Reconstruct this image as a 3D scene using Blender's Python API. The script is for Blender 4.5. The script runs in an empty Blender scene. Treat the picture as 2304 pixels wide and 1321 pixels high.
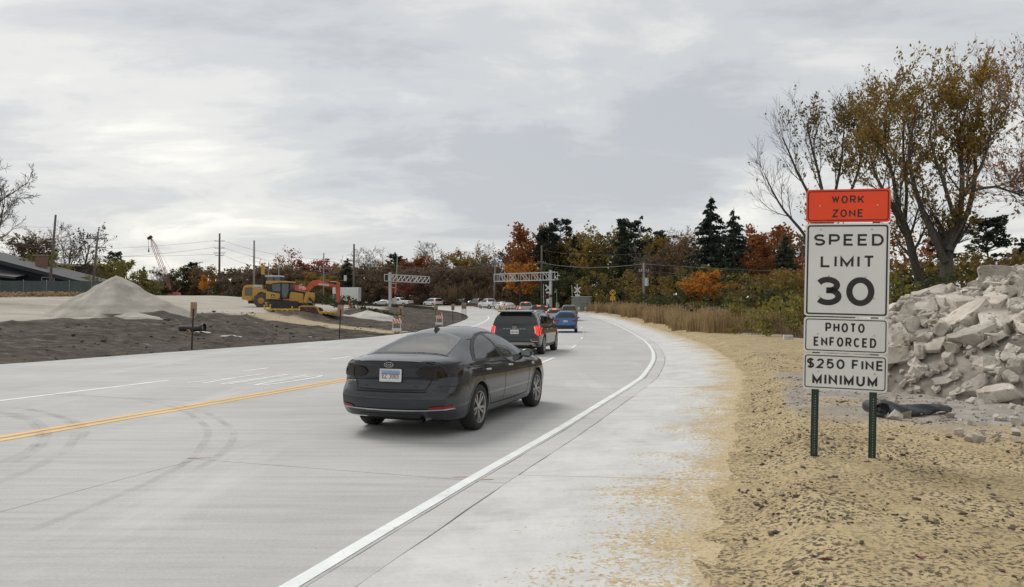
import bpy, bmesh, math, random
import numpy as np
from mathutils import Vector, Matrix, Euler
from mathutils.bvhtree import BVHTree

# ------------------------------------------------------------------ camera, sky, sun, exposure
SC = bpy.context.scene
COL = SC.collection
R_ = math.radians
FOC, HOR, EYE = 1700.0, 695.0, 1.75          # focal length in photo pixels, horizon row, eye height
PITCH = math.atan((HOR - 660.5) / FOC)
cam_d = bpy.data.cameras.new('camera')
cam_d.sensor_width = 36.0
cam_d.lens = 36.0 * FOC / 2304.0
cam_d.clip_start = 0.05
cam_d.clip_end = 4000
cam = bpy.data.objects.new('camera', cam_d)
COL.objects.link(cam)
cam.location = (0, 0, EYE)
cam.rotation_euler = (math.pi / 2 + PITCH, 0, 0)
SC.camera = cam

SUN_EL, SUN_AZ = R_(48), R_(-40)             # azimuth measured from straight ahead (+Y), negative = left
world = bpy.data.worlds.new('World')
SC.world = world
world.use_nodes = True
wn, wl = world.node_tree.nodes, world.node_tree.links
wn.clear()


def W(kind, **kw):
    n = wn.new(kind)
    for k, v in kw.items():
        setattr(n, k, v)
    return n


def wmath(op, a, b=None, c=None):
    n = W('ShaderNodeMath', operation=op)
    for i, v in enumerate((a, b, c)):
        if v is None:
            continue
        if isinstance(v, (int, float)):
            n.inputs[i].default_value = v
        else:
            wl.new(v, n.inputs[i])
    return n.outputs[0]


w_out = W('ShaderNodeOutputWorld')
w_bg = W('ShaderNodeBackground')
w_bg.inputs['Strength'].default_value = 0.1
w_sky = W('ShaderNodeTexSky', sky_type='NISHITA', sun_disc=False)
w_sky.sun_elevation = SUN_EL
w_sky.sun_rotation = SUN_AZ
w_sky.dust_density = 2.0
w_tc = W('ShaderNodeTexCoord')
w_sep = W('ShaderNodeSeparateXYZ')
wl.new(w_tc.outputs['Generated'], w_sep.inputs[0])
# clouds lie on a flat deck overhead: direction divided by its height
w_h = wmath('ADD', wmath('MAXIMUM', w_sep.outputs['Z'], 0.0), 0.16)
w_cx = wmath('DIVIDE', w_sep.outputs['X'], w_h)
w_cy = wmath('DIVIDE', w_sep.outputs['Y'], w_h)
w_v = W('ShaderNodeCombineXYZ')
wl.new(w_cx, w_v.inputs[0])
wl.new(w_cy, w_v.inputs[1])


def wnoise(scale, detail, rough, rot, stretch, off, distort=0.0):
    m = W('ShaderNodeMapping')
    wl.new(w_v.outputs[0], m.inputs['Vector'])
    m.inputs['Rotation'].default_value = (0, 0, R_(rot))
    m.inputs['Scale'].default_value = (stretch[0], stretch[1], 1)
    m.inputs['Location'].default_value = off
    n = W('ShaderNodeTexNoise')
    wl.new(m.outputs[0], n.inputs['Vector'])
    n.inputs['Scale'].default_value = scale
    n.inputs['Detail'].default_value = detail
    n.inputs['Roughness'].default_value = rough
    n.inputs['Distortion'].default_value = distort
    return n.outputs['Fac']


def wramp(fac, stops):
    r = W('ShaderNodeValToRGB')
    r.color_ramp.interpolation = 'EASE'
    e = r.color_ramp.elements
    while len(e) < len(stops):
        e.new(0.5)
    for i, (p, c) in enumerate(stops):
        e[i].position = p
        e[i].color = (c[0], c[1], c[2], 1)
    wl.new(fac, r.inputs[0])
    return r.outputs[0]


n_big = wnoise(0.42, 3.0, 0.5, 28, (1.0, 0.55), (3.1, 1.7, 0), 0.4)
n_mid = wnoise(1.35, 10.0, 0.58, 24, (0.8, 1.0), (7.7, 2.1, 0), 0.5)
n_fine = wnoise(3.4, 8.0, 0.6, 20, (0.6, 1.2), (1.3, 9.1, 0), 0.2)
w_mixf = wmath('ADD', wmath('ADD', wmath('MULTIPLY', n_big, 0.46), wmath('MULTIPLY', n_mid, 0.40)), wmath('MULTIPLY', n_fine, 0.14))
w_cloud = wramp(w_mixf, [(0.405, (4.55, 4.7, 4.9)), (0.465, (5.5, 5.58, 5.62)), (0.52, (6.8, 6.75, 6.5)), (0.59, (8.6, 8.4, 7.8))])
w_mix = W('ShaderNodeMixRGB', blend_type='MIX')
w_mix.inputs[0].default_value = 0.90
wl.new(w_sky.outputs[0], w_mix.inputs[1])
wl.new(w_cloud, w_mix.inputs[2])
wl.new(w_mix.outputs[0], w_bg.inputs['Color'])
wl.new(w_bg.outputs[0], w_out.inputs['Surface'])

sun_d = bpy.data.lights.new('sun', 'SUN')
sun_d.energy = 1.5
sun_d.angle = R_(24)
sun_d.color = (1.0, 0.965, 0.92)
sun = bpy.data.objects.new('sun', sun_d)
COL.objects.link(sun)
sun.location = (-40, 40, 60)
sd = Vector((math.sin(SUN_AZ) * math.cos(SUN_EL), math.cos(SUN_AZ) * math.cos(SUN_EL), math.sin(SUN_EL)))
sun.rotation_euler = sd.to_track_quat('Z', 'Y').to_euler()

SC.view_settings.view_transform = 'Standard'
SC.view_settings.look = 'None'
SC.view_settings.gamma = 1.0
SC.view_settings.exposure = 0.28
SC.view_settings.use_curve_mapping = False
SC.cycles.use_denoising = True
SC.cycles.max_bounces = 6
SC.cycles.transparent_max_bounces = 12


# ------------------------------------------------------------------ helpers
def ray(px, py):
    """Direction through a photo pixel, scaled to one metre of depth."""
    u, v = (px - 1152.0) / FOC, (660.5 - py) / FOC
    y = math.cos(PITCH) - v * math.sin(PITCH)
    z = math.sin(PITCH) + v * math.cos(PITCH)
    return u / y, z / y


def at(px, py, Y):
    u, v = ray(px, py)
    return Vector((u * Y, Y, EYE + v * Y))


def on_plane(px, py, z=0.0):
    u, v = ray(px, py)
    Y = (z - EYE) / v
    return Vector((u * Y, Y, z))


def link(o, parent=None):
    COL.objects.link(o)
    if parent is not None:
        o.parent = parent
    return o


def tag(o, label=None, cat=None, group=None, kind=None):
    if label:
        o['label'] = label
    if cat:
        o['category'] = cat
    if group:
        o['group'] = group
    if kind:
        o['kind'] = kind
    return o


def empty(name, loc=(0, 0, 0), rz=0.0, label=None, cat=None, group=None):
    o = bpy.data.objects.new(name, None)
    o.empty_display_size = 0.2
    link(o)
    o.location = loc
    o.rotation_euler = (0, 0, rz)
    return tag(o, label, cat, group)


def inst(src, loc=None, rot=None, scale=None, parent=None, data=None):
    c = src.copy()
    link(c)
    c.parent = parent
    if loc is not None:
        c.location = loc
    if rot is not None:
        c.rotation_euler = rot
    if scale is not None:
        c.scale = scale
    return c


def copy_tree(o, parent=None):
    c = o.copy()
    COL.objects.link(c)
    c.parent = parent
    for ch in list(o.children):
        copy_tree(ch, c)
    return c


class MB:
    """Collects shapes for one mesh."""

    def __init__(s):
        s.v, s.f, s.mi = [], [], []

    def add(s, vs, fs, mi=0):
        b = len(s.v)
        s.v += [tuple(p) for p in vs]
        s.f += [tuple(b + i for i in f) for f in fs]
        s.mi += [mi] * len(fs)
        return s

    def box(s, c, size, rot=None, mi=0, taper=1.0):
        hx, hy, hz = size[0] / 2, size[1] / 2, size[2] / 2
        vs = [Vector((x * (taper if z > 0 else 1), y * (taper if z > 0 else 1), z)) for z in (-hz, hz) for x, y in ((-hx, -hy), (hx, -hy), (hx, hy), (-hx, hy))]
        if rot is not None:
            m = rot if isinstance(rot, Matrix) else Euler(rot).to_matrix()
            vs = [m @ v for v in vs]
        c = Vector(c)
        return s.add([v + c for v in vs], [(3, 2, 1, 0), (4, 5, 6, 7), (0, 1, 5, 4), (1, 2, 6, 5), (2, 3, 7, 6), (3, 0, 4, 7)], mi)

    def bar(s, a, b, w, h=None, mi=0, up=(0, 0, 1)):
        a, b = Vector(a), Vector(b)
        d = (b - a)
        L = d.length
        if L < 1e-6:
            return s
        d.normalize()
        u = Vector(up)
        if abs(d.dot(u)) > 0.98:
            u = Vector((1, 0, 0))
        r = d.cross(u).normalized()
        u = r.cross(d)
        h = h or w
        vs = [p + r * (sx * w / 2) + u * (sz * h / 2) for p in (a, b) for sx, sz in ((-1, -1), (1, -1), (1, 1), (-1, 1))]
        return s.add(vs, [(0, 1, 2, 3), (7, 6, 5, 4), (0, 4, 5, 1), (1, 5, 6, 2), (2, 6, 7, 3), (3, 7, 4, 0)], mi)

    def tube(s, pts, rad, n=8, mi=0, cap=True):
        pts = [Vector(p) for p in pts]
        if isinstance(rad, (int, float)):
            rad = [rad] * len(pts)
        rings = []
        r = None
        for i, p in enumerate(pts):
            d = (pts[min(i + 1, len(pts) - 1)] - pts[max(i - 1, 0)])
            d = d.normalized() if d.length > 1e-9 else Vector((0, 0, 1))
            if r is None:
                r = d.orthogonal().normalized()
            else:
                r = (r - d * r.dot(d))
                r = r.normalized() if r.length > 1e-6 else d.orthogonal().normalized()
            q = d.cross(r)
            rings.append([p + (r * math.cos(2 * math.pi * k / n) + q * math.sin(2 * math.pi * k / n)) * rad[i] for k in range(n)])
        vs = [v for g in rings for v in g]
        fs = []
        for i in range(len(pts) - 1):
            for k in range(n):
                a, b = i * n + k, i * n + (k + 1) % n
                fs.append((a, b, b + n, a + n))
        if cap:
            fs.append(tuple(range(n - 1, -1, -1)))
            fs.append(tuple((len(pts) - 1) * n + k for k in range(n)))
        return s.add(vs, fs, mi)

    def lathe(s, prof, c=(0, 0, 0), axis='z', n=24, mi=0):
        """prof: list of (radius, height along the axis)."""
        c = Vector(c)
        vs = []
        for (r, h) in prof:
            for k in range(n):
                a = 2 * math.pi * k / n
                x, y = r * math.cos(a), r * math.sin(a)
                p = {'z': (x, y, h), 'y': (x, h, y), 'x': (h, x, y)}[axis]
                vs.append(c + Vector(p))
        fs = []
        for i in range(len(prof) - 1):
            for k in range(n):
                a, b = i * n + k, i * n + (k + 1) % n
                f = (a, b, b + n, a + n)
                fs.append(f if axis != 'y' else f[::-1])
        return s.add(vs, fs, mi)

    def prism(s, poly, axis, a, b, mi=0):
        """poly: 2-D outline; axis: the extrusion axis; a, b: start and end."""
        def p3(p, t):
            return {'x': (t, p[0], p[1]), 'y': (p[0], t, p[1]), 'z': (p[0], p[1], t)}[axis]
        n = len(poly)
        vs = [p3(p, a) for p in poly] + [p3(p, b) for p in poly]
        fs = [tuple(range(n))[::-1], tuple(range(n, 2 * n))] + [(i, (i + 1) % n, n + (i + 1) % n, n + i) for i in range(n)]
        return s.add(vs, fs, mi)

    def mesh(s, name, mats, smooth=False, autosmooth=None):
        me = bpy.data.meshes.new(name)
        me.from_pydata(s.v, [], s.f)
        mats = mats if isinstance(mats, (list, tuple)) else [mats]
        for m in mats:
            me.materials.append(m)
        if len(mats) > 1:
            me.polygons.foreach_set('material_index', s.mi)
        bm = bmesh.new()
        bm.from_mesh(me)
        bmesh.ops.recalc_face_normals(bm, faces=bm.faces)
        bm.to_mesh(me)
        bm.free()
        if smooth:
            me.polygons.foreach_set('use_smooth', [True] * len(me.polygons))
            if autosmooth:
                me.set_sharp_from_angle(angle=R_(autosmooth))
        me.update()
        return me

    def build(s, name, mats, parent=None, smooth=False, autosmooth=None, bevel=None):
        me = s.mesh(name, mats, smooth, autosmooth)
        o = bpy.data.objects.new(name, me)
        link(o, parent)
        if bevel:
            m = o.modifiers.new('bevel', 'BEVEL')
            m.width = bevel
            m.segments = 1
            m.limit_method = 'ANGLE'
            m.angle_limit = R_(40)
        return o


# ------------------------------------------------------------------ materials
MATS = {}


def newmat(name):
    m = bpy.data.materials.new(name)
    m.use_nodes = True
    nt = m.node_tree
    b = nt.nodes['Principled BSDF']
    return m, nt.nodes, nt.links, b


def mat(name, col, col2=None, scale=6.0, rough=0.7, metal=0.0, bump=0.0, bscale=None, detail=5.0, world_co=False,
        emit=None, emit_s=0.0, coat=0.0, ior=1.5, spots=None, stretch=None, rand=0.0, ramp=(0.35, 0.65)):
    """A plain procedural material: two colours mixed by noise, an optional third as spots, bump and a per-object shift."""
    if name in MATS:
        return MATS[name]
    m, N, L, b = newmat(name)
    MATS[name] = m
    b.inputs['Roughness'].default_value = rough
    b.inputs['Metallic'].default_value = metal
    b.inputs['IOR'].default_value = ior
    if coat:
        b.inputs['Coat Weight'].default_value = coat
        b.inputs['Coat Roughness'].default_value = 0.015
    if emit:
        b.inputs['Emission Color'].default_value = (*emit, 1)
        b.inputs['Emission Strength'].default_value = emit_s
    if world_co:
        co = N.new('ShaderNodeNewGeometry').outputs['Position']
    else:
        co = N.new('ShaderNodeTexCoord').outputs['Object']
    if stretch:
        mp = N.new('ShaderNodeMapping')
        mp.inputs['Scale'].default_value = stretch
        L.new(co, mp.inputs['Vector'])
        co = mp.outputs[0]

    def noise(sc, det=5.0, ro=0.55):
        n = N.new('ShaderNodeTexNoise')
        n.inputs['Scale'].default_value = sc
        n.inputs['Detail'].default_value = det
        n.inputs['Roughness'].default_value = ro
        L.new(co, n.inputs['Vector'])
        return n.outputs['Fac']

    def rampn(fac, p0, p1, c0, c1):
        r = N.new('ShaderNodeValToRGB')
        r.color_ramp.elements[0].position = p0
        r.color_ramp.elements[1].position = p1
        r.color_ramp.elements[0].color = (*c0, 1)
        r.color_ramp.elements[1].color = (*c1, 1)
        L.new(fac, r.inputs[0])
        return r.outputs[0]
    if col2 is None:
        col2 = tuple(c * 0.9 for c in col)
    out = rampn(noise(scale, detail), ramp[0], ramp[1], col, col2)
    if spots:
        sc, thr, scol = spots
        f = rampn(noise(sc, 4.0, 0.6), thr, thr + 0.05, (0, 0, 0), (1, 1, 1))
        mx = N.new('ShaderNodeMixRGB')
        L.new(f, mx.inputs[0])
        L.new(out, mx.inputs[1])
        mx.inputs[2].default_value = (*scol, 1)
        out = mx.outputs[0]
    if rand:
        oi = N.new('ShaderNodeObjectInfo')
        hs = N.new('ShaderNodeHueSaturation')
        mr = N.new('ShaderNodeMapRange')
        mr.inputs['To Min'].default_value = 1 - rand
        mr.inputs['To Max'].default_value = 1 + rand
        L.new(oi.outputs['Random'], mr.inputs['Value'])
        L.new(mr.outputs[0], hs.inputs['Value'])
        L.new(out, hs.inputs['Color'])
        out = hs.outputs[0]
    L.new(out, b.inputs['Base Color'])
    if bump:
        bp = N.new('ShaderNodeBump')
        bp.inputs['Strength'].default_value = bump
        bp.inputs['Distance'].default_value = 0.02
        L.new(noise(bscale or scale * 5, 6.0, 0.65), bp.inputs['Height'])
        L.new(bp.outputs[0], b.inputs['Normal'])
    return m

# ------------------------------------------------------------------ the lie of the land
def catmull(pts, step=0.5):
    P = [np.array(p, float) for p in pts]
    P = [2 * P[0] - P[1]] + P + [2 * P[-1] - P[-2]]
    out = []
    for i in range(1, len(P) - 2):
        p0, p1, p2, p3 = P[i - 1:i + 3]
        n = max(2, int(np.linalg.norm((p2 - p1)[:2]) / step))
        for k in range(n):
            t = k / n
            out.append(0.5 * ((2 * p1) + (-p0 + p2) * t + (2 * p0 - 5 * p1 + 4 * p2 - p3) * t * t + (-p0 + 3 * p1 - 3 * p2 + p3) * t ** 3))
    out.append(P[-2])
    return np.array(out)


# right edge line of the carriageway (x, y, z) and its far left edge
RIGHT = catmull([(-6.4, -10, 0), (-2.95, 0, 0), (-1.37, 4.9, 0), (-0.42, 7.8, 0), (0.60, 10.8, 0), (1.60, 13.9, 0), (2.84, 17.8, 0), (3.62, 20.6, 0), (5.2, 27.8, 0), (6.75, 37.5, 0),
                 (8.1, 49, 0), (9.5, 64, 0.05), (10.5, 83, 0.38), (10.3, 100, 0.75), (8.2, 112, 1.1), (4, 122, 1.4), (-3, 134, 1.75), (-11, 143, 2.0), (-22, 151, 2.2),
                 (-36, 157, 2.4), (-60, 163, 2.7), (-110, 170, 3.2)])
LEFT = catmull([(-27.5, -10, 0), (-24.2, 0, 0), (-20.3, 12, 0), (-16.2, 24, 0), (-13.4, 32, 0), (-9.1, 45, 0), (-7.2, 58, 0), (-6.1, 72, 0), (-5.5, 86, 0), (-5.6, 97, 0), (-6.9, 106, 0),
                (-10, 117, 0), (-14, 126, 0), (-19, 133, 0), (-28, 140, 0), (-45, 147, 0), (-100, 156, 0)])
seg = np.r_[0, np.cumsum(np.linalg.norm(np.diff(RIGHT[:, :2], axis=0), axis=1))]
S_LEN = seg[-1]


def R_at(s):
    """Point and left-hand normal of the right edge line at arc length s."""
    x, y, z = (np.interp(s, seg, RIGHT[:, i]) for i in range(3))
    e = 0.8
    a = np.array([np.interp(s - e, seg, RIGHT[:, i]) for i in range(2)])
    b = np.array([np.interp(s + e, seg, RIGHT[:, i]) for i in range(2)])
    t = (b - a) / np.linalg.norm(b - a)
    return np.array([x, y, z]), np.array([-t[1], t[0]]), t


def s_of_Y(Y):
    return float(np.interp(Y, RIGHT[:int(len(RIGHT) * 0.66), 1], seg[:int(len(RIGHT) * 0.66)]))


def width_at(s):
    """Distance from the right edge line to the left edge of the road along the normal."""
    p, n, t = R_at(s)
    d = LEFT[:, :2] - p[:2]
    along, out = d @ t, d @ n
    ok = (out > 6) & (out < 40)
    k = np.argmin(np.where(ok, np.abs(along), 1e9))
    return float(out[k])


_W_S = np.arange(0, S_LEN, 2.0)
_W_V = np.array([width_at(s) for s in _W_S])
_W_V = np.convolve(np.r_[[_W_V[0]] * 3, _W_V, [_W_V[-1]] * 3], np.ones(7) / 7, 'valid')


def W_at(s):
    return float(np.interp(s, _W_S, _W_V))


def near(poly, X, Y):
    """Signed distance (positive to the right of the line) and z of the nearest sample."""
    X, Y = np.asarray(X, float).ravel(), np.asarray(Y, float).ravel()
    T = np.gradient(poly[:, :2], axis=0)
    d_out, z_out = np.empty(X.size), np.empty(X.size)
    for a in range(0, X.size, 20000):
        x, y = X[a:a + 20000, None], Y[a:a + 20000, None]
        d2 = (x - poly[None, :, 0]) ** 2 + (y - poly[None, :, 1]) ** 2
        k = d2.argmin(1)
        dx, dy = x[:, 0] - poly[k, 0], y[:, 0] - poly[k, 1]
        sd = np.sign(T[k, 1] * dx - T[k, 0] * dy)
        d_out[a:a + 20000] = np.sqrt(d2[np.arange(len(k)), k]) * sd
        z_out[a:a + 20000] = poly[k, 2] if poly.shape[1] > 2 else 0
    return d_out, z_out


def smooth(t):
    t = np.clip(t, 0, 1)
    return t * t * (3 - 2 * t)


_rng = np.random.default_rng(5)
_LAT = _rng.random((256, 256))


def vnoise(x, y, s=1.0, o=0.0):
    x, y = np.asarray(x) / s + o * 17.3 + 1000, np.asarray(y) / s + o * 7.1 + 1000
    xi, yi = np.floor(x).astype(int), np.floor(y).astype(int)
    fx, fy = x - xi, y - yi
    fx, fy = fx * fx * (3 - 2 * fx), fy * fy * (3 - 2 * fy)
    g = lambda a, b: _LAT[a % 256, b % 256]
    return (g(xi, yi) * (1 - fx) + g(xi + 1, yi) * fx) * (1 - fy) + (g(xi, yi + 1) * (1 - fx) + g(xi + 1, yi + 1) * fx) * fy - 0.5


LEFT[:, 2] = near(RIGHT, LEFT[:, 0], LEFT[:, 1])[1]
SHO = 2.3                                     # width of the paved shoulder outside the gutter joint
GUT = 0.40                                     # gutter width
LOT_Y = [0, 22, 30, 42, 55, 71, 90, 115, 150, 250, 500, 900, 3000]
LOT_Z = [0.05, 0.08, 0.25, 0.75, 1.17, 1.62, 2.0, 2.5, 3.3, 5.7, 9.5, 13, 16]


def ground(X, Y, parts=False):
    shp = np.shape(X)
    X, Y = np.asarray(X, float).ravel(), np.asarray(Y, float).ravel()
    dR, zR = near(RIGHT, X, Y)
    dL, zL = near(LEFT, X, Y)
    lot = np.interp(Y, LOT_Y, LOT_Z)
    dl = -dL                                   # distance to the left of the left edge
    dr = dR - GUT - SHO                        # distance to the right of the shoulder
    lot = lot + 1.25 * smooth((-X - 30) / 22) * smooth((Y - 55) / 35) * (1 - smooth((Y - 150) / 60))
    left = zL + (lot - zL) * smooth(dl / 21.0) - 0.05
    right = zR + 0.130 + 0.045 * np.clip(dr, -1, 0) + 0.05 * np.clip(dr / 0.4, -1, 0) + (0.010 * vnoise(X, Y, 0.9, 21) + 0.022 * vnoise(X, Y, 0.28, 22) + 0.024 * vnoise(X, Y, 0.13, 23)) * (np.abs(dr) < 0.6) + 0.155 * smooth(dr / 0.62) + 0.012 * np.clip(dr - 4, 0, 60)
    h = np.where(dl > 0, left, np.where(dr > -0.45, right, zR - 0.22))
    inside = (dl <= 0) & (dr <= -0.45)
    h = np.where(inside, np.minimum(zR, 99) - 0.22, h)
    if parts:
        return h, dl, dr, inside
    return h.reshape(shp)


def gz(x, y):
    return float(ground(np.array([x]), np.array([y]))[0])


def axis(*runs):
    out = []
    for a, b, st in runs:
        out += list(np.arange(a, b - 1e-6, st))
    out.append(runs[-1][1])
    return np.array(out)


XS = axis((-1400, -400, 200), (-400, -120, 20), (-120, -60, 4), (-60, -4, 0.55), (-4, 1.2, 0.8), (1.2, 11, 0.11), (11, 30, 0.5), (30, 80, 3), (80, 400, 20), (400, 1400, 200))
YS = axis((-30, 1, 3), (1, 16, 0.12), (16, 30, 0.3), (30, 80, 0.5), (80, 150, 1.0), (150, 260, 5), (260, 800, 40), (800, 3000, 300))
GX, GY = np.meshgrid(XS, YS)
gh, gdl, gdr, gin = ground(GX, GY, True)
gx, gy = GX.ravel(), GY.ravel()
# zones of the ground: dark graded soil, straw mulch, woodland floor
soilD = np.interp(gy, [0, 45, 70, 95, 130], [25, 22, 15, 13, 7]) + 5 * vnoise(gx, gy, 5, 1) + 2.5 * vnoise(gx, gy, 1.3, 2)
z_soil = smooth((soilD - gdl) / 1.2) * (gdl > -1)
rampd = np.abs((gx + 16) * 0.5 + (gy - 62) * 0.86) + 0.8 * vnoise(gx, gy, 2, 3)
on_ramp = smooth((2.6 - rampd) / 1.0) * (gdl > 1.2) * (gx > -24)
z_soil = z_soil * (1 - on_ramp)
strawD = np.interp(gy, [0, 12, 30, 60, 100], [6.5, 7.0, 5.5, 2.0, 0.8]) + 2.0 * vnoise(gx, gy, 2.5, 4) + 1.0 * vnoise(gx, gy, 0.7, 5)
z_straw = smooth((strawD - gdr) / 0.9) * (gdr > -1.5)
z_straw = np.maximum(z_straw, on_ramp * 0.8)
z_wood = smooth((gdr - strawD + 0.4) / 1.5) * (gdr > 0) * (gy > 16) + (gdl > 0) * smooth((gx * -1 - 62 + 8 * vnoise(gx, gy, 20, 8)) / 6) * (gy < 130)
z_wood = np.clip(np.maximum(z_wood, smooth((gy - 240) / 30)), 0, 1)
dust = smooth((6.9 - np.hypot((gx - 10.5), (gy - 12.8) * 1.0)) / 2.2 + 1.4 * vnoise(gx, gy, 1.0, 9)) * (gdr > 0.5)
free = np.where(gin, 0.0, 1.0)
rough = (z_soil * (0.34 * vnoise(gx, gy, 2.6, 11) + 0.20 * vnoise(gx, gy, 1.1, 12) + 0.14 * vnoise(gx, gy, 0.55, 13)) * smooth((gdl - 0.25) / 1.5)
         + z_straw * (0.022 * vnoise(gx, gy, 0.9, 14) + 0.045 * vnoise(gx, gy, 0.34, 15) + 0.036 * vnoise(gx, gy, 0.15, 16)) * smooth((gdr + 0.1) / 0.5)
         + (1 - z_soil) * (1 - z_straw) * (0.10 * vnoise(gx, gy, 4, 17) + 0.05 * vnoise(gx, gy, 1.4, 18)))
# a furrow of turned clods along the far rim of the soil
rim = np.exp(-((gdl - soilD + 1.5) / 1.6) ** 2) * (gdl > 3) * (gy < 90) * (1 - on_ramp)
gh = gh + free * (rough + rim * (0.22 + 0.35 * np.clip(vnoise(gx, gy, 1.0, 19), 0, 1)))
nx, ny = len(XS), len(YS)
gv = np.c_[gx, gy, gh]
ii = (np.arange(ny - 1)[:, None] * nx + np.arange(nx - 1)[None, :]).ravel()
gf = np.c_[ii, ii + 1, ii + nx + 1, ii + nx]
me = bpy.data.meshes.new('ground')
me.from_pydata(gv.tolist(), [], gf.tolist())
me.polygons.foreach_set('use_smooth', [True] * len(me.polygons))
ca = me.color_attributes.new('zone', 'FLOAT_COLOR', 'POINT')
ca.data.foreach_set('color', np.c_[z_soil, z_straw, z_wood, dust].astype(np.float32).ravel())

m, N, L, b = newmat('ground_earth')
b.inputs['Roughness'].default_value = 0.95
b.inputs['Specular IOR Level'].default_value = 0.2
geo = N.new('ShaderNodeNewGeometry').outputs['Position']


def gn_noise(sc, det=6.0, ro=0.6, st=None, N=N, L=L, co=geo, dist=0.0):
    if st:
        mp = N.new('ShaderNodeMapping')
        mp.inputs['Scale'].default_value = st[:3]
        if len(st) > 3:
            mp.inputs['Rotation'].default_value = (0, 0, st[3])
        L.new(co, mp.inputs['Vector'])
        co = mp.outputs[0]
    n = N.new('ShaderNodeTexNoise')
    n.inputs['Scale'].default_value = sc
    n.inputs['Detail'].default_value = det
    n.inputs['Roughness'].default_value = ro
    n.inputs['Distortion'].default_value = dist
    L.new(co, n.inputs['Vector'])
    return n.outputs['Fac']


def gn_ramp(fac, stops, N=N, L=L):
    r = N.new('ShaderNodeValToRGB')
    e = r.color_ramp.elements
    while len(e) < len(stops):
        e.new(0.5)
    for i, (p, c) in enumerate(stops):
        e[i].position = p
        e[i].color = (*c, 1) if not isinstance(c, (int, float)) else (c, c, c, 1)
    L.new(fac, r.inputs[0])
    return r.outputs[0]


def gn_mix(f, a, c, N=N, L=L, blend='MIX'):
    mx = N.new('ShaderNodeMixRGB')
    mx.blend_type = blend
    for i, v in enumerate((f, a, c)):
        if isinstance(v, tuple):
            mx.inputs[i].default_value = (*v, 1)
        elif isinstance(v, (int, float)):
            mx.inputs[i].default_value = v
        else:
            L.new(v, mx.inputs[i])
    return mx.outputs[0]


def gn_math(op, a, c, N=N, L=L):
    mx = N.new('ShaderNodeMath')
    mx.operation = op
    for i, v in enumerate((a, c)):
        if isinstance(v, (int, float)):
            mx.inputs[i].default_value = v
        else:
            L.new(v, mx.inputs[i])
    return mx.outputs[0]


att = N.new('ShaderNodeAttribute')
att.attribute_name = 'zone'
sepc = N.new('ShaderNodeSeparateColor')
L.new(att.outputs['Color'], sepc.inputs[0])
lot_c = gn_ramp(gn_noise(0.35, 8, 0.65, (0.35, 1, 1)), [(0.3, (0.27, 0.235, 0.19)), (0.5, (0.40, 0.365, 0.31)), (0.72, (0.50, 0.465, 0.41))])
lot_c = gn_mix(gn_ramp(gn_noise(9, 4), [(0.45, 0.0), (0.75, 0.5)]), lot_c, (0.22, 0.19, 0.155))
soil_c = gn_ramp(gn_noise(2.2, 9, 0.7, (0.55, 1, 1)), [(0.32, (0.020, 0.0155, 0.012)), (0.47, (0.046, 0.036, 0.028)), (0.58, (0.085, 0.069, 0.053)), (0.70, (0.19, 0.162, 0.13))])
soil_c = gn_mix(gn_ramp(gn_noise(0.22, 5, 0.6, (0.5, 1.2, 1)), [(0.54, 0.0), (0.70, 0.30)]), soil_c, (0.20, 0.175, 0.14))
straw_a = gn_ramp(gn_noise(1.4, 6, 0.6), [(0.35, (0.43, 0.335, 0.185)), (0.6, (0.53, 0.425, 0.245)), (0.75, (0.57, 0.475, 0.305))])
straw_a = gn_mix(gn_ramp(gn_noise(60, 3, 0.7, (0.5, 1, 1)), [(0.35, 0.35), (0.6, 0.0)]), straw_a, (0.24, 0.175, 0.095))
crumb = gn_math('MULTIPLY', gn_ramp(gn_noise(30, 3, 0.6), [(0.50, 0.0), (0.57, 1.0)]), gn_ramp(gn_noise(1.7, 6, 0.65), [(0.34, 0.25), (0.56, 1.0)]))
crumb = gn_math('MAXIMUM', crumb, gn_math('MULTIPLY', gn_ramp(gn_noise(11, 4, 0.6), [(0.56, 0.0), (0.62, 0.9)]), gn_ramp(gn_noise(0.9, 5, 0.6), [(0.42, 0.0), (0.62, 1.0)])))
straw_c = gn_mix(crumb, straw_a, (0.105, 0.083, 0.062))
wood_c = gn_ramp(gn_noise(1.6, 8, 0.7), [(0.3, (0.05, 0.04, 0.022)), (0.55, (0.14, 0.105, 0.055)), (0.75, (0.22, 0.165, 0.09))])
dust_c = gn_ramp(gn_noise(2.5, 8, 0.7), [(0.3, (0.20, 0.18, 0.155)), (0.6, (0.36, 0.335, 0.30)), (0.8, (0.47, 0.45, 0.42))])
c = gn_mix(sepc.outputs[0], lot_c, soil_c)
c = gn_mix(sepc.outputs[2], c, wood_c)
c = gn_mix(sepc.outputs[1], c, straw_c)
c = gn_mix(att.outputs['Alpha'], c, dust_c)
L.new(c, b.inputs['Base Color'])
bp = N.new('ShaderNodeBump')
bp.inputs['Strength'].default_value = 0.75
bp.inputs['Distance'].default_value = 0.03
L.new(gn_noise(13, 8, 0.7), bp.inputs['Height'])
L.new(bp.outputs[0], b.inputs['Normal'])
M_GROUND = m
me.materials.append(m)
tag(link(bpy.data.objects.new('ground', me)), 'bare construction ground of pale gravel, dark graded soil and straw mulch', kind='structure')


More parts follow.
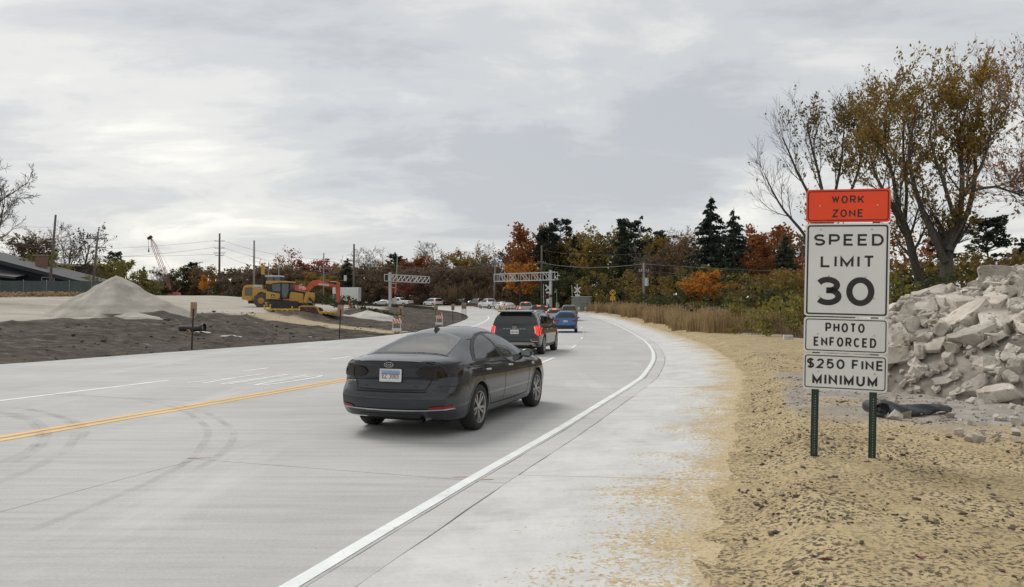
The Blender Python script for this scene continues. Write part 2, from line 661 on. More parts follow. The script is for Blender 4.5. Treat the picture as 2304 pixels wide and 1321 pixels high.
# ------------------------------------------------------------------ road
def concrete(name, base, light, shoulder=False):
    m, N, L, b = newmat(name)
    b.inputs['Roughness'].default_value = 0.88
    b.inputs['Specular IOR Level'].default_value = 0.25
    geo = N.new('ShaderNodeNewGeometry').outputs['Position']
    kw = dict(N=N, L=L, co=geo)
    K = dict(N=N, L=L)
    big = gn_ramp(gn_noise(0.33, 6, 0.6, **kw), [(0.32, base), (0.68, light)], **K)
    # broom finish runs across the lanes
    st = gn_ramp(gn_noise(3.2, 7, 0.65, (0.16, 2.3, 1, 0.33), **kw), [(0.33, 0.86), (0.55, 1.0), (0.72, 1.04)], **K)
    c = gn_mix(1.0, big, st, blend='MULTIPLY', **K)
    fine = gn_ramp(gn_noise(38, 4, 0.75, **kw), [(0.3, 0.87), (0.65, 1.04)], **K)
    c = gn_mix(1.0, c, fine, blend='MULTIPLY', **K)
    pits = gn_ramp(gn_noise(24, 2, 0.5, (0.6, 1.0, 1), **kw), [(0.735, 0.0), (0.76, 0.55)], **K)
    c = gn_mix(pits, c, (0.14, 0.135, 0.13), **K)
    # pale cement dust tracked along the lanes
    du = gn_ramp(gn_noise(0.55, 8, 0.68, (1.6, 0.22, 1, -0.33), **kw), [(0.54, 0.0), (0.70, 0.42)], **K)
    c = gn_mix(du, c, (0.62, 0.62, 0.605), **K)
    if shoulder:
        att = N.new('ShaderNodeAttribute')
        att.attribute_name = 'edge'
        e = att.outputs['Fac']
        wh = gn_ramp(gn_noise(1.3, 9, 0.75, **kw), [(0.36, 0.1), (0.66, 0.75)], **K)
        c = gn_mix(wh, c, (0.67, 0.67, 0.655), **K)
        n1 = gn_noise(0.8, 9, 0.72, **kw)
        n2 = gn_noise(24, 4, 0.7, **kw)
        e = gn_ramp(e, [(0.0, 0.0), (0.30, 0.22), (0.60, 0.48), (0.85, 0.66), (1.0, 1.0)], **K)
        f = gn_math('ADD', gn_math('ADD', gn_math('MULTIPLY', e, 0.60, **K), gn_math('MULTIPLY', n1, 0.75, **K), **K), gn_math('MULTIPLY', n2, 0.90, **K), **K)
        f = gn_ramp(gn_math('SUBTRACT', f, 0.8, **K), [(0.31, 0.0), (0.37, 1.0)], **K)
        mul = gn_ramp(gn_noise(5, 6, 0.65, **kw), [(0.3, (0.42, 0.325, 0.185)), (0.6, (0.52, 0.415, 0.25)), (0.75, (0.54, 0.46, 0.32))], **K)
        mul = gn_mix(gn_ramp(gn_noise(30, 4, 0.7, **kw), [(0.55, 0.0), (0.7, 0.6)], **K), mul, (0.60, 0.56, 0.48), **K)
        mul = gn_mix(gn_ramp(gn_noise(34, 3, 0.6, **kw), [(0.52, 0.0), (0.60, 0.55)], **K), mul, (0.19, 0.145, 0.09), **K)
        c = gn_mix(f, c, mul, **K)
    L.new(c, b.inputs['Base Color'])
    bp = N.new('ShaderNodeBump')
    bp.inputs['Strength'].default_value = 0.25
    bp.inputs['Distance'].default_value = 0.004
    L.new(gn_noise(70, 4, 0.7, (0.3, 1.6, 1, 0.33), **kw), bp.inputs['Height'])
    L.new(bp.outputs[0], b.inputs['Normal'])
    return m


M_CONC = concrete('road_concrete', (0.43, 0.428, 0.415), (0.52, 0.518, 0.505))
M_SHOULDER = concrete('shoulder_concrete', (0.45, 0.445, 0.43), (0.55, 0.545, 0.53), True)
M_GUTTER = concrete('gutter_concrete', (0.49, 0.48, 0.47), (0.59, 0.585, 0.575))
M_JOINT = mat('joint_filler', (0.05, 0.048, 0.045), (0.12, 0.115, 0.11), 3, 0.9, world_co=True)


def road_point(s, off):
    """off: metres to the left of the right edge line (negative: to the right)."""
    p, n, t = R_at(s)
    z = p[2]
    if off < -GUT:
        z += 0.045 * (-off - GUT)
    return (p[0] + n[0] * off, p[1] + n[1] * off, z)


S_SLAB0, S_SLAB1, SLAB = s_of_Y(-1.0), s_of_Y(101), 4.6
mb = MB()
sts = list(np.arange(0, S_LEN - 1, 1.5))
for i, s in enumerate(sts):
    far = s > S_SLAB1 - 0.5
    dz = 0.0 if far else -0.045
    w = W_at(s)
    row = [-GUT - SHO + 0.02, -GUT, -3.0, 0.0, 3.4, 6.9, 10.9, w * 0.75 + 2.7, w]
    row = [-GUT - SHO + 0.02, -GUT, 0.0, 3.4, 6.9, 10.9, max(w - 3, 11.5), max(w, 12.5)]
    vs = [road_point(s, o) for o in row]
    mb.v += [(x, y, z + dz) for x, y, z in vs]
    if i:
        k = len(row)
        for j in range(k - 1):
            a = (i - 1) * k + j
            mb.f.append((a, a + 1, a + 1 + k, a + k))
            mb.mi.append(1 if far else 0)
road = mb.build('road', [M_JOINT, M_CONC])
tag(road, 'new pale concrete road curving left towards the railway crossing', kind='structure')
shoulder = bpy.data.objects.new('shoulder', None)
link(shoulder)
tag(shoulder, 'paved shoulder strewn with straw mulch beside the edge line', kind='structure')


def slab(name, s0, s1, o0, o1, m, parent, edge=None, gap=0.005, nu=4, nv=2, wob=0.0, rnd=random.Random(3)):
    """One concrete panel between arc lengths s0..s1 and offsets o0..o1 (callables of s allowed)."""
    f0 = o0 if callable(o0) else (lambda s: o0)
    f1 = o1 if callable(o1) else (lambda s: o1)
    vs, fs = [], []
    lift = rnd.uniform(-0.0015, 0.0015)
    for i in range(nu + 1):
        s = s0 + gap + (s1 - s0 - 2 * gap) * i / nu
        a, b_ = f0(s) + gap, f1(s) - gap
        for j in range(nv + 1):
            w = rnd.uniform(-wob, wob) if (wob and j in (0, nv)) else 0
            x, y, z = road_point(s, a + (b_ - a) * j / nv + w)
            vs.append((x, y, z + lift))
    k = nv + 1
    for i in range(nu):
        for j in range(nv):
            q = i * k + j
            fs.append((q, q + k, q + k + 1, q + 1))
    rimi = [j for j in range(k)] + [i * k + nv for i in range(1, nu + 1)] + [nu * k + j for j in range(nv - 1, -1, -1)] + [i * k for i in range(nu - 1, 0, -1)]
    base = len(vs)
    for q in rimi:
        x, y, z = vs[q]
        vs.append((x, y, z - (0.035 if not (edge == 'left') else 0.12)))
    for q in range(len(rimi)):
        r = (q + 1) % len(rimi)
        fs.append((rimi[q], rimi[r], base + r, base + q))
    me = bpy.data.meshes.new(name)
    me.from_pydata(vs, [], fs)
    if edge == 'shoulder':
        at_ = me.attributes.new('edge', 'FLOAT', 'POINT')
        vals = [1 - (q % k) / nv if q < base else 0.5 for q in range(len(vs))]
        at_.data.foreach_set('value', vals)
    me.materials.append(m)
    return link(bpy.data.objects.new(name, me), parent)


s = S_SLAB0
while s < S_SLAB1:
    e = s + SLAB
    wl_ = lambda t: max(W_at(t), 12.5)
    cuts = [-0.10, 3.4, 6.92, 10.9, lambda t: 10.9 + (wl_(t) - 10.9) / 3, lambda t: 10.9 + (wl_(t) - 10.9) * 2 / 3, wl_]
    for j in range(6):
        slab('concrete_slab', s, e, cuts[j], cuts[j + 1], M_CONC, road, 'left' if j == 5 else None, gap=0.004)
    slab('gutter_slab', s, e, -GUT, -0.10, M_GUTTER, road, gap=0.006, nu=8, nv=1, wob=0.006)
    slab('concrete_slab', s + 0.4, e + 0.4, -GUT - SHO, -GUT, M_SHOULDER, shoulder, 'shoulder', gap=0.008, nu=10, nv=8, wob=0.008)
    s = e

# painted lines
M_WHITE = mat('road_paint_white', (0.80, 0.82, 0.81), (0.66, 0.69, 0.68), 3, 0.6, spots=(22, 0.63, (0.45, 0.45, 0.44)), world_co=True)
M_WORN = mat('road_paint_worn', (0.64, 0.64, 0.63), (0.50, 0.50, 0.49), 2, 0.7, spots=(9, 0.56, (0.43, 0.43, 0.42)), world_co=True)
M_YELLOW = mat('road_paint_yellow', (0.76, 0.44, 0.10), (0.66, 0.38, 0.10), 1.2, 0.65, spots=(7, 0.62, (0.44, 0.40, 0.33)), world_co=True)


def line(name, off, w, s0, s1, m, z=0.004, step=0.6, parent=road):
    f = off if callable(off) else (lambda s: off)
    mb = MB()
    n = max(1, int((s1 - s0) / step))
    rj = random.Random(int(s0 * 7) + 1)
    for i in range(n + 1):
        s = s0 + (s1 - s0) * i / n
        c = f(s)
        for d in (-w / 2, w / 2):
            x, y, zz = road_point(s, c + d + rj.uniform(-0.004, 0.004))
            mb.v.append((x, y, zz + z))
        if i:
            mb.f.append((2 * i - 2, 2 * i - 1, 2 * i + 1, 2 * i))
            mb.mi.append(0)
    return mb.build(name, m, parent)


sY = s_of_Y
line('edge_line', 0.0, 0.12, sY(1), sY(104) + 12, M_WHITE)
line('centre_line', 6.78, 0.15, sY(-4), sY(60), M_YELLOW)
line('centre_line', 7.04, 0.15, sY(-4), sY(60), M_YELLOW)
for Y0, L_ in ((23.4, 3.2), (33.2, 3.0), (43.5, 3.0), (54, 3.0), (66, 3.0), (79, 3.0)):
    line('lane_dash', 3.5, 0.12, sY(Y0), sY(Y0) + L_, M_WHITE)
line('turn_lane_line', 10.95, 0.13, sY(-6), sY(15.2), M_WHITE)
for s0 in np.arange(sY(18.0), sY(70), 6.2):
    line('lane_dash', 10.95, 0.12, s0, s0 + 1.7, M_WHITE)
for s0 in np.arange(sY(17.5), sY(80), 12.2):
    line('lane_dash', 14.6, 0.12, s0, s0 + 3.4, M_WORN)
line('far_edge_line', lambda s: W_at(s) - 0.55, 0.13, sY(-2), sY(60), M_WORN)
line('far_edge_line', lambda s: W_at(s) - 2.6, 0.16, sY(62), sY(101), M_WHITE)
line('shoulder_line', lambda s: 6.9, 0.14, sY(84), sY(101), M_YELLOW)

def _arc(cx, cy, rx, ry, a0, a1, n=14):
    return [(cx + rx * math.cos(R_(a0 + (a1 - a0) * k / n)), cy + ry * math.sin(R_(a0 + (a1 - a0) * k / n))) for k in range(n + 1)]


_S = _arc(0.5, 0.755, 0.5, 0.245, 28, 270) + _arc(0.5, 0.255, 0.5, 0.255, 90, -152)[1:]
GLYPH = {   # natural width, strokes in the unit box; a closed stroke repeats its first point
    'W': (0.98, [[(0, 1), (0.25, 0), (0.5, 1), (0.75, 0), (1, 1)]]), 'O': (0.80, [_arc(0.5, 0.5, 0.5, 0.5, 0, 360, 32)]), '0': (0.78, [_arc(0.5, 0.5, 0.5, 0.5, 0, 360, 32)]),
    'R': (0.74, [[(0, 0), (0, 1), (0.62, 1)] + _arc(0.68, 0.735, 0.32, 0.265, 90, -90)[1:] + [(0, 0.47)], [(0.52, 0.47), (1, 0)]]),
    'K': (0.76, [[(0, 0), (0, 1)], [(1, 1), (0.02, 0.36)], [(0.36, 0.58), (1, 0)]]), 'Z': (0.72, [[(0, 1), (1, 1), (0, 0), (1, 0)]]), 'N': (0.76, [[(0, 0), (0, 1), (1, 0), (1, 1)]]),
    'E': (0.66, [[(1, 1), (0, 1), (0, 0), (1, 0)], [(0, 0.52), (0.86, 0.52)]]), 'S': (0.74, [_S]), 'P': (0.72, [[(0, 0), (0, 1), (0.62, 1)] + _arc(0.68, 0.715, 0.32, 0.285, 90, -90)[1:] + [(0, 0.43)]]),
    'D': (0.76, [[(0, 0.5), (0, 1), (0.45, 1)] + _arc(0.5, 0.5, 0.5, 0.5, 90, -90, 20)[1:] + [(0, 0), (0, 0.5)]]), 'L': (0.64, [[(0, 1), (0, 0), (1, 0)]]), 'I': (0.0, [[(0, 0), (0, 1)]]),
    'M': (0.88, [[(0, 0), (0, 1), (0.5, 0.12), (1, 1), (1, 0)]]), 'T': (0.70, [[(0, 1), (1, 1)], [(0.5, 0), (0.5, 1)]]), 'H': (0.76, [[(0, 0), (0, 1)], [(1, 0), (1, 1)], [(0, 0.52), (1, 0.52)]]),
    'F': (0.64, [[(1, 1), (0, 1), (0, 0)], [(0, 0.5), (0.86, 0.5)]]), 'C': (0.76, [_arc(0.5, 0.5, 0.5, 0.5, 42, 318, 26)]), 'U': (0.76, [[(0, 1), (0, 0.36)] + _arc(0.5, 0.36, 0.5, 0.36, 180, 360)[1:] + [(1, 1)]]),
    '$': (0.70, [_S, [(0.5, -0.14), (0.5, 1.14)]]), '2': (0.70, [_arc(0.5, 0.72, 0.48, 0.28, 165, -28) + [(0.0, 0.0), (1, 0)]]),
    '5': (0.70, [[(0.92, 1), (0.12, 1), (0.06, 0.52)] + _arc(0.46, 0.325, 0.54, 0.325, 125, -150)]), 'Y': (0.84, [[(0, 1), (0.5, 0.45), (1, 1)], [(0.5, 0.45), (0.5, 0)]]),
    '3': (0.74, [[(0.04, 0.86)] + _arc(0.46, 0.76, 0.46, 0.24, 130, -80) + [(0.40, 0.535)], [(0.40, 0.535)] + _arc(0.48, 0.275, 0.52, 0.275, 78, -148)]),
}


def stroke_quads(pts, t, clip=None):
    """Mitred ribbon of width t along a 2-D polyline."""
    closed = math.dist(pts[0], pts[-1]) < 1e-6
    P = [Vector(p) for p in (pts[:-1] if closed else pts)]
    n = len(P)
    Lf, Rt = [], []
    for i in range(n):
        a = P[i - 1] if (i > 0 or closed) else None
        c = P[(i + 1) % n] if (i < n - 1 or closed) else None
        d1 = (P[i] - a).normalized() if a is not None else None
        d2 = (c - P[i]).normalized() if c is not None else None
        d1 = d1 if d1 is not None else d2
        d2 = d2 if d2 is not None else d1
        n1, n2 = Vector((-d1.y, d1.x)), Vector((-d2.y, d2.x))
        b = n1 + n2
        b = b.normalized() if b.length > 1e-6 else n1
        k = min(1 / max(b.dot(n1), 0.2), 5.0) * t / 2
        l, r = P[i] + b * k, P[i] - b * k
        if clip:
            l.y, r.y = min(max(l.y, clip[0]), clip[1]), min(max(r.y, clip[0]), clip[1])
        Lf.append(l)
        Rt.append(r)
    m = n if closed else n - 1
    return [(Lf[i], Lf[(i + 1) % n], Rt[(i + 1) % n], Rt[i]) for i in range(m)]


def sign_word(body, w, h, cx, cz, t, gap=0.26):
    """The letters of a word as lists of quads, fitted to w x h."""
    nat = [GLYPH[c][0] * h + t if c != ' ' else 0.25 * h for c in body]
    g = gap * h
    total = sum(nat) + g * (len(body) - 1)
    k = w / total
    x = cx - w / 2
    out = []
    for c, nw in zip(body, nat):
        if c != ' ':
            q = []
            iw = max(nw * k - t, 0.0)
            for st in GLYPH[c][1]:
                pts = [(x + t / 2 + p[0] * iw, cz - h / 2 + t / 2 + p[1] * (h - t)) for p in st]
                q += stroke_quads(pts, t, (cz - h / 2, cz + h / 2) if c != '$' else None)
            out.append((c, q))
        x += (nw + g) * k
    return out



# the word for oncoming drivers, stretched along the lane: it stands on its head for us


def text_mesh(body, size=1.0, offset=0.0, space=1.0, extrude=0.0):
    cu = bpy.data.curves.new('lettering', 'FONT')
    cu.body = body
    cu.size = size
    cu.offset = offset
    cu.space_character = space
    cu.align_x = 'CENTER'
    cu.align_y = 'CENTER'
    cu.extrude = extrude
    cu.resolution_u = 6
    o = bpy.data.objects.new('lettering', cu)
    COL.objects.link(o)
    dg = bpy.context.evaluated_depsgraph_get()
    dg.update()
    me = bpy.data.meshes.new_from_object(o.evaluated_get(dg))
    bpy.data.objects.remove(o)
    bpy.data.curves.remove(cu)
    return me


def fit(me, w, h, cx=0.0, cy=0.0):
    """Scale a flat text mesh to w x h around (cx, cy)."""
    co = np.empty(len(me.vertices) * 3)
    me.vertices.foreach_get('co', co)
    co = co.reshape(-1, 3)
    lo, hi = co.min(0), co.max(0)
    co[:, 0] = (co[:, 0] - (lo[0] + hi[0]) / 2) * (w / (hi[0] - lo[0])) + cx
    co[:, 1] = (co[:, 1] - (lo[1] + hi[1]) / 2) * (h / (hi[1] - lo[1])) + cy
    me.vertices.foreach_set('co', co.ravel())
    return me


po = road_point(sY(16.1), 8.98)
tt = R_at(sY(16.1))[2]
only = bpy.data.objects.new('only_lettering', None)
link(only, road)
only.location = (po[0], po[1], 0.004)
only.rotation_euler = (0, 0, math.atan2(tt[1], tt[0]) + math.pi / 2)
for c_, quads in sign_word('ONLY', 2.25, 2.75, 0, 0, 0.10, 0.16):
    mb = MB()
    for i, q in enumerate(quads):
        dz = 0.0006 * (i % 3)
        mb.add([(v.x, v.y, 0.001 + dz) for v in q], [(0, 1, 2, 3)])
    mb.build('letter', M_WHITE, only)

# curved tyre marks of turning trucks
m, N, L, b = newmat('tyre_rubber_mark')
b.inputs['Base Color'].default_value = (0.11, 0.11, 0.11, 1)
b.inputs['Roughness'].default_value = 0.9
tr = N.new('ShaderNodeBsdfTransparent')
mx = N.new('ShaderNodeMixShader')
geo_ = N.new('ShaderNodeNewGeometry').outputs['Position']
fa = gn_ramp(gn_noise(1.5, 7, 0.7, N=N, L=L, co=geo_), [(0.40, 0.0), (0.76, 0.22)], N=N, L=L)
L.new(fa, mx.inputs[0])
L.new(tr.outputs[0], mx.inputs[1])
L.new(b.outputs[0], mx.inputs[2])
L.new(mx.outputs[0], N['Material Output'].inputs['Surface'])
M_SKID = m
marks = [([(60, 884), (180, 890), (300, 899), (400, 920), (452, 950), (468, 975), (455, 1003), (420, 1040), (330, 1088), (180, 1150), (20, 1215)], 0.10),
         ([(180, 890), (330, 899), (440, 921), (505, 953), (526, 975), (516, 1003), (480, 1035), (430, 1065)], 0.10),
         ([(-60, 922), (20, 930), (75, 946), (103, 970), (100, 992), (75, 1018), (20, 1046), (-60, 1080)], 0.13),
         ([(-60, 913), (60, 921), (135, 940), (167, 965), (166, 990), (140, 1018), (80, 1052), (-40, 1100)], 0.13),
         ([(-80, 924), (5, 932), (62, 949), (88, 972), (84, 994), (60, 1016), (5, 1040), (-80, 1070)], 0.1),
         ([(110, 930), (160, 946), (190, 963), (193, 975), (178, 990)], 0.12)]
for pts, w in marks:
    g = [on_plane(px, py, 0.0) for px, py in pts]
    g = catmull([(p.x, p.y) for p in g], 0.25)
    T = np.gradient(g, axis=0)
    T /= np.linalg.norm(T, axis=1)[:, None]
    nn = np.c_[-T[:, 1], T[:, 0]]
    mb = MB()
    zo = 0.0075 + 0.0012 * marks.index((pts, w))
    for i, (p, n) in enumerate(zip(g, nn)):
        mb.v += [(p[0] + n[0] * w / 2, p[1] + n[1] * w / 2, zo), (p[0] - n[0] * w / 2, p[1] - n[1] * w / 2, zo)]
        if i:
            mb.f.append((2 * i - 2, 2 * i - 1, 2 * i + 1, 2 * i))
            mb.mi.append(0)
    mb.build('tyre_mark', M_SKID, road)
M_PINK = mat('survey_paint', (0.62, 0.36, 0.36), (0.48, 0.42, 0.41), 14, 0.8, world_co=True)
for (px, py, lx, ly) in ((448, 1030, 0.26, 0.05), (1037, 1073, 0.17, 0.03), (1095, 1079, 0.14, 0.03)):
    p = on_plane(px, py)
    MB().add([(p.x - lx / 2, p.y - ly, 0.005), (p.x + lx / 2, p.y - ly * 0.4, 0.005), (p.x + lx / 2.2, p.y + ly, 0.005), (p.x - lx / 2.5, p.y + ly * 0.5, 0.005)], [(0, 1, 2, 3)]).build('survey_mark', M_PINK, road)

# ------------------------------------------------------------------ the speed limit sign
M_POST = mat('green_post_steel', (0.018, 0.038, 0.030), (0.030, 0.052, 0.042), 9, 0.55, metal=0.2)
M_HOLE = mat('bare_metal', (0.45, 0.47, 0.46), (0.3, 0.32, 0.31), 20, 0.5, metal=0.6)
M_SIGNW = mat('sign_white_sheet', (0.76, 0.765, 0.765), (0.70, 0.705, 0.705), 2.2, 0.45, spots=(6, 0.70, (0.62, 0.62, 0.61)))
M_SIGNO = mat('sign_orange_sheet', (0.92, 0.072, 0.014), (0.86, 0.062, 0.012), 3, 0.55, emit=(0.85, 0.05, 0.01), emit_s=0.0)
M_INK = mat('sign_black_ink', (0.012, 0.012, 0.013), (0.02, 0.02, 0.02), 8, 0.45)
M_BOLT = mat('galvanised_bolt', (0.62, 0.62, 0.60), (0.5, 0.5, 0.48), 30, 0.4, metal=0.5)
M_ALU = mat('sign_aluminium', (0.40, 0.41, 0.42), (0.33, 0.34, 0.35), 5, 0.5, metal=0.6)


def rrect(w, h, r, n=6):
    pts = []
    for cx, cy, a0 in ((w / 2 - r, h / 2 - r, 0), (-w / 2 + r, h / 2 - r, 90), (-w / 2 + r, -h / 2 + r, 180), (w / 2 - r, -h / 2 + r, 270)):
        for k in range(n + 1):
            a = R_(a0 + 90 * k / n)
            pts.append((cx + r * math.cos(a), cy + r * math.sin(a)))
    return pts


def ring_prism(mb, outer, inner, y0, y1):
    n = len(outer)
    vs = [(p[0], y0, p[1]) for p in outer] + [(p[0], y0, p[1]) for p in inner] + [(p[0], y1, p[1]) for p in outer] + [(p[0], y1, p[1]) for p in inner]
    fs = []
    for i in range(n):
        j = (i + 1) % n
        fs += [(i, j, n + j, n + i), (2 * n + i, 3 * n + i, 3 * n + j, 2 * n + j), (i, 2 * n + i, 2 * n + j, j), (n + i, n + j, 3 * n + j, 3 * n + i)]
    return mb.add(vs, fs)


def lettering(body, w, h, cx, cz, y, m, parent, t, gap=0.26):
    for c_, quads in sign_word(body, w, h, cx, cz, t, gap):
        mb = MB()
        for q in quads:
            mb.prism([(v.x, v.y) for v in q], 'y', y - 0.0006, y + 0.0008)
        mb.build('digit' if c_ in '0123456789' else 'letter', m, parent)


sx, sy = 3.235, 7.42
sign = empty('speed_limit_sign', (sx, sy, gz(sx, sy)), R_(-17.5), 'work zone speed limit 30 sign with orange top plate on two green posts', 'sign')
sign.rotation_euler = (0, R_(1.5), R_(-17.5))
for k, x in enumerate((-0.262, 0.262)):
    mb = MB()
    mb.prism([(x - 0.034, 0.018), (x - 0.034, 0.024), (x - 0.018, 0.024), (x - 0.012, 0.004), (x + 0.012, 0.004), (x + 0.018, 0.024), (x + 0.034, 0.024), (x + 0.034, 0.018),
              (x + 0.023, 0.018), (x + 0.016, -0.002), (x - 0.016, -0.002), (x - 0.023, 0.018)], 'z', -0.4 - 0.05 * k, 2.40)
    po = mb.build('post', M_POST, sign)
    mb = MB()
    for q in range(23):
        mb.lathe([(0.0, -0.004), (0.0045, -0.004), (0.0045, -0.002)], (x, 0, 0.04 + q * 0.0254), 'y', 8)
    mb.build('punched_holes', M_HOLE, po)
PW = 0.762
z0 = 0.665
panels = [('fine_panel', 0.355, M_SIGNW, [('$250 FINE', 0.690, 0.096, 0.0, 0.079, 0.0178), ('MINIMUM', 0.585, 0.107, 0.0, -0.075, 0.0202)], [(-0.24, 0.0), (0.27, 0.0)]),
          ('photo_panel', 0.345, M_SIGNW, [('PHOTO', 0.355, 0.092, -0.005, 0.075, 0.0168), ('ENFORCED', 0.565, 0.092, -0.005, -0.066, 0.0168)], [(-0.25, 0.01), (0.26, 0.01)]),
          ('limit_panel', 0.915, M_SIGNW, [('SPEED', 0.628, 0.114, 0.012, 0.295, 0.0212), ('LIMIT', 0.485, 0.118, 0.005, 0.083, 0.0212), ('30', 0.535, 0.282, -0.015, -0.21, 0.056)], [(-0.24, 0.40), (0.22, 0.40), (-0.245, -0.265), (0.25, -0.275), (-0.16, -0.06), (0.17, -0.065)]),
          ('work_panel', 0.325, M_SIGNO, [('WORK', 0.292, 0.077, 0.0, 0.060, 0.0136), ('ZONE', 0.282, 0.077, 0.0, -0.075, 0.0136)], [(-0.255, 0.0), (0.265, 0.0)])]
for name, h, m, texts, bolts in panels:
    zc = z0 + h / 2
    mb = MB()
    mb.prism([(p[0], p[1] + zc) for p in rrect(PW, h, 0.03)], 'y', -0.0065, -0.003)
    pn = mb.build('sign_panel', m, sign)
    mb = MB()
    o_, i_ = rrect(PW - 0.032, h - 0.032, 0.026), rrect(PW - 0.062, h - 0.062, 0.016)
    if h < 0.36:
        i_ = rrect(PW - 0.05, h - 0.05, 0.019)
    ring_prism(mb, [(p[0], p[1] + zc) for p in o_], [(p[0], p[1] + zc) for p in i_], -0.0085, -0.0066)
    mb.build('sign_border', M_INK, pn)
    for (body, w, hh, cx, cz, off) in texts:
        lettering(body, w, hh, cx, zc + cz, -0.0078, M_INK, pn, off, 0.30 if body != '30' else 0.16)
    for bx_, bz_ in bolts:
        MB().lathe([(0.0, -0.015), (0.006, -0.014), (0.009, -0.0095), (0.009, -0.0066)], (bx_, 0, zc + bz_), 'y', 10).build('bolt', M_BOLT, pn, smooth=True)
    z0 += h + 0.012

# ------------------------------------------------------------------ vehicles
def pchip(pts):
    xs = np.array([p[0] for p in pts], float)
    ys = np.array([p[1] for p in pts], float)
    h = np.diff(xs)
    dl = np.diff(ys) / h
    m = np.zeros(len(xs))
    for i in range(1, len(xs) - 1):
        if dl[i - 1] * dl[i] > 0:
            w1, w2 = 2 * h[i] + h[i - 1], h[i] + 2 * h[i - 1]
            m[i] = (w1 + w2) / (w1 / dl[i - 1] + w2 / dl[i])
    m[0], m[-1] = dl[0], dl[-1]

    def f(x):
        x = float(np.clip(x, xs[0], xs[-1]))
        i = int(np.clip(np.searchsorted(xs, x) - 1, 0, len(h) - 1))
        t = (x - xs[i]) / h[i]
        return float(ys[i] * (2 * t ** 3 - 3 * t * t + 1) + h[i] * m[i] * (t ** 3 - 2 * t * t + t) + ys[i + 1] * (-2 * t ** 3 + 3 * t * t) + h[i] * m[i + 1] * (t ** 3 - t * t))
    return f


def paint(name, col, metal=0.3, rough=0.28, coat=0.8):
    m = mat(name, col, tuple(c * 0.93 + 0.002 for c in col), 1.7, rough, metal, coat=coat)
    m.node_tree.nodes['Principled BSDF'].inputs['Specular IOR Level'].default_value = 0.05
    return m


M_TYRE = mat('tyre_rubber', (0.012, 0.012, 0.013), (0.028, 0.027, 0.026), 14, 0.8, bump=0.2)
M_RIM = mat('alloy_wheel', (0.40, 0.39, 0.38), (0.30, 0.29, 0.28), 6, 0.32, metal=0.75)
M_RIMD = mat('alloy_wheel_dark', (0.05, 0.05, 0.052), (0.08, 0.08, 0.08), 6, 0.4, metal=0.5)
M_WELL = mat('wheel_well_dark', (0.008, 0.008, 0.008), (0.015, 0.015, 0.015), 6, 0.9)
M_GLASS = mat('car_glass_tinted', (0.012, 0.014, 0.015), (0.02, 0.022, 0.024), 1.5, 0.03, ior=1.62)
M_GLASSR = mat('car_glass_pale', (0.19, 0.225, 0.215), (0.25, 0.285, 0.275), 1.2, 0.04, ior=2.1)  # opaque; pale base colour imitates sky reflection and light seen through
m, N, L, b = newmat('car_glass_see_through')
gl_, tr_, mx_ = N.new('ShaderNodeBsdfGlossy'), N.new('ShaderNodeBsdfTransparent'), N.new('ShaderNodeMixShader')
gl_.inputs['Roughness'].default_value = 0.03
tr_.inputs['Color'].default_value = (0.66, 0.73, 0.70, 1)
fr_ = N.new('ShaderNodeFresnel')
fr_.inputs['IOR'].default_value = 4.2
L.new(fr_.outputs[0], mx_.inputs[0])
L.new(tr_.outputs[0], mx_.inputs[1])
L.new(gl_.outputs[0], mx_.inputs[2])
L.new(mx_.outputs[0], N['Material Output'].inputs['Surface'])
M_GLASST = m
M_CABIN = mat('cabin_fabric', (0.13, 0.135, 0.135), (0.17, 0.175, 0.175), 7, 0.9)
M_SEAT = mat('seat_fabric', (0.03, 0.03, 0.032), (0.045, 0.045, 0.047), 7, 0.9)
M_TRIMK = mat('car_black_trim', (0.014, 0.014, 0.015), (0.02, 0.02, 0.02), 9, 0.45)
M_CHROME = mat('car_chrome', (0.62, 0.62, 0.63), (0.5, 0.5, 0.52), 8, 0.18, metal=0.95)
M_SMOKE = mat('smoked_lamp', (0.0045, 0.0012, 0.0015), (0.007, 0.0015, 0.002), 5, 0.04)
M_REDLENS = mat('red_lens', (0.30, 0.012, 0.018), (0.22, 0.01, 0.015), 12, 0.2)
M_TAIL = mat('tail_lamp_lit', (0.6, 0.02, 0.015), (0.5, 0.015, 0.01), 9, 0.25, emit=(1.0, 0.045, 0.025), emit_s=0.7)
M_BRAKE = mat('brake_lamp_bright', (0.8, 0.08, 0.03), (0.7, 0.06, 0.02), 9, 0.25, emit=(1.0, 0.13, 0.045), emit_s=2.2)
M_HEAD = mat('head_lamp_lit', (0.9, 0.85, 0.7), (0.85, 0.8, 0.65), 9, 0.2, emit=(1.0, 0.82, 0.5), emit_s=2.5)
M_LENSC = mat('clear_lens', (0.45, 0.46, 0.47), (0.3, 0.31, 0.32), 12, 0.15)
M_PLATE = mat('number_plate_white', (0.70, 0.70, 0.69), (0.62, 0.62, 0.62), 9, 0.5)
M_PLATEB = mat('number_plate_blue', (0.20, 0.33, 0.50), (0.26, 0.38, 0.54), 9, 0.5)
M_PLATET = mat('number_plate_red', (0.34, 0.11, 0.12), (0.28, 0.1, 0.11), 9, 0.5)


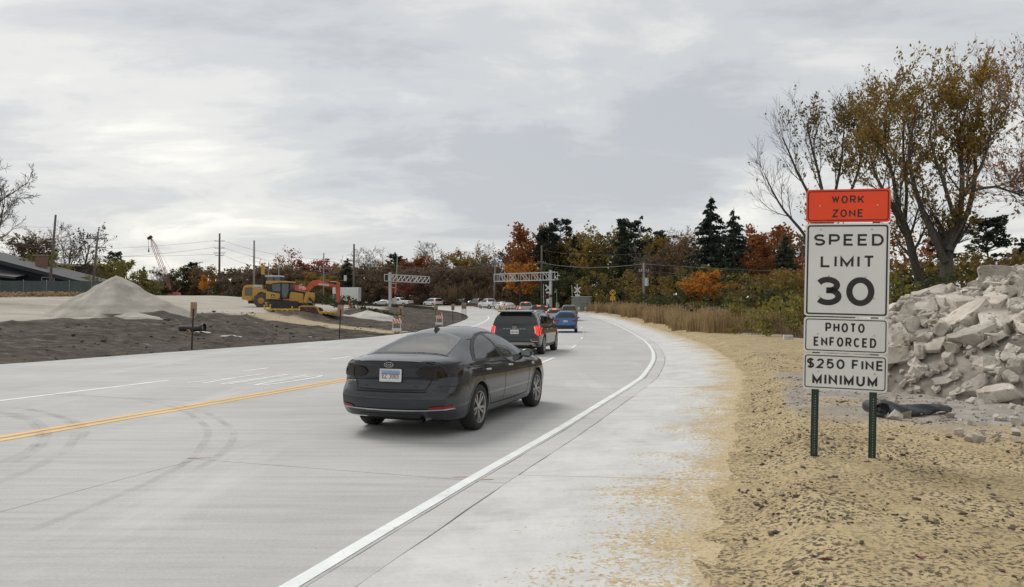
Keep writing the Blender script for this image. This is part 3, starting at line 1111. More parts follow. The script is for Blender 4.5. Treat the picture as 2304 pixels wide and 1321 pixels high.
class Shell:
    """A car body lofted along its length (x forward from the rear bumper, y to the left, z up)."""

    def __init__(s, P, hi=True):
        s.P = P
        s.L = P['L']
        s.top, s.belt, s.w, s.bot = (pchip(P[k]) for k in ('top', 'belt', 'w', 'bot'))
        s.n = pchip(P.get('n', [(0, P.get('sup', 2.8)), (s.L, P.get('sup', 2.8))]))
        s.tum = pchip(P['tumble'])
        s.rp, s.fp = pchip(P['rear']), pchip(P['front'])
        s.hi = hi

    def section(s, x):
        zt, zbl, w, zb = s.top(x), s.belt(x), s.w(x), s.bot(x)
        h = zbl - zb
        low = [(0, zb), (0.5 * w, zb), (0.80 * w, zb), (0.90 * w, zb + 0.015), (0.945 * w, zb + 0.06 * h), (0.968 * w, zb + 0.16 * h), (0.982 * w, zb + 0.30 * h), (0.992 * w, zb + 0.44 * h),
               (1.0 * w, zb + 0.58 * h), (1.0 * w, zb + 0.70 * h), (0.994 * w, zb + 0.80 * h), (0.982 * w, zb + 0.90 * h), (0.966 * w, zbl)]
        up = []
        n, tb = s.n(x), s.tum(x)
        for q in (4, 9, 15, 22, 30, 38, 46, 54, 62, 70, 78, 84, 90):
            a = R_(q)
            yy = 0.960 * w * math.cos(a) ** (2 / n)
            f = math.sin(a) ** (2 / n)
            yy *= 1 - tb * f
            up.append((yy if q < 90 else 0.0, zbl + (zt - zbl) * f))
        return low + up

    def warp(s, x, y, z):
        L, P = s.L, s.P
        if x < P['rk']:
            k = (1 - x / P['rk']) ** 2
            x += k * (s.rp(z) + P['rplan'] * (abs(y) / P['wmax']) ** P.get('rpow', 4))
        if x > L - P['fk']:
            k = (1 - (L - x) / P['fk']) ** 2
            x -= k * (s.fp(z) + P['fplan'] * (abs(y) / P['wmax']) ** 3)
        return (x, y, z)

    def cabin(s, x0, x1, floor):
        """A closed solid a little smaller than the greenhouse: the room inside."""
        mb = MB()
        xs = np.linspace(x0, x1, 14)
        n = None
        for x in xs:
            sc = [(y * 0.90, z - 0.035) for y, z in s.section(x) if z >= s.belt(x) - 0.02]
            sc = [(sc[0][0], floor)] + [(y, max(z, floor + 0.01)) for y, z in sc]
            pts = sc + [(-y, z) for y, z in sc[-2::-1]]
            n = len(pts)
            mb.v += [(x, y, z) for y, z in pts]
        for i in range(len(xs) - 1):
            for j in range(n):
                a, b_ = i * n + j, i * n + (j + 1) % n
                mb.f.append((a, b_, b_ + n, a + n))
                mb.mi.append(0)
        mb.f += [tuple(range(n)), tuple(range((len(xs) - 1) * n, len(xs) * n))]
        mb.mi += [0, 0]
        return mb

    def mesh(s, name, mats, arches=None, voids=()):
        L = s.L
        nst = 46 if s.hi else 26
        ts = np.linspace(0, 1, nst)
        xs = [L * (0.5 - 0.5 * math.cos(math.pi * t)) * 0.6 + L * t * 0.4 for t in ts]
        vs, fs = [], []
        secs = [s.section(x) for x in xs]
        m = len(secs[0])
        ring = 2 * m - 2
        for x, sc in zip(xs, secs):
            pts = [(y, z) for y, z in sc] + [(-y, z) for y, z in sc[-2:0:-1]]
            vs += [s.warp(x, y, z) for y, z in pts]
        for i in range(nst - 1):
            for j in range(ring):
                a, b_ = i * ring + j, i * ring + (j + 1) % ring
                fs.append((a, b_, b_ + ring, a + ring))
        for i, flip in ((0, False), (nst - 1, True)):
            sc = secs[i]
            x = xs[i]
            nm = 10
            rows = []
            for j in range(m):
                left, right = i * ring + j, i * ring + (ring - j) % ring
                if j in (0, m - 1):
                    rows.append([left] * (nm + 1))
                    continue
                row = [left]
                for k in range(1, nm):
                    t = k / nm
                    y = sc[j][0] * (1 - 2 * t)
                    row.append(len(vs))
                    vs.append(s.warp(x, y, sc[j][1]))
                row.append(right)
                rows.append(row)
            for j in range(m - 1):
                for k in range(nm):
                    q = [rows[j][k], rows[j][k + 1], rows[j + 1][k + 1], rows[j + 1][k]]
                    q2 = []
                    for v in q:
                        if v not in q2:
                            q2.append(v)
                    if len(q2) > 2:
                        fs.append(tuple(q2[::-1] if flip else q2))
        me = bpy.data.meshes.new(name)
        me.from_pydata(vs, [], fs)
        bm = bmesh.new()
        bm.from_mesh(me)
        bmesh.ops.remove_doubles(bm, verts=bm.verts, dist=0.0004)
        bmesh.ops.recalc_face_normals(bm, faces=bm.faces)
        bm.to_mesh(me)
        s.bvh = BVHTree.FromBMesh(bm)
        bm.free()
        for mm in mats:
            me.materials.append(mm)
        if arches:
            o = bpy.data.objects.new('tmp', me)
            link(o)
            cm = MB()
            for (ax, az, r, depth) in arches:
                for sgn in (1, -1):
                    y0 = sgn * (s.P['wmax'] - depth)
                    y1 = sgn * (s.P['wmax'] + 0.4)
                    n = 40
                    poly = [(ax + r * math.cos(2 * math.pi * k / n), az + r * math.sin(2 * math.pi * k / n)) for k in range(n)]
                    cm.prism(poly, 'y', y0, y1, 0)
            cutters = [(cm, mats[-1])] + list(voids)
            tmp = []
            for cmb, cmat in cutters:
                co = bpy.data.objects.new('cut', cmb.mesh('cut', [cmat]))
                link(co)
                tmp.append(co)
                md = o.modifiers.new('b', 'BOOLEAN')
                md.operation = 'DIFFERENCE'
                md.object = co
                md.solver = 'EXACT'
                md.material_mode = 'TRANSFER'
            dg = bpy.context.evaluated_depsgraph_get()
            dg.update()
            me2 = bpy.data.meshes.new_from_object(o.evaluated_get(dg))
            bpy.data.objects.remove(o)
            for co in tmp:
                bpy.data.objects.remove(co)
            me = me2
        me.polygons.foreach_set('use_smooth', [True] * len(me.polygons))
        me.set_sharp_from_angle(angle=R_(38))
        me.name = name
        return me

    def patch(s, poly, view, off=0.004, grid=0.07):
        """Lay a flat outline on the body: view = left, right, rear, front or top."""
        bm = bmesh.new()
        f = bm.faces.new([bm.verts.new((p[0], p[1], 0)) for p in poly])
        lo = np.min(np.array(poly), axis=0)
        hi_ = np.max(np.array(poly), axis=0)
        for ax in (0, 1):
            k = lo[ax] + grid
            while k < hi_[ax] - 1e-4:
                no = (1, 0, 0) if ax == 0 else (0, 1, 0)
                pc = (k, 0, 0) if ax == 0 else (0, k, 0)
                bmesh.ops.bisect_plane(bm, geom=bm.verts[:] + bm.edges[:] + bm.faces[:], plane_co=pc, plane_no=no)
                k += grid
        for v in bm.verts:
            a, b_ = v.co.x, v.co.y
            if view == 'left':
                org, d = Vector((a, 3, b_)), Vector((0, -1, 0))
            elif view == 'right':
                org, d = Vector((a, -3, b_)), Vector((0, 1, 0))
            elif view == 'rear':
                org, d = Vector((-3, a, b_)), Vector((1, 0, 0))
            elif view == 'front':
                org, d = Vector((s.L + 3, a, b_)), Vector((-1, 0, 0))
            else:
                org, d = Vector((a, b_, 4)), Vector((0, 0, -1))
            hit, nrm, _, _ = s.bvh.ray_cast(org, d)
            if hit is None:
                hit, nrm, _, _ = s.bvh.find_nearest(org + d * 2.4)
                nrm = nrm if nrm.dot(d) < 0 else -nrm
            if nrm.dot(d) > 0:
                nrm = -nrm
            v.co = hit + nrm * off
        bmesh.ops.recalc_face_normals(bm, faces=bm.faces)
        c = Vector((s.L / 2, 0, 0.6))
        if sum((f.normal.dot(f.calc_center_median() - c)) * f.calc_area() for f in bm.faces) < 0:
            bmesh.ops.reverse_faces(bm, faces=bm.faces)
        me = bpy.data.meshes.new('patch')
        bm.to_mesh(me)
        bm.free()
        me.polygons.foreach_set('use_smooth', [True] * len(me.polygons))
        return me

    def lay(s, name, poly, view, m, parent, off=0.004, grid=0.07):
        me = s.patch(poly, view, off, grid)
        me.name = name
        me.materials.append(m)
        return link(bpy.data.objects.new(name, me), parent)

    def seam(s, name, pts, view, w, m, parent, off=0.003):
        """A thin strip along a polyline laid on the body."""
        L_, R2 = [], []
        P = [Vector((p[0], p[1])) for p in pts]
        for i, p in enumerate(P):
            t = P[min(i + 1, len(P) - 1)] - P[max(i - 1, 0)]
            t.normalize()
            nn = Vector((-t.y, t.x)) * w / 2
            L_.append(p + nn)
            R2.append(p - nn)
        bm_ = []
        for i in range(len(P) - 1):
            bm_.append([L_[i], L_[i + 1], R2[i + 1], R2[i]])
        allv, allf = [], []
        for q in bm_:
            me = s.patch([tuple(v) for v in q], view, off, 0.08)
            b0 = len(allv)
            allv += [tuple(v.co) for v in me.vertices]
            allf += [tuple(b0 + k for k in f.vertices) for f in me.polygons]
            bpy.data.meshes.remove(me)
        me = bpy.data.meshes.new(name)
        me.from_pydata(allv, [], allf)
        me.materials.append(m)
        return link(bpy.data.objects.new(name, me), parent)


def mir(poly):
    return [(-a, b) for a, b in poly][::-1]


def wheel(parent, c, r, w, side, m_rim, spokes=10, detail=True, rr=0.70):
    """side: +1 left, -1 right; c: centre of the outer face."""
    x, y, z = c
    hub = empty('wheel')
    hub.parent = parent
    hub.location = (x, y, z)
    s = side
    MB().lathe([(r * rr, -s * w * 0.9), (r * 0.93, -s * w), (r, -s * w * 0.86), (r, -s * w * 0.14), (r * 0.94, -s * 0.004), (r * (rr + 0.06), s * 0.004), (r * rr, -s * 0.008), (r * rr, -s * w * 0.9)], axis='y', n=36 if detail else 16).build('tyre', M_TYRE, hub, smooth=True, autosmooth=50)
    mb = MB()
    R = r * rr
    mb.lathe([(R, -s * 0.012), (R * 0.985, s * 0.0), (R * 0.93, -s * 0.004), (R * 0.90, -s * 0.03), (R * 0.88, -s * 0.12)], axis='y', n=36 if detail else 14)
    if detail:
        mb.lathe([(0.001, -s * 0.010), (R * 0.16, -s * 0.012), (R * 0.22, -s * 0.022), (R * 0.22, -s * 0.06)], axis='y', n=16)
        for k in range(spokes):
            a = 2 * math.pi * k / spokes
            a += 0.10 * (1 if k % 2 else -1)
            ca, sa = math.cos(a), math.sin(a)
            for q in range(1):
                p0 = Vector((ca * R * 0.16, -s * 0.024, sa * R * 0.16))
                p1 = Vector((ca * R * 0.93, -s * 0.014, sa * R * 0.93))
                t = Vector((-sa, 0, ca))
                w0, w1 = R * 0.055, R * 0.085
                d = Vector((0, -s * 0.03, 0))
                vs = [p0 - t * w0, p0 + t * w0, p1 + t * w1, p1 - t * w1]
                mb.add(vs + [v + d for v in vs], [(0, 1, 2, 3), (7, 6, 5, 4), (0, 4, 5, 1), (1, 5, 6, 2), (2, 6, 7, 3), (3, 7, 4, 0)])
    else:
        mb.lathe([(0.001, -s * 0.02), (R * 0.9, -s * 0.03)], axis='y', n=14)
    mb.build('rim', m_rim, hub, smooth=True, autosmooth=30)
    if detail:
        MB().lathe([(0.001, -s * 0.07), (R * 0.9, -s * 0.07)], axis='y', n=24).build('brake_disc', M_WELL, hub)
    return hub


def place(root, rear_right, heading, wheel_x, half):
    """Put a car so that its rear right wheel touches rear_right; heading in degrees right of straight ahead."""
    h = R_(heading)
    f = Vector((math.sin(h), math.cos(h), 0))
    r = Vector((math.cos(h), -math.sin(h), 0))
    root.location = Vector(rear_right) - r * half - f * wheel_x
    root.rotation_euler = (0, 0, math.pi / 2 - h)


def number_plate(parent, x, z, w, h, tilt, text, blue=True, frame=True):
    p = empty('number_plate')
    p.parent = parent
    p.location = (x, 0, z)
    p.rotation_euler = (0, tilt, 0)
    if frame:
        ring = MB()
        o_, i_ = rrect(w, h, 0.012, 3), rrect(w - 0.026, h - 0.026, 0.006, 3)
        n = len(o_)
        ring_prism(ring, o_, i_, -0.010, 0.004)
        ring.v = [(y, x_, z_) for x_, y, z_ in ring.v]
        ring.build('plate_frame', M_CHROME if not blue else M_PLATE, p)
    MB().box((-0.002, 0, 0), (0.006, w - 0.02, h - 0.02)).build('plate', M_PLATE, p)
    if blue:
        MB().box((-0.0062, 0, h * 0.20), (0.002, w - 0.05, h * 0.32)).build('plate_band', M_PLATEB, p)
    me = fit(text_mesh(text, offset=0.012, space=1.05), w * 0.78, h * 0.42, 0, -h * 0.06)
    co = np.empty(len(me.vertices) * 3)
    me.vertices.foreach_get('co', co)
    co = co.reshape(-1, 3)
    me.vertices.foreach_set('co', np.c_[np.full(len(co), -0.0085), -co[:, 0], co[:, 1]].ravel())
    me.materials.append(M_PLATET if blue else M_TRIMK)
    link(bpy.data.objects.new('plate_lettering', me), p)


def rear_text(parent, text, y, z, w, h, x, m, name='badge_lettering', off=0.012):
    me = fit(text_mesh(text, offset=off, space=1.15), w, h, 0, 0)
    co = np.empty(len(me.vertices) * 3)
    me.vertices.foreach_get('co', co)
    co = co.reshape(-1, 3)
    me.vertices.foreach_set('co', np.c_[np.zeros(len(co)) + x, y - co[:, 0], z + co[:, 1]].ravel())
    me.materials.append(m)
    return link(bpy.data.objects.new(name, me), parent)


def oval_badge(parent, x, z, ry, rz, text, tw, th, m=M_CHROME):
    mb = MB()
    n = 28
    o_ = [(ry * math.cos(2 * math.pi * k / n), rz * math.sin(2 * math.pi * k / n)) for k in range(n)]
    i_ = [(p[0] * 0.86, p[1] * 0.80) for p in o_]
    ring_prism(mb, o_, i_, -0.008, 0.01)
    mb.v = [(y + x, x_, z_ + z) for x_, y, z_ in mb.v]
    bd = mb.build('badge', m, parent)
    rear_text(bd, text, 0, z, tw, th, x - 0.006, m, off=0.02)
    return bd


def mirror(parent, x, y, z, m, side):
    mb = MB()
    pr = [(0.0, 0.02), (0.02, 0.055), (0.06, 0.075), (0.11, 0.07), (0.15, 0.04), (0.165, 0.003)]
    s = side
    n = 14
    vs, fs = [], []
    for i, (dx, r) in enumerate(pr):
        for k in range(n):
            a = 2 * math.pi * k / n
            vs.append((x + dx * 0.9, y + s * (0.11 + 0.115 * math.cos(a) * (r / 0.075)), z + 0.075 * math.sin(a) * (r / 0.075)))
    for i in range(len(pr) - 1):
        for k in range(n):
            a, b_ = i * n + k, i * n + (k + 1) % n
            fs.append((a, b_, b_ + n, a + n))
    fs.append(tuple(range(n)))
    mb.add(vs, fs)
    mb.bar((x + 0.06, y - s * 0.06, z - 0.05), (x + 0.07, y + s * 0.06, z - 0.035), 0.05, 0.03)
    o = mb.build('mirror', m, parent, smooth=True, autosmooth=45)
    MB().box((x - 0.002, y + s * 0.11, z), (0.004, 0.15, 0.085)).build('mirror_glass', M_GLASSR, o)
    return o


def ztop(sh, x, y, up=0.0):
    hit = sh.bvh.ray_cast(Vector((x, y, 4)), Vector((0, 0, -1)))[0]
    return hit.z + up


# ---- the dark grey sedan in the near lane
SED = dict(L=4.85, wmax=0.93, sup=2.9, rk=0.75, fk=0.9, rplan=0.27, fplan=0.30, rpow=3.2,
           top=[(0, 1.045), (0.10, 1.062), (0.30, 1.085), (0.52, 1.108), (0.62, 1.135), (1.0, 1.275), (1.35, 1.375), (1.75, 1.44), (2.2, 1.465), (2.6, 1.455), (2.9, 1.40), (3.3, 1.22), (3.72, 1.03), (4.1, 0.965), (4.55, 0.86), (4.85, 0.72)],
           belt=[(0, 0.90), (0.5, 0.965), (1.1, 0.955), (2.0, 0.925), (3.4, 0.90), (4.3, 0.82), (4.85, 0.62)],
           w=[(0, 0.80), (0.35, 0.885), (0.9, 0.928), (2.4, 0.93), (3.6, 0.928), (4.4, 0.90), (4.85, 0.82)],
           bot=[(0, 0.285), (0.25, 0.235), (0.7, 0.20), (3.9, 0.19), (4.5, 0.21), (4.85, 0.25)],
           tumble=[(0, 0.10), (0.5, 0.12), (1.2, 0.27), (2.2, 0.27), (3.0, 0.25), (3.7, 0.12), (4.85, 0.10)],
           n=[(0, 3.4), (0.5, 3.2), (1.2, 2.7), (2.2, 2.9), (3.0, 2.7), (3.7, 3.0), (4.85, 2.8)],
           rear=[(0.2, 0.13), (0.34, 0.055), (0.42, 0.018), (0.52, 0.0), (0.60, 0.012), (0.64, 0.03), (0.665, 0.085), (0.72, 0.10), (0.80, 0.105), (0.93, 0.105), (0.985, 0.09), (1.03, 0.055), (1.06, 0.045), (1.2, 0.045)],
           front=[(0.2, 0.08), (0.5, 0.0), (0.72, 0.06), (0.9, 0.15)])
M_KIA = paint('charcoal_car_paint', (0.022, 0.025, 0.031), 0.0, 0.4, 1.0)


def build_sedan():
    root = empty('sedan', label='dark grey sedan with smoked tail lamps in the near lane', cat='car')
    sh = Shell(SED)
    ax0, ax1, r = 1.085, 3.89, 0.333
    back_ = [(0.63, -0.57), (0.63, 0.57), (0.80, 0.555), (1.10, 0.515), (1.34, 0.47), (1.38, 0.28), (1.40, 0), (1.38, -0.28), (1.34, -0.47), (1.10, -0.515), (0.80, -0.555)]
    front_ = [(2.91, -0.52), (3.3, -0.58), (3.66, -0.63), (3.68, 0), (3.66, 0.63), (3.3, 0.58), (2.91, 0.52), (2.89, 0)]
    voids = [(sh.cabin(0.62, 3.62, 0.93), M_CABIN), (MB().prism(back_, 'z', 1.0, 1.8), M_CABIN), (MB().prism(front_, 'z', 0.98, 1.8), M_CABIN)]
    me = sh.mesh('body', [M_KIA, M_WELL], [(ax0, 0.335, 0.372, 0.34), (ax1, 0.335, 0.372, 0.36)], voids)
    body = link(bpy.data.objects.new('body', me), root)
    # glass
    dlo = [(0.98, 1.005), (1.10, 1.085), (1.30, 1.185), (1.55, 1.278), (1.85, 1.345), (2.2, 1.372), (2.55, 1.352), (2.85, 1.28), (3.12, 1.165), (3.35, 1.03), (3.44, 0.965), (2.6, 0.965), (1.6, 0.985), (1.05, 0.99)]
    rw = [(1.08, 1.02), (1.20, 1.10), (1.38, 1.192), (1.60, 1.272), (1.86, 1.325), (2.02, 1.338), (2.13, 1.00), (1.60, 1.01)]
    fw = [(2.20, 0.995), (2.10, 1.342), (2.3, 1.346), (2.55, 1.326), (2.82, 1.258), (3.05, 1.160), (3.24, 1.05), (3.30, 0.985)]
    for v in ('left', 'right'):
        sur = sh.lay('window_surround', dlo, v, M_TRIMK, root, 0.003)
        sh.lay('rear_window', rw, v, M_GLASS, root, 0.006)
        sh.lay('front_window', fw, v, M_GLASS, root, 0.006)
        out = dlo[:11]
        sh.seam('window_trim', [(p[0], p[1] + 0.008) for p in out], v, 0.012, M_TRIMK, sur, 0.007)
        # shut lines, sill and handles
        sh.seam('door_gap', [(2.12, 0.99), (2.16, 0.80), (2.16, 0.50), (2.10, 0.33)], v, 0.009, M_WELL, body)
        sh.seam('door_gap', [(3.42, 0.95), (3.42, 0.70), (3.36, 0.45), (3.30, 0.33)], v, 0.009, M_WELL, body)
        sh.seam('door_gap', [(1.18, 0.98), (1.14, 0.86), (1.22, 0.72), (1.40, 0.60), (1.52, 0.42), (1.56, 0.33)], v, 0.009, M_WELL, body)
        sh.seam('sill_gap', [(1.56, 0.325), (2.4, 0.315), (3.32, 0.325)], v, 0.012, M_WELL, body)
        sh.seam('bumper_gap', [(0.10, 0.70), (0.42, 0.70), (0.62, 0.74), (0.72, 0.62)], v, 0.007, M_WELL, body)
        s = 1 if v == 'left' else -1
        for hx in (1.30, 2.30):
            y = abs(sh.bvh.ray_cast(Vector((hx + 0.1, 3 * s, 0.845)), Vector((0, -s, 0)))[0].y)
            MB().bar((hx, s * (y + 0.018), 0.86), (hx + 0.2, s * (y + 0.018), 0.852), 0.022, 0.03).build('door_handle', M_CHROME, root, bevel=0.008)
        yv = abs(sh.bvh.ray_cast(Vector((3.62, 3 * s, 0.80)), Vector((0, -s, 0)))[0].y)
        MB().bar((3.58, s * (yv + 0.004), 0.815), (3.70, s * (yv + 0.004), 0.80), 0.008, 0.045).build('fender_vent', M_CHROME, root)
        mirror(root, 3.12, s * 0.84, 1.0, M_KIA, s)
        # wheel arch lips
        for ax in (ax0, ax1):
            sh.seam('arch_lip', [(ax + 0.385 * math.cos(R_(a)), 0.335 + 0.385 * math.sin(R_(a))) for a in range(-10, 191, 15)], v, 0.02, M_KIA, body, 0.006)
    sh.lay('rear_windscreen', [(0.60, -0.60), (0.60, 0.60), (0.80, 0.585), (1.10, 0.545), (1.36, 0.50), (1.40, 0.3), (1.42, 0), (1.40, -0.3), (1.36, -0.50), (1.10, -0.545), (0.80, -0.585)], 'top', M_GLASST, root, 0.005)
    sh.seam('windscreen_seal', [(0.575, -0.64), (0.572, 0), (0.575, 0.64)], 'top', 0.03, M_TRIMK, root, 0.004)
    sh.lay('windscreen', [(2.88, -0.54), (3.3, -0.60), (3.70, -0.66), (3.72, 0), (3.70, 0.66), (3.3, 0.60), (2.88, 0.54), (2.86, 0)], 'top', M_GLASST, root, 0.005)
    for yy in (-0.38, 0.38):
        st = MB().box((2.02, yy, 1.0), (0.16, 0.46, 0.30), (0, -0.2, 0)).build('front_seat', M_SEAT, root, bevel=0.05)
        MB().box((1.98, yy, 1.20), (0.10, 0.26, 0.17), (0, -0.15, 0)).build('headrest', M_SEAT, st, bevel=0.04)
        MB().box((1.26, yy, 1.03), (0.10, 0.26, 0.13), (0, -0.25, 0)).build('headrest', M_SEAT, root, bevel=0.03)
    MB().box((1.30, 0, 0.965), (0.16, 1.15, 0.07), (0, -0.2, 0)).build('rear_seat', M_SEAT, root, bevel=0.03)
    for s in (1, -1):
        sh.seam('roof_ditch', [(1.42, s * 0.56), (1.8, s * 0.60), (2.3, s * 0.605), (2.8, s * 0.575)], 'top', 0.014, M_TRIMK, body, 0.003)
    # tail lamps
    lamp = [(0.36, 0.885), (0.415, 0.942), (0.56, 0.955), (0.75, 0.972), (0.875, 0.985), (0.885, 0.835), (0.70, 0.818), (0.50, 0.815), (0.42, 0.835)]
    wrap = [(0.13, 0.835), (0.13, 0.985), (0.38, 1.0), (0.58, 1.015), (0.50, 0.945), (0.34, 0.87)]
    for s, v in ((1, 'left'), (-1, 'right')):
        lp = sh.lay('tail_lamp', lamp if s > 0 else mir(lamp), 'rear', M_SMOKE, root, 0.018, 0.03)
        sh.lay('tail_lamp_wrap', wrap, v, M_SMOKE, lp, 0.016, 0.03)
        gap = [(0.60, 0.815), (0.60, 0.955)]
        sh.seam('lamp_split', gap if s > 0 else mir(gap), 'rear', 0.008, M_WELL, lp, 0.021)
        refl = [(0.56, 0.405), (0.84, 0.415), (0.84, 0.445), (0.70, 0.45), (0.58, 0.43)]
        sh.lay('reflector', refl if s > 0 else mir(refl), 'rear', M_REDLENS, root, 0.016, 0.04)
    # boot lid and bumper
    sh.lay('boot_lip_panel', [(-0.70, 1.002), (-0.60, 1.03), (0, 1.045), (0.60, 1.03), (0.70, 1.002), (0.5, 0.965), (0, 0.955), (-0.5, 0.965)], 'rear', M_KIA, root, 0.012)  # lip panel in the same plain paint as the body
    sh.seam('boot_gap', [(-0.60, 0.815), (-0.545, 0.72), (-0.52, 0.66), (0, 0.652), (0.52, 0.66), (0.545, 0.72), (0.60, 0.815)], 'rear', 0.012, M_WELL, body)
    sh.lay('bumper_recess_shade', [(-0.56, 0.64), (0.56, 0.64), (0.50, 0.622), (0, 0.617), (-0.50, 0.622)], 'rear', M_WELL, body, 0.003)  # dark sheet laid on the bumper, paints in the shade of a recess
    sh.seam('bumper_trim', [(-0.84, 0.405), (-0.5, 0.392), (0, 0.386), (0.5, 0.392), (0.84, 0.405)], 'rear', 0.014, M_CHROME, root, 0.018)
    sh.lay('rear_valance', [(-0.50, 0.30), (0.50, 0.30), (0.45, 0.33), (-0.45, 0.33)], 'rear', M_TRIMK, root, 0.006, 0.05)
    for y in (-0.52,):
        MB().tube([(0.02, y, 0.285), (0.30, y, 0.285)], 0.045, 14, cap=False).build('exhaust_tip', M_CHROME, root, smooth=True)
    MB().box((1.2, 0, 0.24), (1.5, 1.35, 0.10)).build('underbody', M_WELL, root)
    number_plate(root, 0.088, 0.845, 0.33, 0.175, R_(4), 'EZ 3005')
    oval_badge(root, 0.040, 0.992, 0.072, 0.036, 'KIA', 0.085, 0.026)
    rear_text(root, 'OPTIMA LX', 0.60, 0.755, 0.27, 0.026, 0.165, M_CHROME)
    # shark fin aerial
    zt = ztop(sh, 1.62, 0)
    mb = MB()
    mb.add([(1.50, 0, zt - 0.04), (1.52, 0, zt + 0.055), (1.57, 0, zt + 0.06), (1.72, 0, zt + 0.012), (1.53, 0.028, zt - 0.02), (1.53, -0.028, zt - 0.02), (1.66, 0.02, zt), (1.66, -0.02, zt)],
           [(1, 2, 6, 4), (2, 1, 5, 7), (2, 3, 6), (3, 2, 7), (0, 1, 4), (1, 0, 5), (4, 6, 3, 7, 5)])
    mb.build('aerial', M_TRIMK, root)
    for ax in (ax0, ax1):
        for s in (1, -1):
            wheel(root, (ax, s * 0.918, r), r, 0.215, s, M_RIM, 10)
    return root, ax0


sedan, ax = build_sedan()
p = on_plane(1082, 967.5)
place(sedan, p, 19.0, ax, 0.93)

# ---- the dark grey seven-seat SUV ahead
SUV = dict(L=4.97, wmax=0.985, sup=4.2, rk=0.6, fk=0.9, rplan=0.16, fplan=0.25, rpow=5,
           top=[(0, 1.67), (0.3, 1.70), (1.0, 1.735), (2.0, 1.75), (2.9, 1.72), (3.25, 1.62), (3.6, 1.42), (3.95, 1.17), (4.4, 1.09), (4.97, 0.95)],
           belt=[(0, 1.06), (1.0, 1.08), (3.8, 1.03), (4.97, 0.80)],
           w=[(0, 0.935), (0.4, 0.965), (1.0, 0.985), (3.9, 0.985), (4.5, 0.95), (4.97, 0.88)],
           bot=[(0, 0.34), (0.4, 0.27), (0.9, 0.24), (4.2, 0.24), (4.97, 0.30)],
           tumble=[(0, 0.22), (1.0, 0.20), (3.0, 0.20), (3.95, 0.08), (4.97, 0.06)],
           rear=[(0.2, 0.12), (0.42, 0.03), (0.55, 0.0), (0.70, 0.015), (0.78, 0.06), (1.05, 0.075), (1.14, 0.09), (1.45, 0.20), (1.64, 0.30), (1.70, 0.24), (1.8, 0.2)],
           front=[(0.2, 0.06), (0.6, 0.0), (1.0, 0.08)])
M_PAL = paint('graphite_suv_paint', (0.030, 0.037, 0.039), 0.0, 0.35, 1.0)


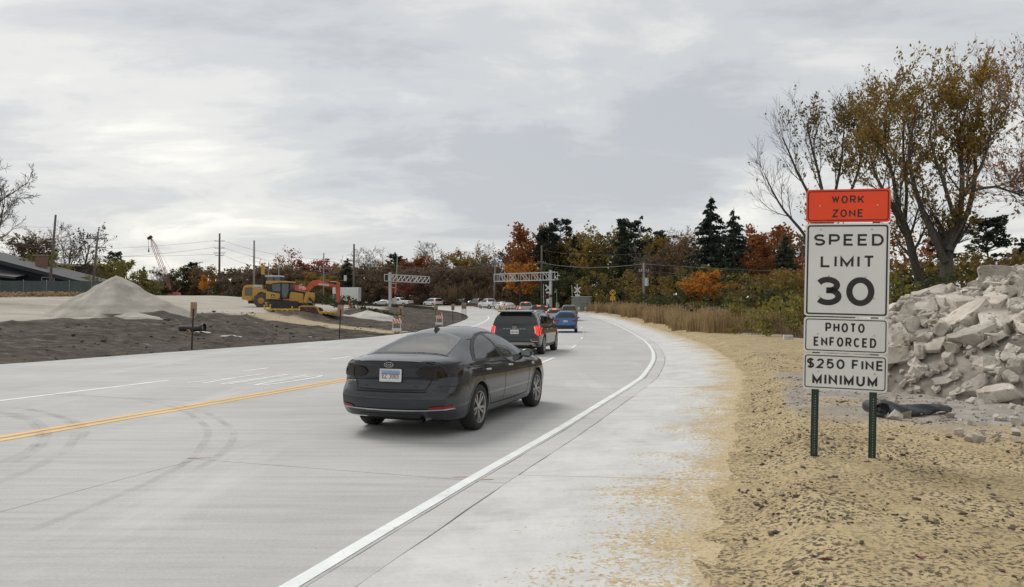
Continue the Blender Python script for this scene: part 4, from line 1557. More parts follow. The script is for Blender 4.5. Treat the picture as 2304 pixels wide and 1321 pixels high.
def build_suv():
    root = empty('suv', label='dark grey tall SUV with lit red tail lamps ahead of the sedan', cat='car')
    sh = Shell(SUV)
    ax0, ax1, r = 1.05, 3.95, 0.385
    me = sh.mesh('body', [M_PAL, M_WELL], [(ax0, 0.385, 0.43, 0.36), (ax1, 0.385, 0.43, 0.36)])
    body = link(bpy.data.objects.new('body', me), root)
    dlo = [(0.55, 1.15), (0.70, 1.55), (1.2, 1.60), (2.4, 1.61), (2.95, 1.56), (3.3, 1.38), (3.62, 1.12), (2.5, 1.11)]
    for v in ('left', 'right'):
        s = 1 if v == 'left' else -1
        sh.lay('window_surround', dlo, v, M_TRIMK, root, 0.003)
        sh.lay('quarter_window', [(0.66, 1.18), (0.78, 1.53), (1.20, 1.57), (1.26, 1.17)], v, M_GLASS, root, 0.006)
        sh.lay('rear_window', [(1.36, 1.16), (1.34, 1.575), (2.24, 1.585), (2.32, 1.145)], v, M_GLASS, root, 0.006)
        sh.lay('front_window', [(2.42, 1.145), (2.34, 1.585), (2.9, 1.535), (3.24, 1.36), (3.46, 1.14)], v, M_GLASS, root, 0.006)
        sh.seam('door_gap', [(2.37, 1.11), (2.40, 0.7), (2.36, 0.40)], v, 0.012, M_WELL, body)
        sh.seam('door_gap', [(1.30, 1.11), (1.28, 0.95), (1.55, 0.70), (1.62, 0.40)], v, 0.012, M_WELL, body)
        sh.seam('sill_cladding', [(1.55, 0.36), (2.5, 0.345), (3.45, 0.36)], v, 0.09, M_TRIMK, root, 0.006)
        sh.seam('belt_trim', [(0.6, 1.135), (2.5, 1.095), (3.6, 1.105)], v, 0.02, M_CHROME, root, 0.006)
        for hx in (1.5, 2.55):
            y = abs(sh.bvh.ray_cast(Vector((hx, 3 * s, 0.96)), Vector((0, -s, 0)))[0].y)
            MB().bar((hx, s * (y + 0.02), 0.97), (hx + 0.22, s * (y + 0.02), 0.97), 0.025, 0.035).build('door_handle', M_CHROME, root)
        mirror(root, 3.22, s * 0.90, 1.16, M_PAL, s)
        rail = MB().tube([(0.75, s * 0.66, ztop(sh, 0.75, s * 0.66, 0.0)), (0.95, s * 0.66, ztop(sh, 0.95, s * 0.66, 0.045)), (2.5, s * 0.655, ztop(sh, 2.5, s * 0.655, 0.045)), (2.8, s * 0.65, ztop(sh, 2.8, s * 0.65, 0.0))], 0.018, 6)
        rail.build('roof_rail', M_CHROME, root, smooth=True)
        lamp = [(0.76, 1.10), (0.90, 1.13), (0.955, 1.12), (0.955, 0.76), (0.90, 0.72), (0.80, 0.80)]
        lp = sh.lay('tail_lamp', lamp if s > 0 else mir(lamp), 'rear', M_TAIL, root, 0.012, 0.06)
        inner = [(0.735, 1.08), (0.765, 1.085), (0.80, 0.83), (0.77, 0.80)]
        sh.lay('lamp_chrome', inner if s > 0 else mir(inner), 'rear', M_CHROME, lp, 0.014, 0.06)
        sh.lay('tail_lamp_side', [(0.16, 0.76), (0.16, 1.12), (0.30, 1.10), (0.26, 0.78)], v, M_TAIL, lp, 0.010, 0.06)
        rf = [(0.66, 0.56), (0.88, 0.555), (0.88, 0.60), (0.70, 0.615)]
        sh.lay('reflector', rf if s > 0 else mir(rf), 'rear', M_REDLENS, root, 0.012, 0.06)
        sh.seam('reflector_trim', [(0.62, 0.61), (0.66, 0.54), (0.88, 0.53)] if s > 0 else [(-0.62, 0.61), (-0.66, 0.54), (-0.88, 0.53)], 'rear', 0.022, M_CHROME, root, 0.012)
        MB().box((0.10, s * 0.56, 0.385), (0.12, 0.26, 0.085)).build('exhaust_tip', M_WELL, root, bevel=0.02)
    sh.lay('rear_windscreen', [(-0.80, 1.14), (0.80, 1.14), (0.76, 1.36), (0.70, 1.60), (0, 1.62), (-0.70, 1.60), (-0.76, 1.36)], 'rear', M_GLASS, root, 0.006)
    mb = MB()
    zt = ztop(sh, 0.30, 0)
    mb.add([(0.10, -0.66, 1.655), (0.10, 0.66, 1.655), (0.36, 0.68, zt + 0.012), (0.36, -0.68, zt + 0.012), (0.10, -0.66, 1.625), (0.10, 0.66, 1.625), (0.36, 0.68, zt - 0.05), (0.36, -0.68, zt - 0.05)],
           [(0, 1, 2, 3), (4, 7, 6, 5), (0, 4, 5, 1), (1, 5, 6, 2), (3, 7, 4, 0), (2, 6, 7, 3)])
    mb.build('roof_spoiler', M_PAL, root, bevel=0.01)
    MB().bar((0.085, 0.05, 1.175), (0.115, -0.42, 1.16), 0.03, 0.035).build('rear_wiper', M_TRIMK, root)
    sh.lay('windscreen', [(3.05, -0.70), (3.88, -0.82), (3.92, 0), (3.88, 0.82), (3.05, 0.70), (3.02, 0)], 'top', M_GLASS, root, 0.006)
    sh.lay('skid_plate', [(-0.74, 0.47), (-0.60, 0.49), (0.60, 0.49), (0.74, 0.47), (0.82, 0.36), (0.74, 0.345), (0.40, 0.40), (-0.40, 0.40), (-0.74, 0.345), (-0.82, 0.36)], 'rear', M_RIM, root, 0.010, 0.06)
    sh.seam('tailgate_gap', [(-0.76, 1.08), (-0.80, 0.86), (-0.74, 0.69), (0.74, 0.69), (0.80, 0.86), (0.76, 1.08)], 'rear', 0.012, M_WELL, body)
    MB().box((1.2, 0, 0.29), (1.9, 1.4, 0.10)).build('underbody', M_WELL, root)
    number_plate(root, 0.065, 0.885, 0.32, 0.165, 0, 'AB 1762', blue=False)
    oval_badge(root, 0.060, 1.055, 0.085, 0.043, 'H', 0.07, 0.05)
    rear_text(root, 'PALISADE', 0.0, 0.995, 0.86, 0.03, 0.060, M_CHROME)
    mb = MB()
    zt = ztop(sh, 0.62, 0)
    mb.add([(0.55, 0, zt - 0.02), (0.56, 0, zt + 0.055), (0.72, 0, zt), (0.58, 0.03, zt - 0.01), (0.58, -0.03, zt - 0.01)], [(1, 2, 3), (2, 1, 4), (0, 1, 3), (1, 0, 4)])
    mb.build('aerial', M_TRIMK, root)
    for axx in (ax0, ax1):
        for s in (1, -1):
            wheel(root, (axx, s * 0.972, r), r, 0.25, s, M_RIM, 10)
    return root, ax0


suv, ax = build_suv()
p = on_plane(1226, 797)
place(suv, p, 12.5, ax, 0.985)

# ---- the blue wagon and the queue: one recipe, different bodies
WAG = dict(L=4.55, wmax=0.90, sup=3.8, rk=0.6, fk=0.8, rplan=0.16, fplan=0.25,
           top=[(0, 1.52), (0.3, 1.55), (1.0, 1.60), (2.0, 1.60), (2.6, 1.55), (3.0, 1.38), (3.4, 1.08), (4.0, 0.99), (4.55, 0.85)], belt=[(0, 0.98), (1, 0.98), (3.4, 0.92), (4.55, 0.72)],
           w=[(0, 0.85), (0.5, 0.89), (3.8, 0.90), (4.55, 0.80)], bot=[(0, 0.36), (0.5, 0.26), (4.0, 0.24), (4.55, 0.3)], tumble=[(0, 0.24), (2.5, 0.22), (3.4, 0.08), (4.55, 0.08)],
           rear=[(0.2, 0.12), (0.45, 0.0), (0.62, 0.0), (0.70, 0.05), (1.0, 0.08), (1.3, 0.22), (1.5, 0.36), (1.6, 0.36)], front=[(0.2, 0.06), (0.6, 0.0), (1.0, 0.08)])
CAR = dict(L=4.7, wmax=0.90, sup=2.9, rk=0.6, fk=0.8, rplan=0.16, fplan=0.3,
           top=[(0, 1.03), (0.5, 1.08), (0.65, 1.12), (1.3, 1.38), (2.1, 1.45), (2.7, 1.41), (3.5, 1.02), (4.2, 0.93), (4.7, 0.75)], belt=[(0, 0.90), (1.5, 0.93), (3.4, 0.88), (4.7, 0.65)],
           w=[(0, 0.84), (0.5, 0.89), (3.8, 0.90), (4.7, 0.80)], bot=[(0, 0.32), (0.5, 0.22), (4.0, 0.2), (4.7, 0.26)], tumble=[(0, 0.1), (1.3, 0.26), (2.7, 0.24), (3.5, 0.1), (4.7, 0.1)],
           rear=[(0.2, 0.12), (0.5, 0.0), (0.68, 0.06), (1.0, 0.08), (1.5, 0.06)], front=[(0.2, 0.06), (0.5, 0.0), (0.9, 0.1)])
BIG = dict(L=4.9, wmax=0.97, sup=5.0, rk=0.5, fk=0.8, rplan=0.12, fplan=0.22,
           top=[(0, 1.74), (0.4, 1.78), (2.4, 1.80), (2.9, 1.72), (3.4, 1.40), (3.7, 1.18), (4.4, 1.10), (4.9, 1.0)], belt=[(0, 1.08), (3.7, 1.05), (4.9, 0.88)],
           w=[(0, 0.93), (0.5, 0.96), (4.2, 0.97), (4.9, 0.88)], bot=[(0, 0.42), (0.5, 0.32), (4.2, 0.32), (4.9, 0.38)], tumble=[(0, 0.18), (2.6, 0.18), (3.7, 0.06), (4.9, 0.06)],
           rear=[(0.2, 0.1), (0.5, 0.0), (0.72, 0.04), (1.1, 0.06), (1.7, 0.2), (1.9, 0.2)], front=[(0.2, 0.06), (0.7, 0.0), (1.1, 0.06)])
PIC = dict(L=5.7, wmax=0.98, sup=5.0, rk=0.3, fk=0.7, rplan=0.05, fplan=0.2,
           top=[(0, 1.28), (2.0, 1.28), (2.12, 1.40), (2.25, 1.82), (2.6, 1.90), (3.6, 1.88), (4.0, 1.60), (4.35, 1.28), (5.2, 1.20), (5.7, 1.08)], belt=[(0, 1.16), (4.3, 1.14), (5.7, 0.98)],
           w=[(0, 0.95), (0.5, 0.97), (5.0, 0.98), (5.7, 0.92)], bot=[(0, 0.52), (0.5, 0.46), (5.0, 0.46), (5.7, 0.50)], tumble=[(0, 0.03), (2.0, 0.03), (2.4, 0.16), (3.7, 0.16), (4.35, 0.05), (5.7, 0.05)],
           rear=[(0.4, 0.04), (0.6, 0.0), (1.3, 0.03)], front=[(0.4, 0.06), (0.8, 0.0), (1.2, 0.05)])


def traffic(kind, name, label, m, loc, heading, lights='tail', brake=False, plate=True, group='cars queueing towards the crossing', roof=False, face=False):
    P = {'wagon': WAG, 'car': CAR, 'big': BIG, 'pickup': PIC}[kind]
    root = empty(name, label=label, cat={'pickup': 'pickup truck'}.get(kind, 'car'), group=group)
    sh = Shell(P, hi=(kind == 'wagon'))
    L_, wm = P['L'], P['wmax']
    r = 0.34 if kind in ('car', 'wagon') else 0.39
    axs = (0.95, L_ - 0.92) if kind != 'pickup' else (1.25, L_ - 0.95)
    me = sh.mesh('body', [m, M_WELL], [(a, r, r + 0.05, 0.3) for a in axs])
    body = link(bpy.data.objects.new('body', me), root)
    zb = sh.belt(2.0) + 0.05
    if kind == 'pickup':
        sw = [(2.36, zb + 0.02), (2.40, 1.75), (3.55, 1.77), (3.88, 1.55), (4.18, zb + 0.04)]
        rwn = [(-0.70, 1.36), (0.70, 1.36), (0.66, 1.74), (-0.66, 1.74)]
    elif kind == 'car':
        sw = [(1.0, zb + 0.04), (1.5, 1.28), (2.1, 1.36), (2.6, 1.32), (3.3, zb + 0.03)]
        rwn = None
    else:
        t = sh.top(1.2) - 0.14
        sw = [(0.55, zb + 0.03), (0.72, t - 0.04), (1.5, t), (2.4, t - 0.01), (2.85, t - 0.12), (3.3, zb + 0.02)]
        if kind == 'big':
            sw[-1] = (3.55, zb + 0.02)
        zt_ = sh.top(0) - 0.10
        rwn = [(-wm * 0.80, zb + 0.06), (wm * 0.80, zb + 0.06), (wm * 0.70, zt_), (-wm * 0.70, zt_)]
    for v in ('left', 'right'):
        sh.lay('side_window', sw, v, M_GLASS, root, 0.006, 0.15)
        s = 1 if v == 'left' else -1
        mx_ = sw[-1][0] - 0.25
        mirror(root, mx_, s * wm * 0.93, zb + 0.06, M_TRIMK if kind == 'wagon' else m, s)
    if rwn:
        sh.lay('rear_windscreen', rwn, 'rear', M_GLASS, root, 0.008, 0.15)
    else:
        sh.lay('rear_windscreen', [(0.68, -0.58), (0.68, 0.58), (1.32, 0.48), (1.32, -0.48)], 'top', M_GLASSR, root, 0.006, 0.15)
    x0 = {'wagon': 2.72, 'car': 2.78, 'big': 2.98, 'pickup': 3.75}[kind]
    x1 = {'wagon': 3.36, 'car': 3.46, 'big': 3.66, 'pickup': 4.30}[kind]
    sh.lay('windscreen', [(x0, -wm * 0.66), (x1, -wm * 0.80), (x1, wm * 0.80), (x0, wm * 0.66)], 'top', M_GLASS, root, 0.008, 0.15)
    zl = sh.belt(0) - 0.09
    for s in (1, -1):
        lm = M_BRAKE if brake else (M_TAIL if lights == 'tail' else M_REDLENS)
        if kind == 'wagon':
            pts = [(0.44, zl - 0.02), (0.47, zl + 0.05), (0.84, zl + 0.09), (0.84, zl - 0.09), (0.62, zl - 0.08)]
            lm = M_REDLENS
        elif kind in ('big', 'pickup'):
            pts = [(wm * 0.80, zl - 0.24), (wm * 0.80, zl + 0.1), (wm * 0.95, zl + 0.1), (wm * 0.95, zl - 0.24)]
        else:
            pts = [(0.46, zl - 0.08), (0.46, zl + 0.06), (0.85, zl + 0.06), (0.85, zl - 0.08)]
        sh.lay('tail_lamp', pts if s > 0 else mir(pts), 'rear', lm, root, 0.012, 0.1)
        zf = sh.belt(L_) - 0.06
        fp = [(wm * 0.52, zf - 0.08), (wm * 0.52, zf + 0.07), (wm * 0.88, zf + 0.07), (wm * 0.88, zf - 0.08)]
        sh.lay('head_lamp', fp if s > 0 else mir(fp), 'front', M_HEAD if lights == 'head' else M_LENSC, root, 0.012, 0.1)
        if kind == 'wagon':
            rf = [(0.70, 0.47), (0.70, 0.62), (0.83, 0.62), (0.83, 0.47)]
            sh.lay('reflector', rf if s > 0 else mir(rf), 'rear', M_REDLENS, root, 0.012, 0.1)
    sh.lay('grille', [(-wm * 0.45, sh.belt(L_) - 0.32), (wm * 0.45, sh.belt(L_) - 0.32), (wm * 0.48, sh.belt(L_) + 0.02), (-wm * 0.48, sh.belt(L_) + 0.02)], 'front', M_TRIMK, root, 0.008, 0.15)
    if brake:
        sh.lay('high_brake_lamp', [(-0.20, sh.top(0) - 0.09), (0.20, sh.top(0) - 0.09), (0.20, sh.top(0) - 0.02), (-0.20, sh.top(0) - 0.02)] if rwn else [(-0.2, 0.98), (0.2, 0.98), (0.2, 1.02), (-0.2, 1.02)], 'rear', M_BRAKE, root, 0.014, 0.2)
    bz = sh.bot(0.2)
    sh.lay('rear_bumper', [(-wm * 0.85, bz + 0.06), (wm * 0.85, bz + 0.06), (wm * 0.88, bz + 0.24), (-wm * 0.88, bz + 0.24)], 'rear', M_CHROME if kind == 'pickup' else M_TRIMK, root, 0.012, 0.15)
    if plate:
        number_plate(root, -0.005 + (0.07 if kind != 'pickup' else 0.02), zl - 0.06 if kind != 'pickup' else 0.86, 0.34, 0.16, 0, 'RD 204', blue=False, frame=False)
    if roof:
        for s in (1, -1):
            MB().bar((0.6, s * 0.56, ztop(sh, 0.6, s * 0.56, 0.03)), (2.4, s * 0.56, ztop(sh, 2.4, s * 0.56, 0.03)), 0.035, 0.04).build('roof_rail', M_TRIMK, root)
    for a in axs:
        for s in (1, -1):
            wheel(root, (a, s * (wm - 0.02), r), r, 0.22, s, M_RIM, 5, detail=(kind == 'wagon'))
    MB().box((L_ / 2, 0, bz + 0.03), (L_ * 0.7, wm * 1.4, 0.1)).build('underbody', M_WELL, root)
    h = R_(heading)
    root.location = loc
    root.rotation_euler = (0, 0, math.pi / 2 - h)
    return root


P_BLUE = paint('blue_wagon_paint', (0.045, 0.125, 0.30))
P_WHITE = paint('white_car_paint', (0.62, 0.63, 0.64), 0.0, 0.35)
P_SILVER = paint('silver_car_paint', (0.34, 0.345, 0.35), 0.5, 0.35)
P_BLACK = paint('black_car_paint', (0.014, 0.015, 0.017), 0.2)
P_GREY = paint('grey_car_paint', (0.12, 0.125, 0.13), 0.4)
P_RED = paint('dark_red_car_paint', (0.13, 0.02, 0.022), 0.3)
P_GOLD = paint('tan_van_paint', (0.25, 0.22, 0.17), 0.3)
P_GREEN = paint('dark_green_car_paint', (0.03, 0.04, 0.035), 0.3)


def road_z(x, y):
    return float(near(RIGHT, [x], [y])[1][0])


def qcar(px, Y, heading, *a, **k):
    """A car whose rear centre stands at depth Y under photo column px."""
    x = (px - 1152) / FOC * Y
    return traffic(*a, loc=(x, Y, road_z(x, Y)), heading=heading, **k)


qcar(1272, 55.0, 4.5, 'wagon', 'wagon', 'blue wagon with black door mirror right behind the tan van', P_BLUE, lights='off', roof=True)
qcar(1281, 84, 3, 'big', 'van', 'tan van stopped just left of the grey signal cabinet', P_GOLD, lights='off')
qcar(1247, 76, 3, 'wagon', 'hatchback', 'silver hatchback with bright brake lamps, half hidden behind the blue wagon', P_SILVER, brake=True)
qcar(1228, 92, 2, 'wagon', 'hatchback', 'dark red hatchback with brake lamps lit, left of the silver hatchback', P_RED, brake=True)
qcar(1212, 84, 2, 'big', 'suv', 'black SUV half hidden above the roof rails of the dark grey SUV', P_BLACK, brake=True)
qcar(1140, 126, -20, 'car', 'sedan', 'white sedan just right of the white pickup in the queue', P_WHITE, brake=True)
qcar(1101, 140, -30, 'car', 'sedan', 'dark red sedan between the white pickup and the grey SUV', P_RED)
qcar(1066, 151, -30, 'car', 'sedan', 'silver sedan squeezed between the grey and the black SUV', P_SILVER)
qcar(1183, 106, 0, 'big', 'suv', 'silver SUV with three red brake lamps above the dark SUV roof', P_SILVER, brake=True)
qcar(1150, 118, -8, 'car', 'sedan', 'silver sedan with red lamps behind the yellow marker posts', P_SILVER, brake=False)
qcar(1119, 132, -30, 'pickup', 'pickup_truck', 'white pickup truck at the left end of the yellow marker posts', P_WHITE, lights='off')
qcar(1085, 146, -28, 'big', 'suv', 'grey SUV with red tail lamps between a white pickup and a black SUV', P_GREY)
qcar(1052, 152, -30, 'big', 'suv', 'black SUV on the curve, second dark car left of the white pickup', P_BLACK, lights='off')
qcar(1004, 158, -40, 'car', 'sedan', 'black sedan tucked behind the white SUV', P_BLACK, lights='off')
qcar(988, 152, -38, 'big', 'suv', 'white SUV with red tail lamps beside the oncoming dark pickup', P_WHITE)
qcar(955, 166, 140, 'pickup', 'pickup_truck', 'dark oncoming pickup truck with its headlamp lit', P_GREEN, lights='head', group='oncoming cars past the crossing')
qcar(925, 156, -62, 'pickup', 'pickup_truck', 'white pickup truck between the signal mast and the dark pickup', P_WHITE, lights='off')
qcar(884, 164, -68, 'car', 'sedan', 'white sedan with red lamps behind the left signal mast', P_WHITE)

# ------------------------------------------------------------------ railway crossing, poles, wires, barricades
M_GALV = mat('galvanised_steel', (0.56, 0.57, 0.57), (0.45, 0.46, 0.46), 4, 0.5, metal=0.15)
M_BLACKM = mat('black_metal', (0.015, 0.015, 0.016), (0.025, 0.025, 0.025), 8, 0.6)
M_SIGW = mat('signal_white', (0.62, 0.62, 0.60), (0.52, 0.52, 0.50), 6, 0.5)
M_CABINET = mat('cabinet_grey', (0.20, 0.20, 0.185), (0.155, 0.155, 0.145), 2.5, 0.6)
M_SIGY = mat('sign_yellow', (0.72, 0.42, 0.025), (0.65, 0.37, 0.02), 5, 0.5)
M_POLE = mat('weathered_pole', (0.085, 0.07, 0.058), (0.15, 0.13, 0.112), 3, 0.9, stretch=(8, 8, 0.6), bump=0.4)
M_POLEG = mat('grey_pole', (0.19, 0.178, 0.16), (0.27, 0.255, 0.235), 3, 0.9, stretch=(8, 8, 0.6), bump=0.4)
M_POLER = mat('rusty_steel_pole', (0.085, 0.055, 0.052), (0.11, 0.08, 0.075), 3, 0.8)
M_WIRE = mat('cable', (0.16, 0.165, 0.165), (0.11, 0.11, 0.11), 3, 0.7)
M_WIREK = mat('cable_dark', (0.06, 0.06, 0.06), (0.08, 0.08, 0.08), 3, 0.7)
M_STRIPEO = mat('barricade_orange', (0.75, 0.12, 0.04), (0.66, 0.10, 0.04), 7, 0.5)
M_STRIPEW = mat('barricade_white', (0.80, 0.79, 0.77), (0.70, 0.69, 0.67), 7, 0.5)
M_AMBER = mat('amber_lens', (0.62, 0.22, 0.02), (0.55, 0.17, 0.015), 6, 0.25)
M_PLY = mat('plywood', (0.36, 0.235, 0.15), (0.28, 0.175, 0.11), 5, 0.8, stretch=(6, 6, 1))
M_SAND = mat('sandbag', (0.52, 0.24, 0.12), (0.42, 0.18, 0.09), 9, 0.9)
M_KERBY = mat('kerb_yellow', (0.62, 0.47, 0.12), (0.5, 0.38, 0.1), 4, 0.7)


def x_disc(mb, c, r, y0, y1, n=20):
    mb.lathe([(0.0005, y0), (r, y0), (r, y1), (0.0005, y1)], c, 'y', n)


def crossbuck(parent, c, size, yaw=0.0, lamps=True):
    cx, cy, cz = c
    g = bpy.data.objects.new('crossbuck', None)
    link(g, parent)
    g.location = c
    g.rotation_euler = (0, 0, yaw)
    for k, a in enumerate((45, -45)):
        MB().box((0, -0.01 - 0.025 * k, 0), (size * 1.35, 0.02, size * 0.23), (0, R_(a), 0)).build('blade', M_SIGW, g)
    if lamps:
        MB().box((0, -0.02, -size * 0.85), (size * 0.75, 0.02, size * 0.3)).build('track_plate', M_SIGW, g)
        for s in (-1, 1):
            mb = MB()
            x_disc(mb, (s * size * 0.46, 0, -size * 1.45), size * 0.27, -0.06, -0.03)
            lb = mb.build('lamp_backing', M_BLACKM, g)
            mb = MB()
            x_disc(mb, (s * size * 0.46, 0, -size * 1.45), size * 0.13, -0.12, -0.06)
            mb.build('lamp_lens', M_REDLENS, lb)
        MB().bar((-size * 0.5, -0.01, -size * 1.45), (size * 0.5, -0.01, -size * 1.45), 0.06).build('lamp_bar', M_BLACKM, g)
    return g


def gantry(label, mast, end, z_base, z_low, z_high, overhang):
    root = empty('signal_gantry', (mast[0], mast[1], z_base), 0, label, 'signal gantry', 'cantilever signal gantries')
    d = Vector((end[0] - mast[0], end[1] - mast[1], 0))
    L_ = d.length
    root.rotation_euler = (0, 0, math.atan2(d.y, d.x))
    zl, zh = z_low - z_base, z_high - z_base
    mb = MB()
    mb.tube([(0, 0, -0.3), (0, 0, zh + 0.35)], [0.27, 0.24], 12)
    mb.build('mast', M_GALV, root, smooth=True, autosmooth=50)
    mb = MB()
    mb.box((0, 0, 0.1), (0.9, 0.9, 0.35))
    mb.build('footing', M_GALV, root)
    x0 = -overhang
    for y in (-0.45, 0.45):
        for z in (zl, zh):
            MB().bar((x0, y, z), (L_, y, z), 0.13).build('chord', M_GALV, root)
        n = max(4, int((L_ - x0) / 1.15))
        for k in range(n + 1):
            x = x0 + (L_ - x0) * k / n
            MB().bar((x, y, zl), (x, y, zh), 0.085).build('strut', M_GALV, root)
            if k < n:
                if k % 2:
                    MB().bar((x, y, zl), (x0 + (L_ - x0) * (k + 1) / n, y, zh), 0.075).build('diagonal', M_GALV, root)
    for k in range(0, 9):
        x = x0 + (L_ - x0) * k / 8
        MB().bar((x, -0.45, zl), (x, 0.45, zl), 0.07).build('cross_tie', M_GALV, root)
    return root, L_, zl, zh


MASTR, ENDR = (6.35, 124.0), (-2.85, 131.0)
ga, Lg, zl, zh = gantry('cantilever signal gantry over the queueing cars, mast beside the crossbucks', MASTR, ENDR, gz(*MASTR), 6.5, 7.75, 1.1)
cb = crossbuck(ga, (Lg * 0.72, -0.6, (zl + zh) / 2), 1.0, 0, False)
cb.rotation_euler = (0, 0, R_(180) - 0.0)
crossbuck(ga, (0.2, 0.45, 3.6), 0.95, R_(180) + 0.6)
MB().box((0.1, 0.5, 1.3), (0.6, 0.5, 0.9)).build('gate_motor', M_SIGW, ga, bevel=0.05)
MB().bar((0.1, 0.9, 1.2), (-0.1, 0.95, -0.1), 0.25, 0.12).build('counterweight', M_GALV, ga)
MB().bar((0.9, 0.7, 0.9), (0.95, 0.7, 4.2), 0.10, 0.05).build('gate_arm', M_SIGW, ga)
MASTL, ENDL = (-21.3, 132.0), (-15.8, 141.5)
gb, Lg2, zl2, zh2 = gantry('cantilever signal gantry left of the crossing behind the dark soil', MASTL, ENDL, gz(*MASTL), 6.6, 7.75, 1.0)
crossbuck(gb, (Lg2 * 0.62, -0.6, (zl2 + zh2) / 2), 0.9, R_(180), False)
for zz in (4.2, 3.5):
    MB().bar((-0.6, -0.4, zz), (1.1, -0.4, zz), 0.09).build('signal_arm', M_GALV, gb)
for k, (xx, zz) in enumerate(((0.6, 2.2), (1.2, 2.2))):
    mb = MB()
    x_disc(mb, (xx, 0, zz), 0.28, -0.75, -0.65)
    mb.build('lamp_backing', M_BLACKM, gb)
MB().box((0.7, -0.4, 1.1), (0.7, 0.6, 1.0)).build('gate_motor', M_SIGW, gb, bevel=0.05)
MB().bar((0.6, -0.5, 1.2), (0.8, -0.6, 5.0), 0.10, 0.06).build('gate_arm', M_STRIPEO, gb)


def signal_post(px, Y, label, top, size, lamps=True, plate=False):
    x = (px - 1152) / FOC * Y
    root = empty('crossing_signal', (x, Y, gz(x, Y)), 0, label, 'crossing signal', 'crossing signals on posts')
    zt = EYE + (HOR - top) / FOC * Y - root.location.z
    MB().tube([(0, 0, -0.3), (0, 0, zt)], 0.06, 8).build('post', M_GALV, root, smooth=True)
    MB().box((0, 0, 0.15), (0.4, 0.4, 0.4)).build('base', M_GALV, root)
    crossbuck(root, (0, -0.1, zt - size * 0.9), size, 0, lamps)
    if plate:
        MB().box((0.1, -0.12, zt - 3.3), (0.6, 0.03, 0.75)).build('plate', M_SIGW, root)
    else:
        MB().box((0, 0.1, 1.2), (0.5, 0.5, 0.8)).build('gate_motor', M_SIGW, root, bevel=0.05)
        MB().bar((-0.75, 0, 1.3), (-0.85, 0, zt - 0.1), 0.11, 0.05).build('gate_arm', M_SIGW, root)
    return root


signal_post(1299, 116, 'crossbuck signal with black lamps in front of the grey cabinet', 640, 0.95)
signal_post(1253, 128, 'thin crossbuck post with white square plate, between gantry mast and cabinet', 642, 0.9, False, True)

# signal cabinet
cx, cy = 10.75, 116.5
cab = empty('signal_cabinet', (cx, cy, gz(cx, cy) - 0.1), R_(-8), 'grey metal signal cabinet beside the crossing', 'cabinet')
MB().prism([(-1.5, 0), (1.5, 0), (1.5, 1.95), (1.25, 2.2), (-1.25, 2.2), (-1.5, 1.95)], 'y', -1.2, 1.2).build('housing', M_CABINET, cab, bevel=0.03)
for x in (-0.75, 0.75):
    dr = MB().box((x, -1.22, 1.0), (1.3, 0.04, 1.6)).build('door', M_CABINET, cab)
    MB().box((x + (0.35 if x < 0 else -0.1), -1.25, 0.45), (0.32, 0.02, 0.42)).build('notice', M_SIGW, dr)
MB().box((0, 0, 2.24), (3.2, 2.5, 0.07)).build('roof', M_GALV, cab)
MB().box((0, 0, -0.05), (3.3, 2.6, 0.3)).build('plinth', M_GALV, cab)

# round yellow advance sign
cx, cy = 14.0, 105.0
rr_ = empty('railway_warning_sign', (cx, cy, gz(cx, cy)), 0, 'round yellow railway warning sign with black cross in tan grass', 'sign')
MB().bar((0, 0, -0.2), (0, 0, 3.3), 0.06).build('post', M_GALV, rr_)
mb = MB()
x_disc(mb, (0, 0, 2.85), 0.48, -0.06, -0.04, 28)
dsk = mb.build('disc', M_SIGY, rr_)
mb = MB()
for a in (45, -45):
    mb.box((0, -0.066 - 0.001 * (a > 0), 2.85), (0.92, 0.006, 0.10), (0, R_(a), 0))
mb.build('cross_stroke', M_INK, dsk)
o_ = [(0.48 * math.cos(2 * math.pi * k / 28), 2.85 + 0.48 * math.sin(2 * math.pi * k / 28)) for k in range(28)]
i_ = [(0.43 * math.cos(2 * math.pi * k / 28), 2.85 + 0.43 * math.sin(2 * math.pi * k / 28)) for k in range(28)]
ring_prism(MB(), o_, i_, -0.07, -0.061).build('rim_line', M_INK, dsk)
for s in (-1, 1):
    lettering('R', 0.13, 0.2, s * 0.27, 2.85, -0.0665, M_INK, dsk, 0.035)
pl = MB().box((0, -0.05, 2.05), (0.72, 0.02, 0.56)).build('plate', M_SIGY, rr_)
for k in range(2):
    MB().box((0, -0.062, 2.15 - 0.2 * k), (0.45, 0.004, 0.06)).build('plate_print', M_INK, pl)


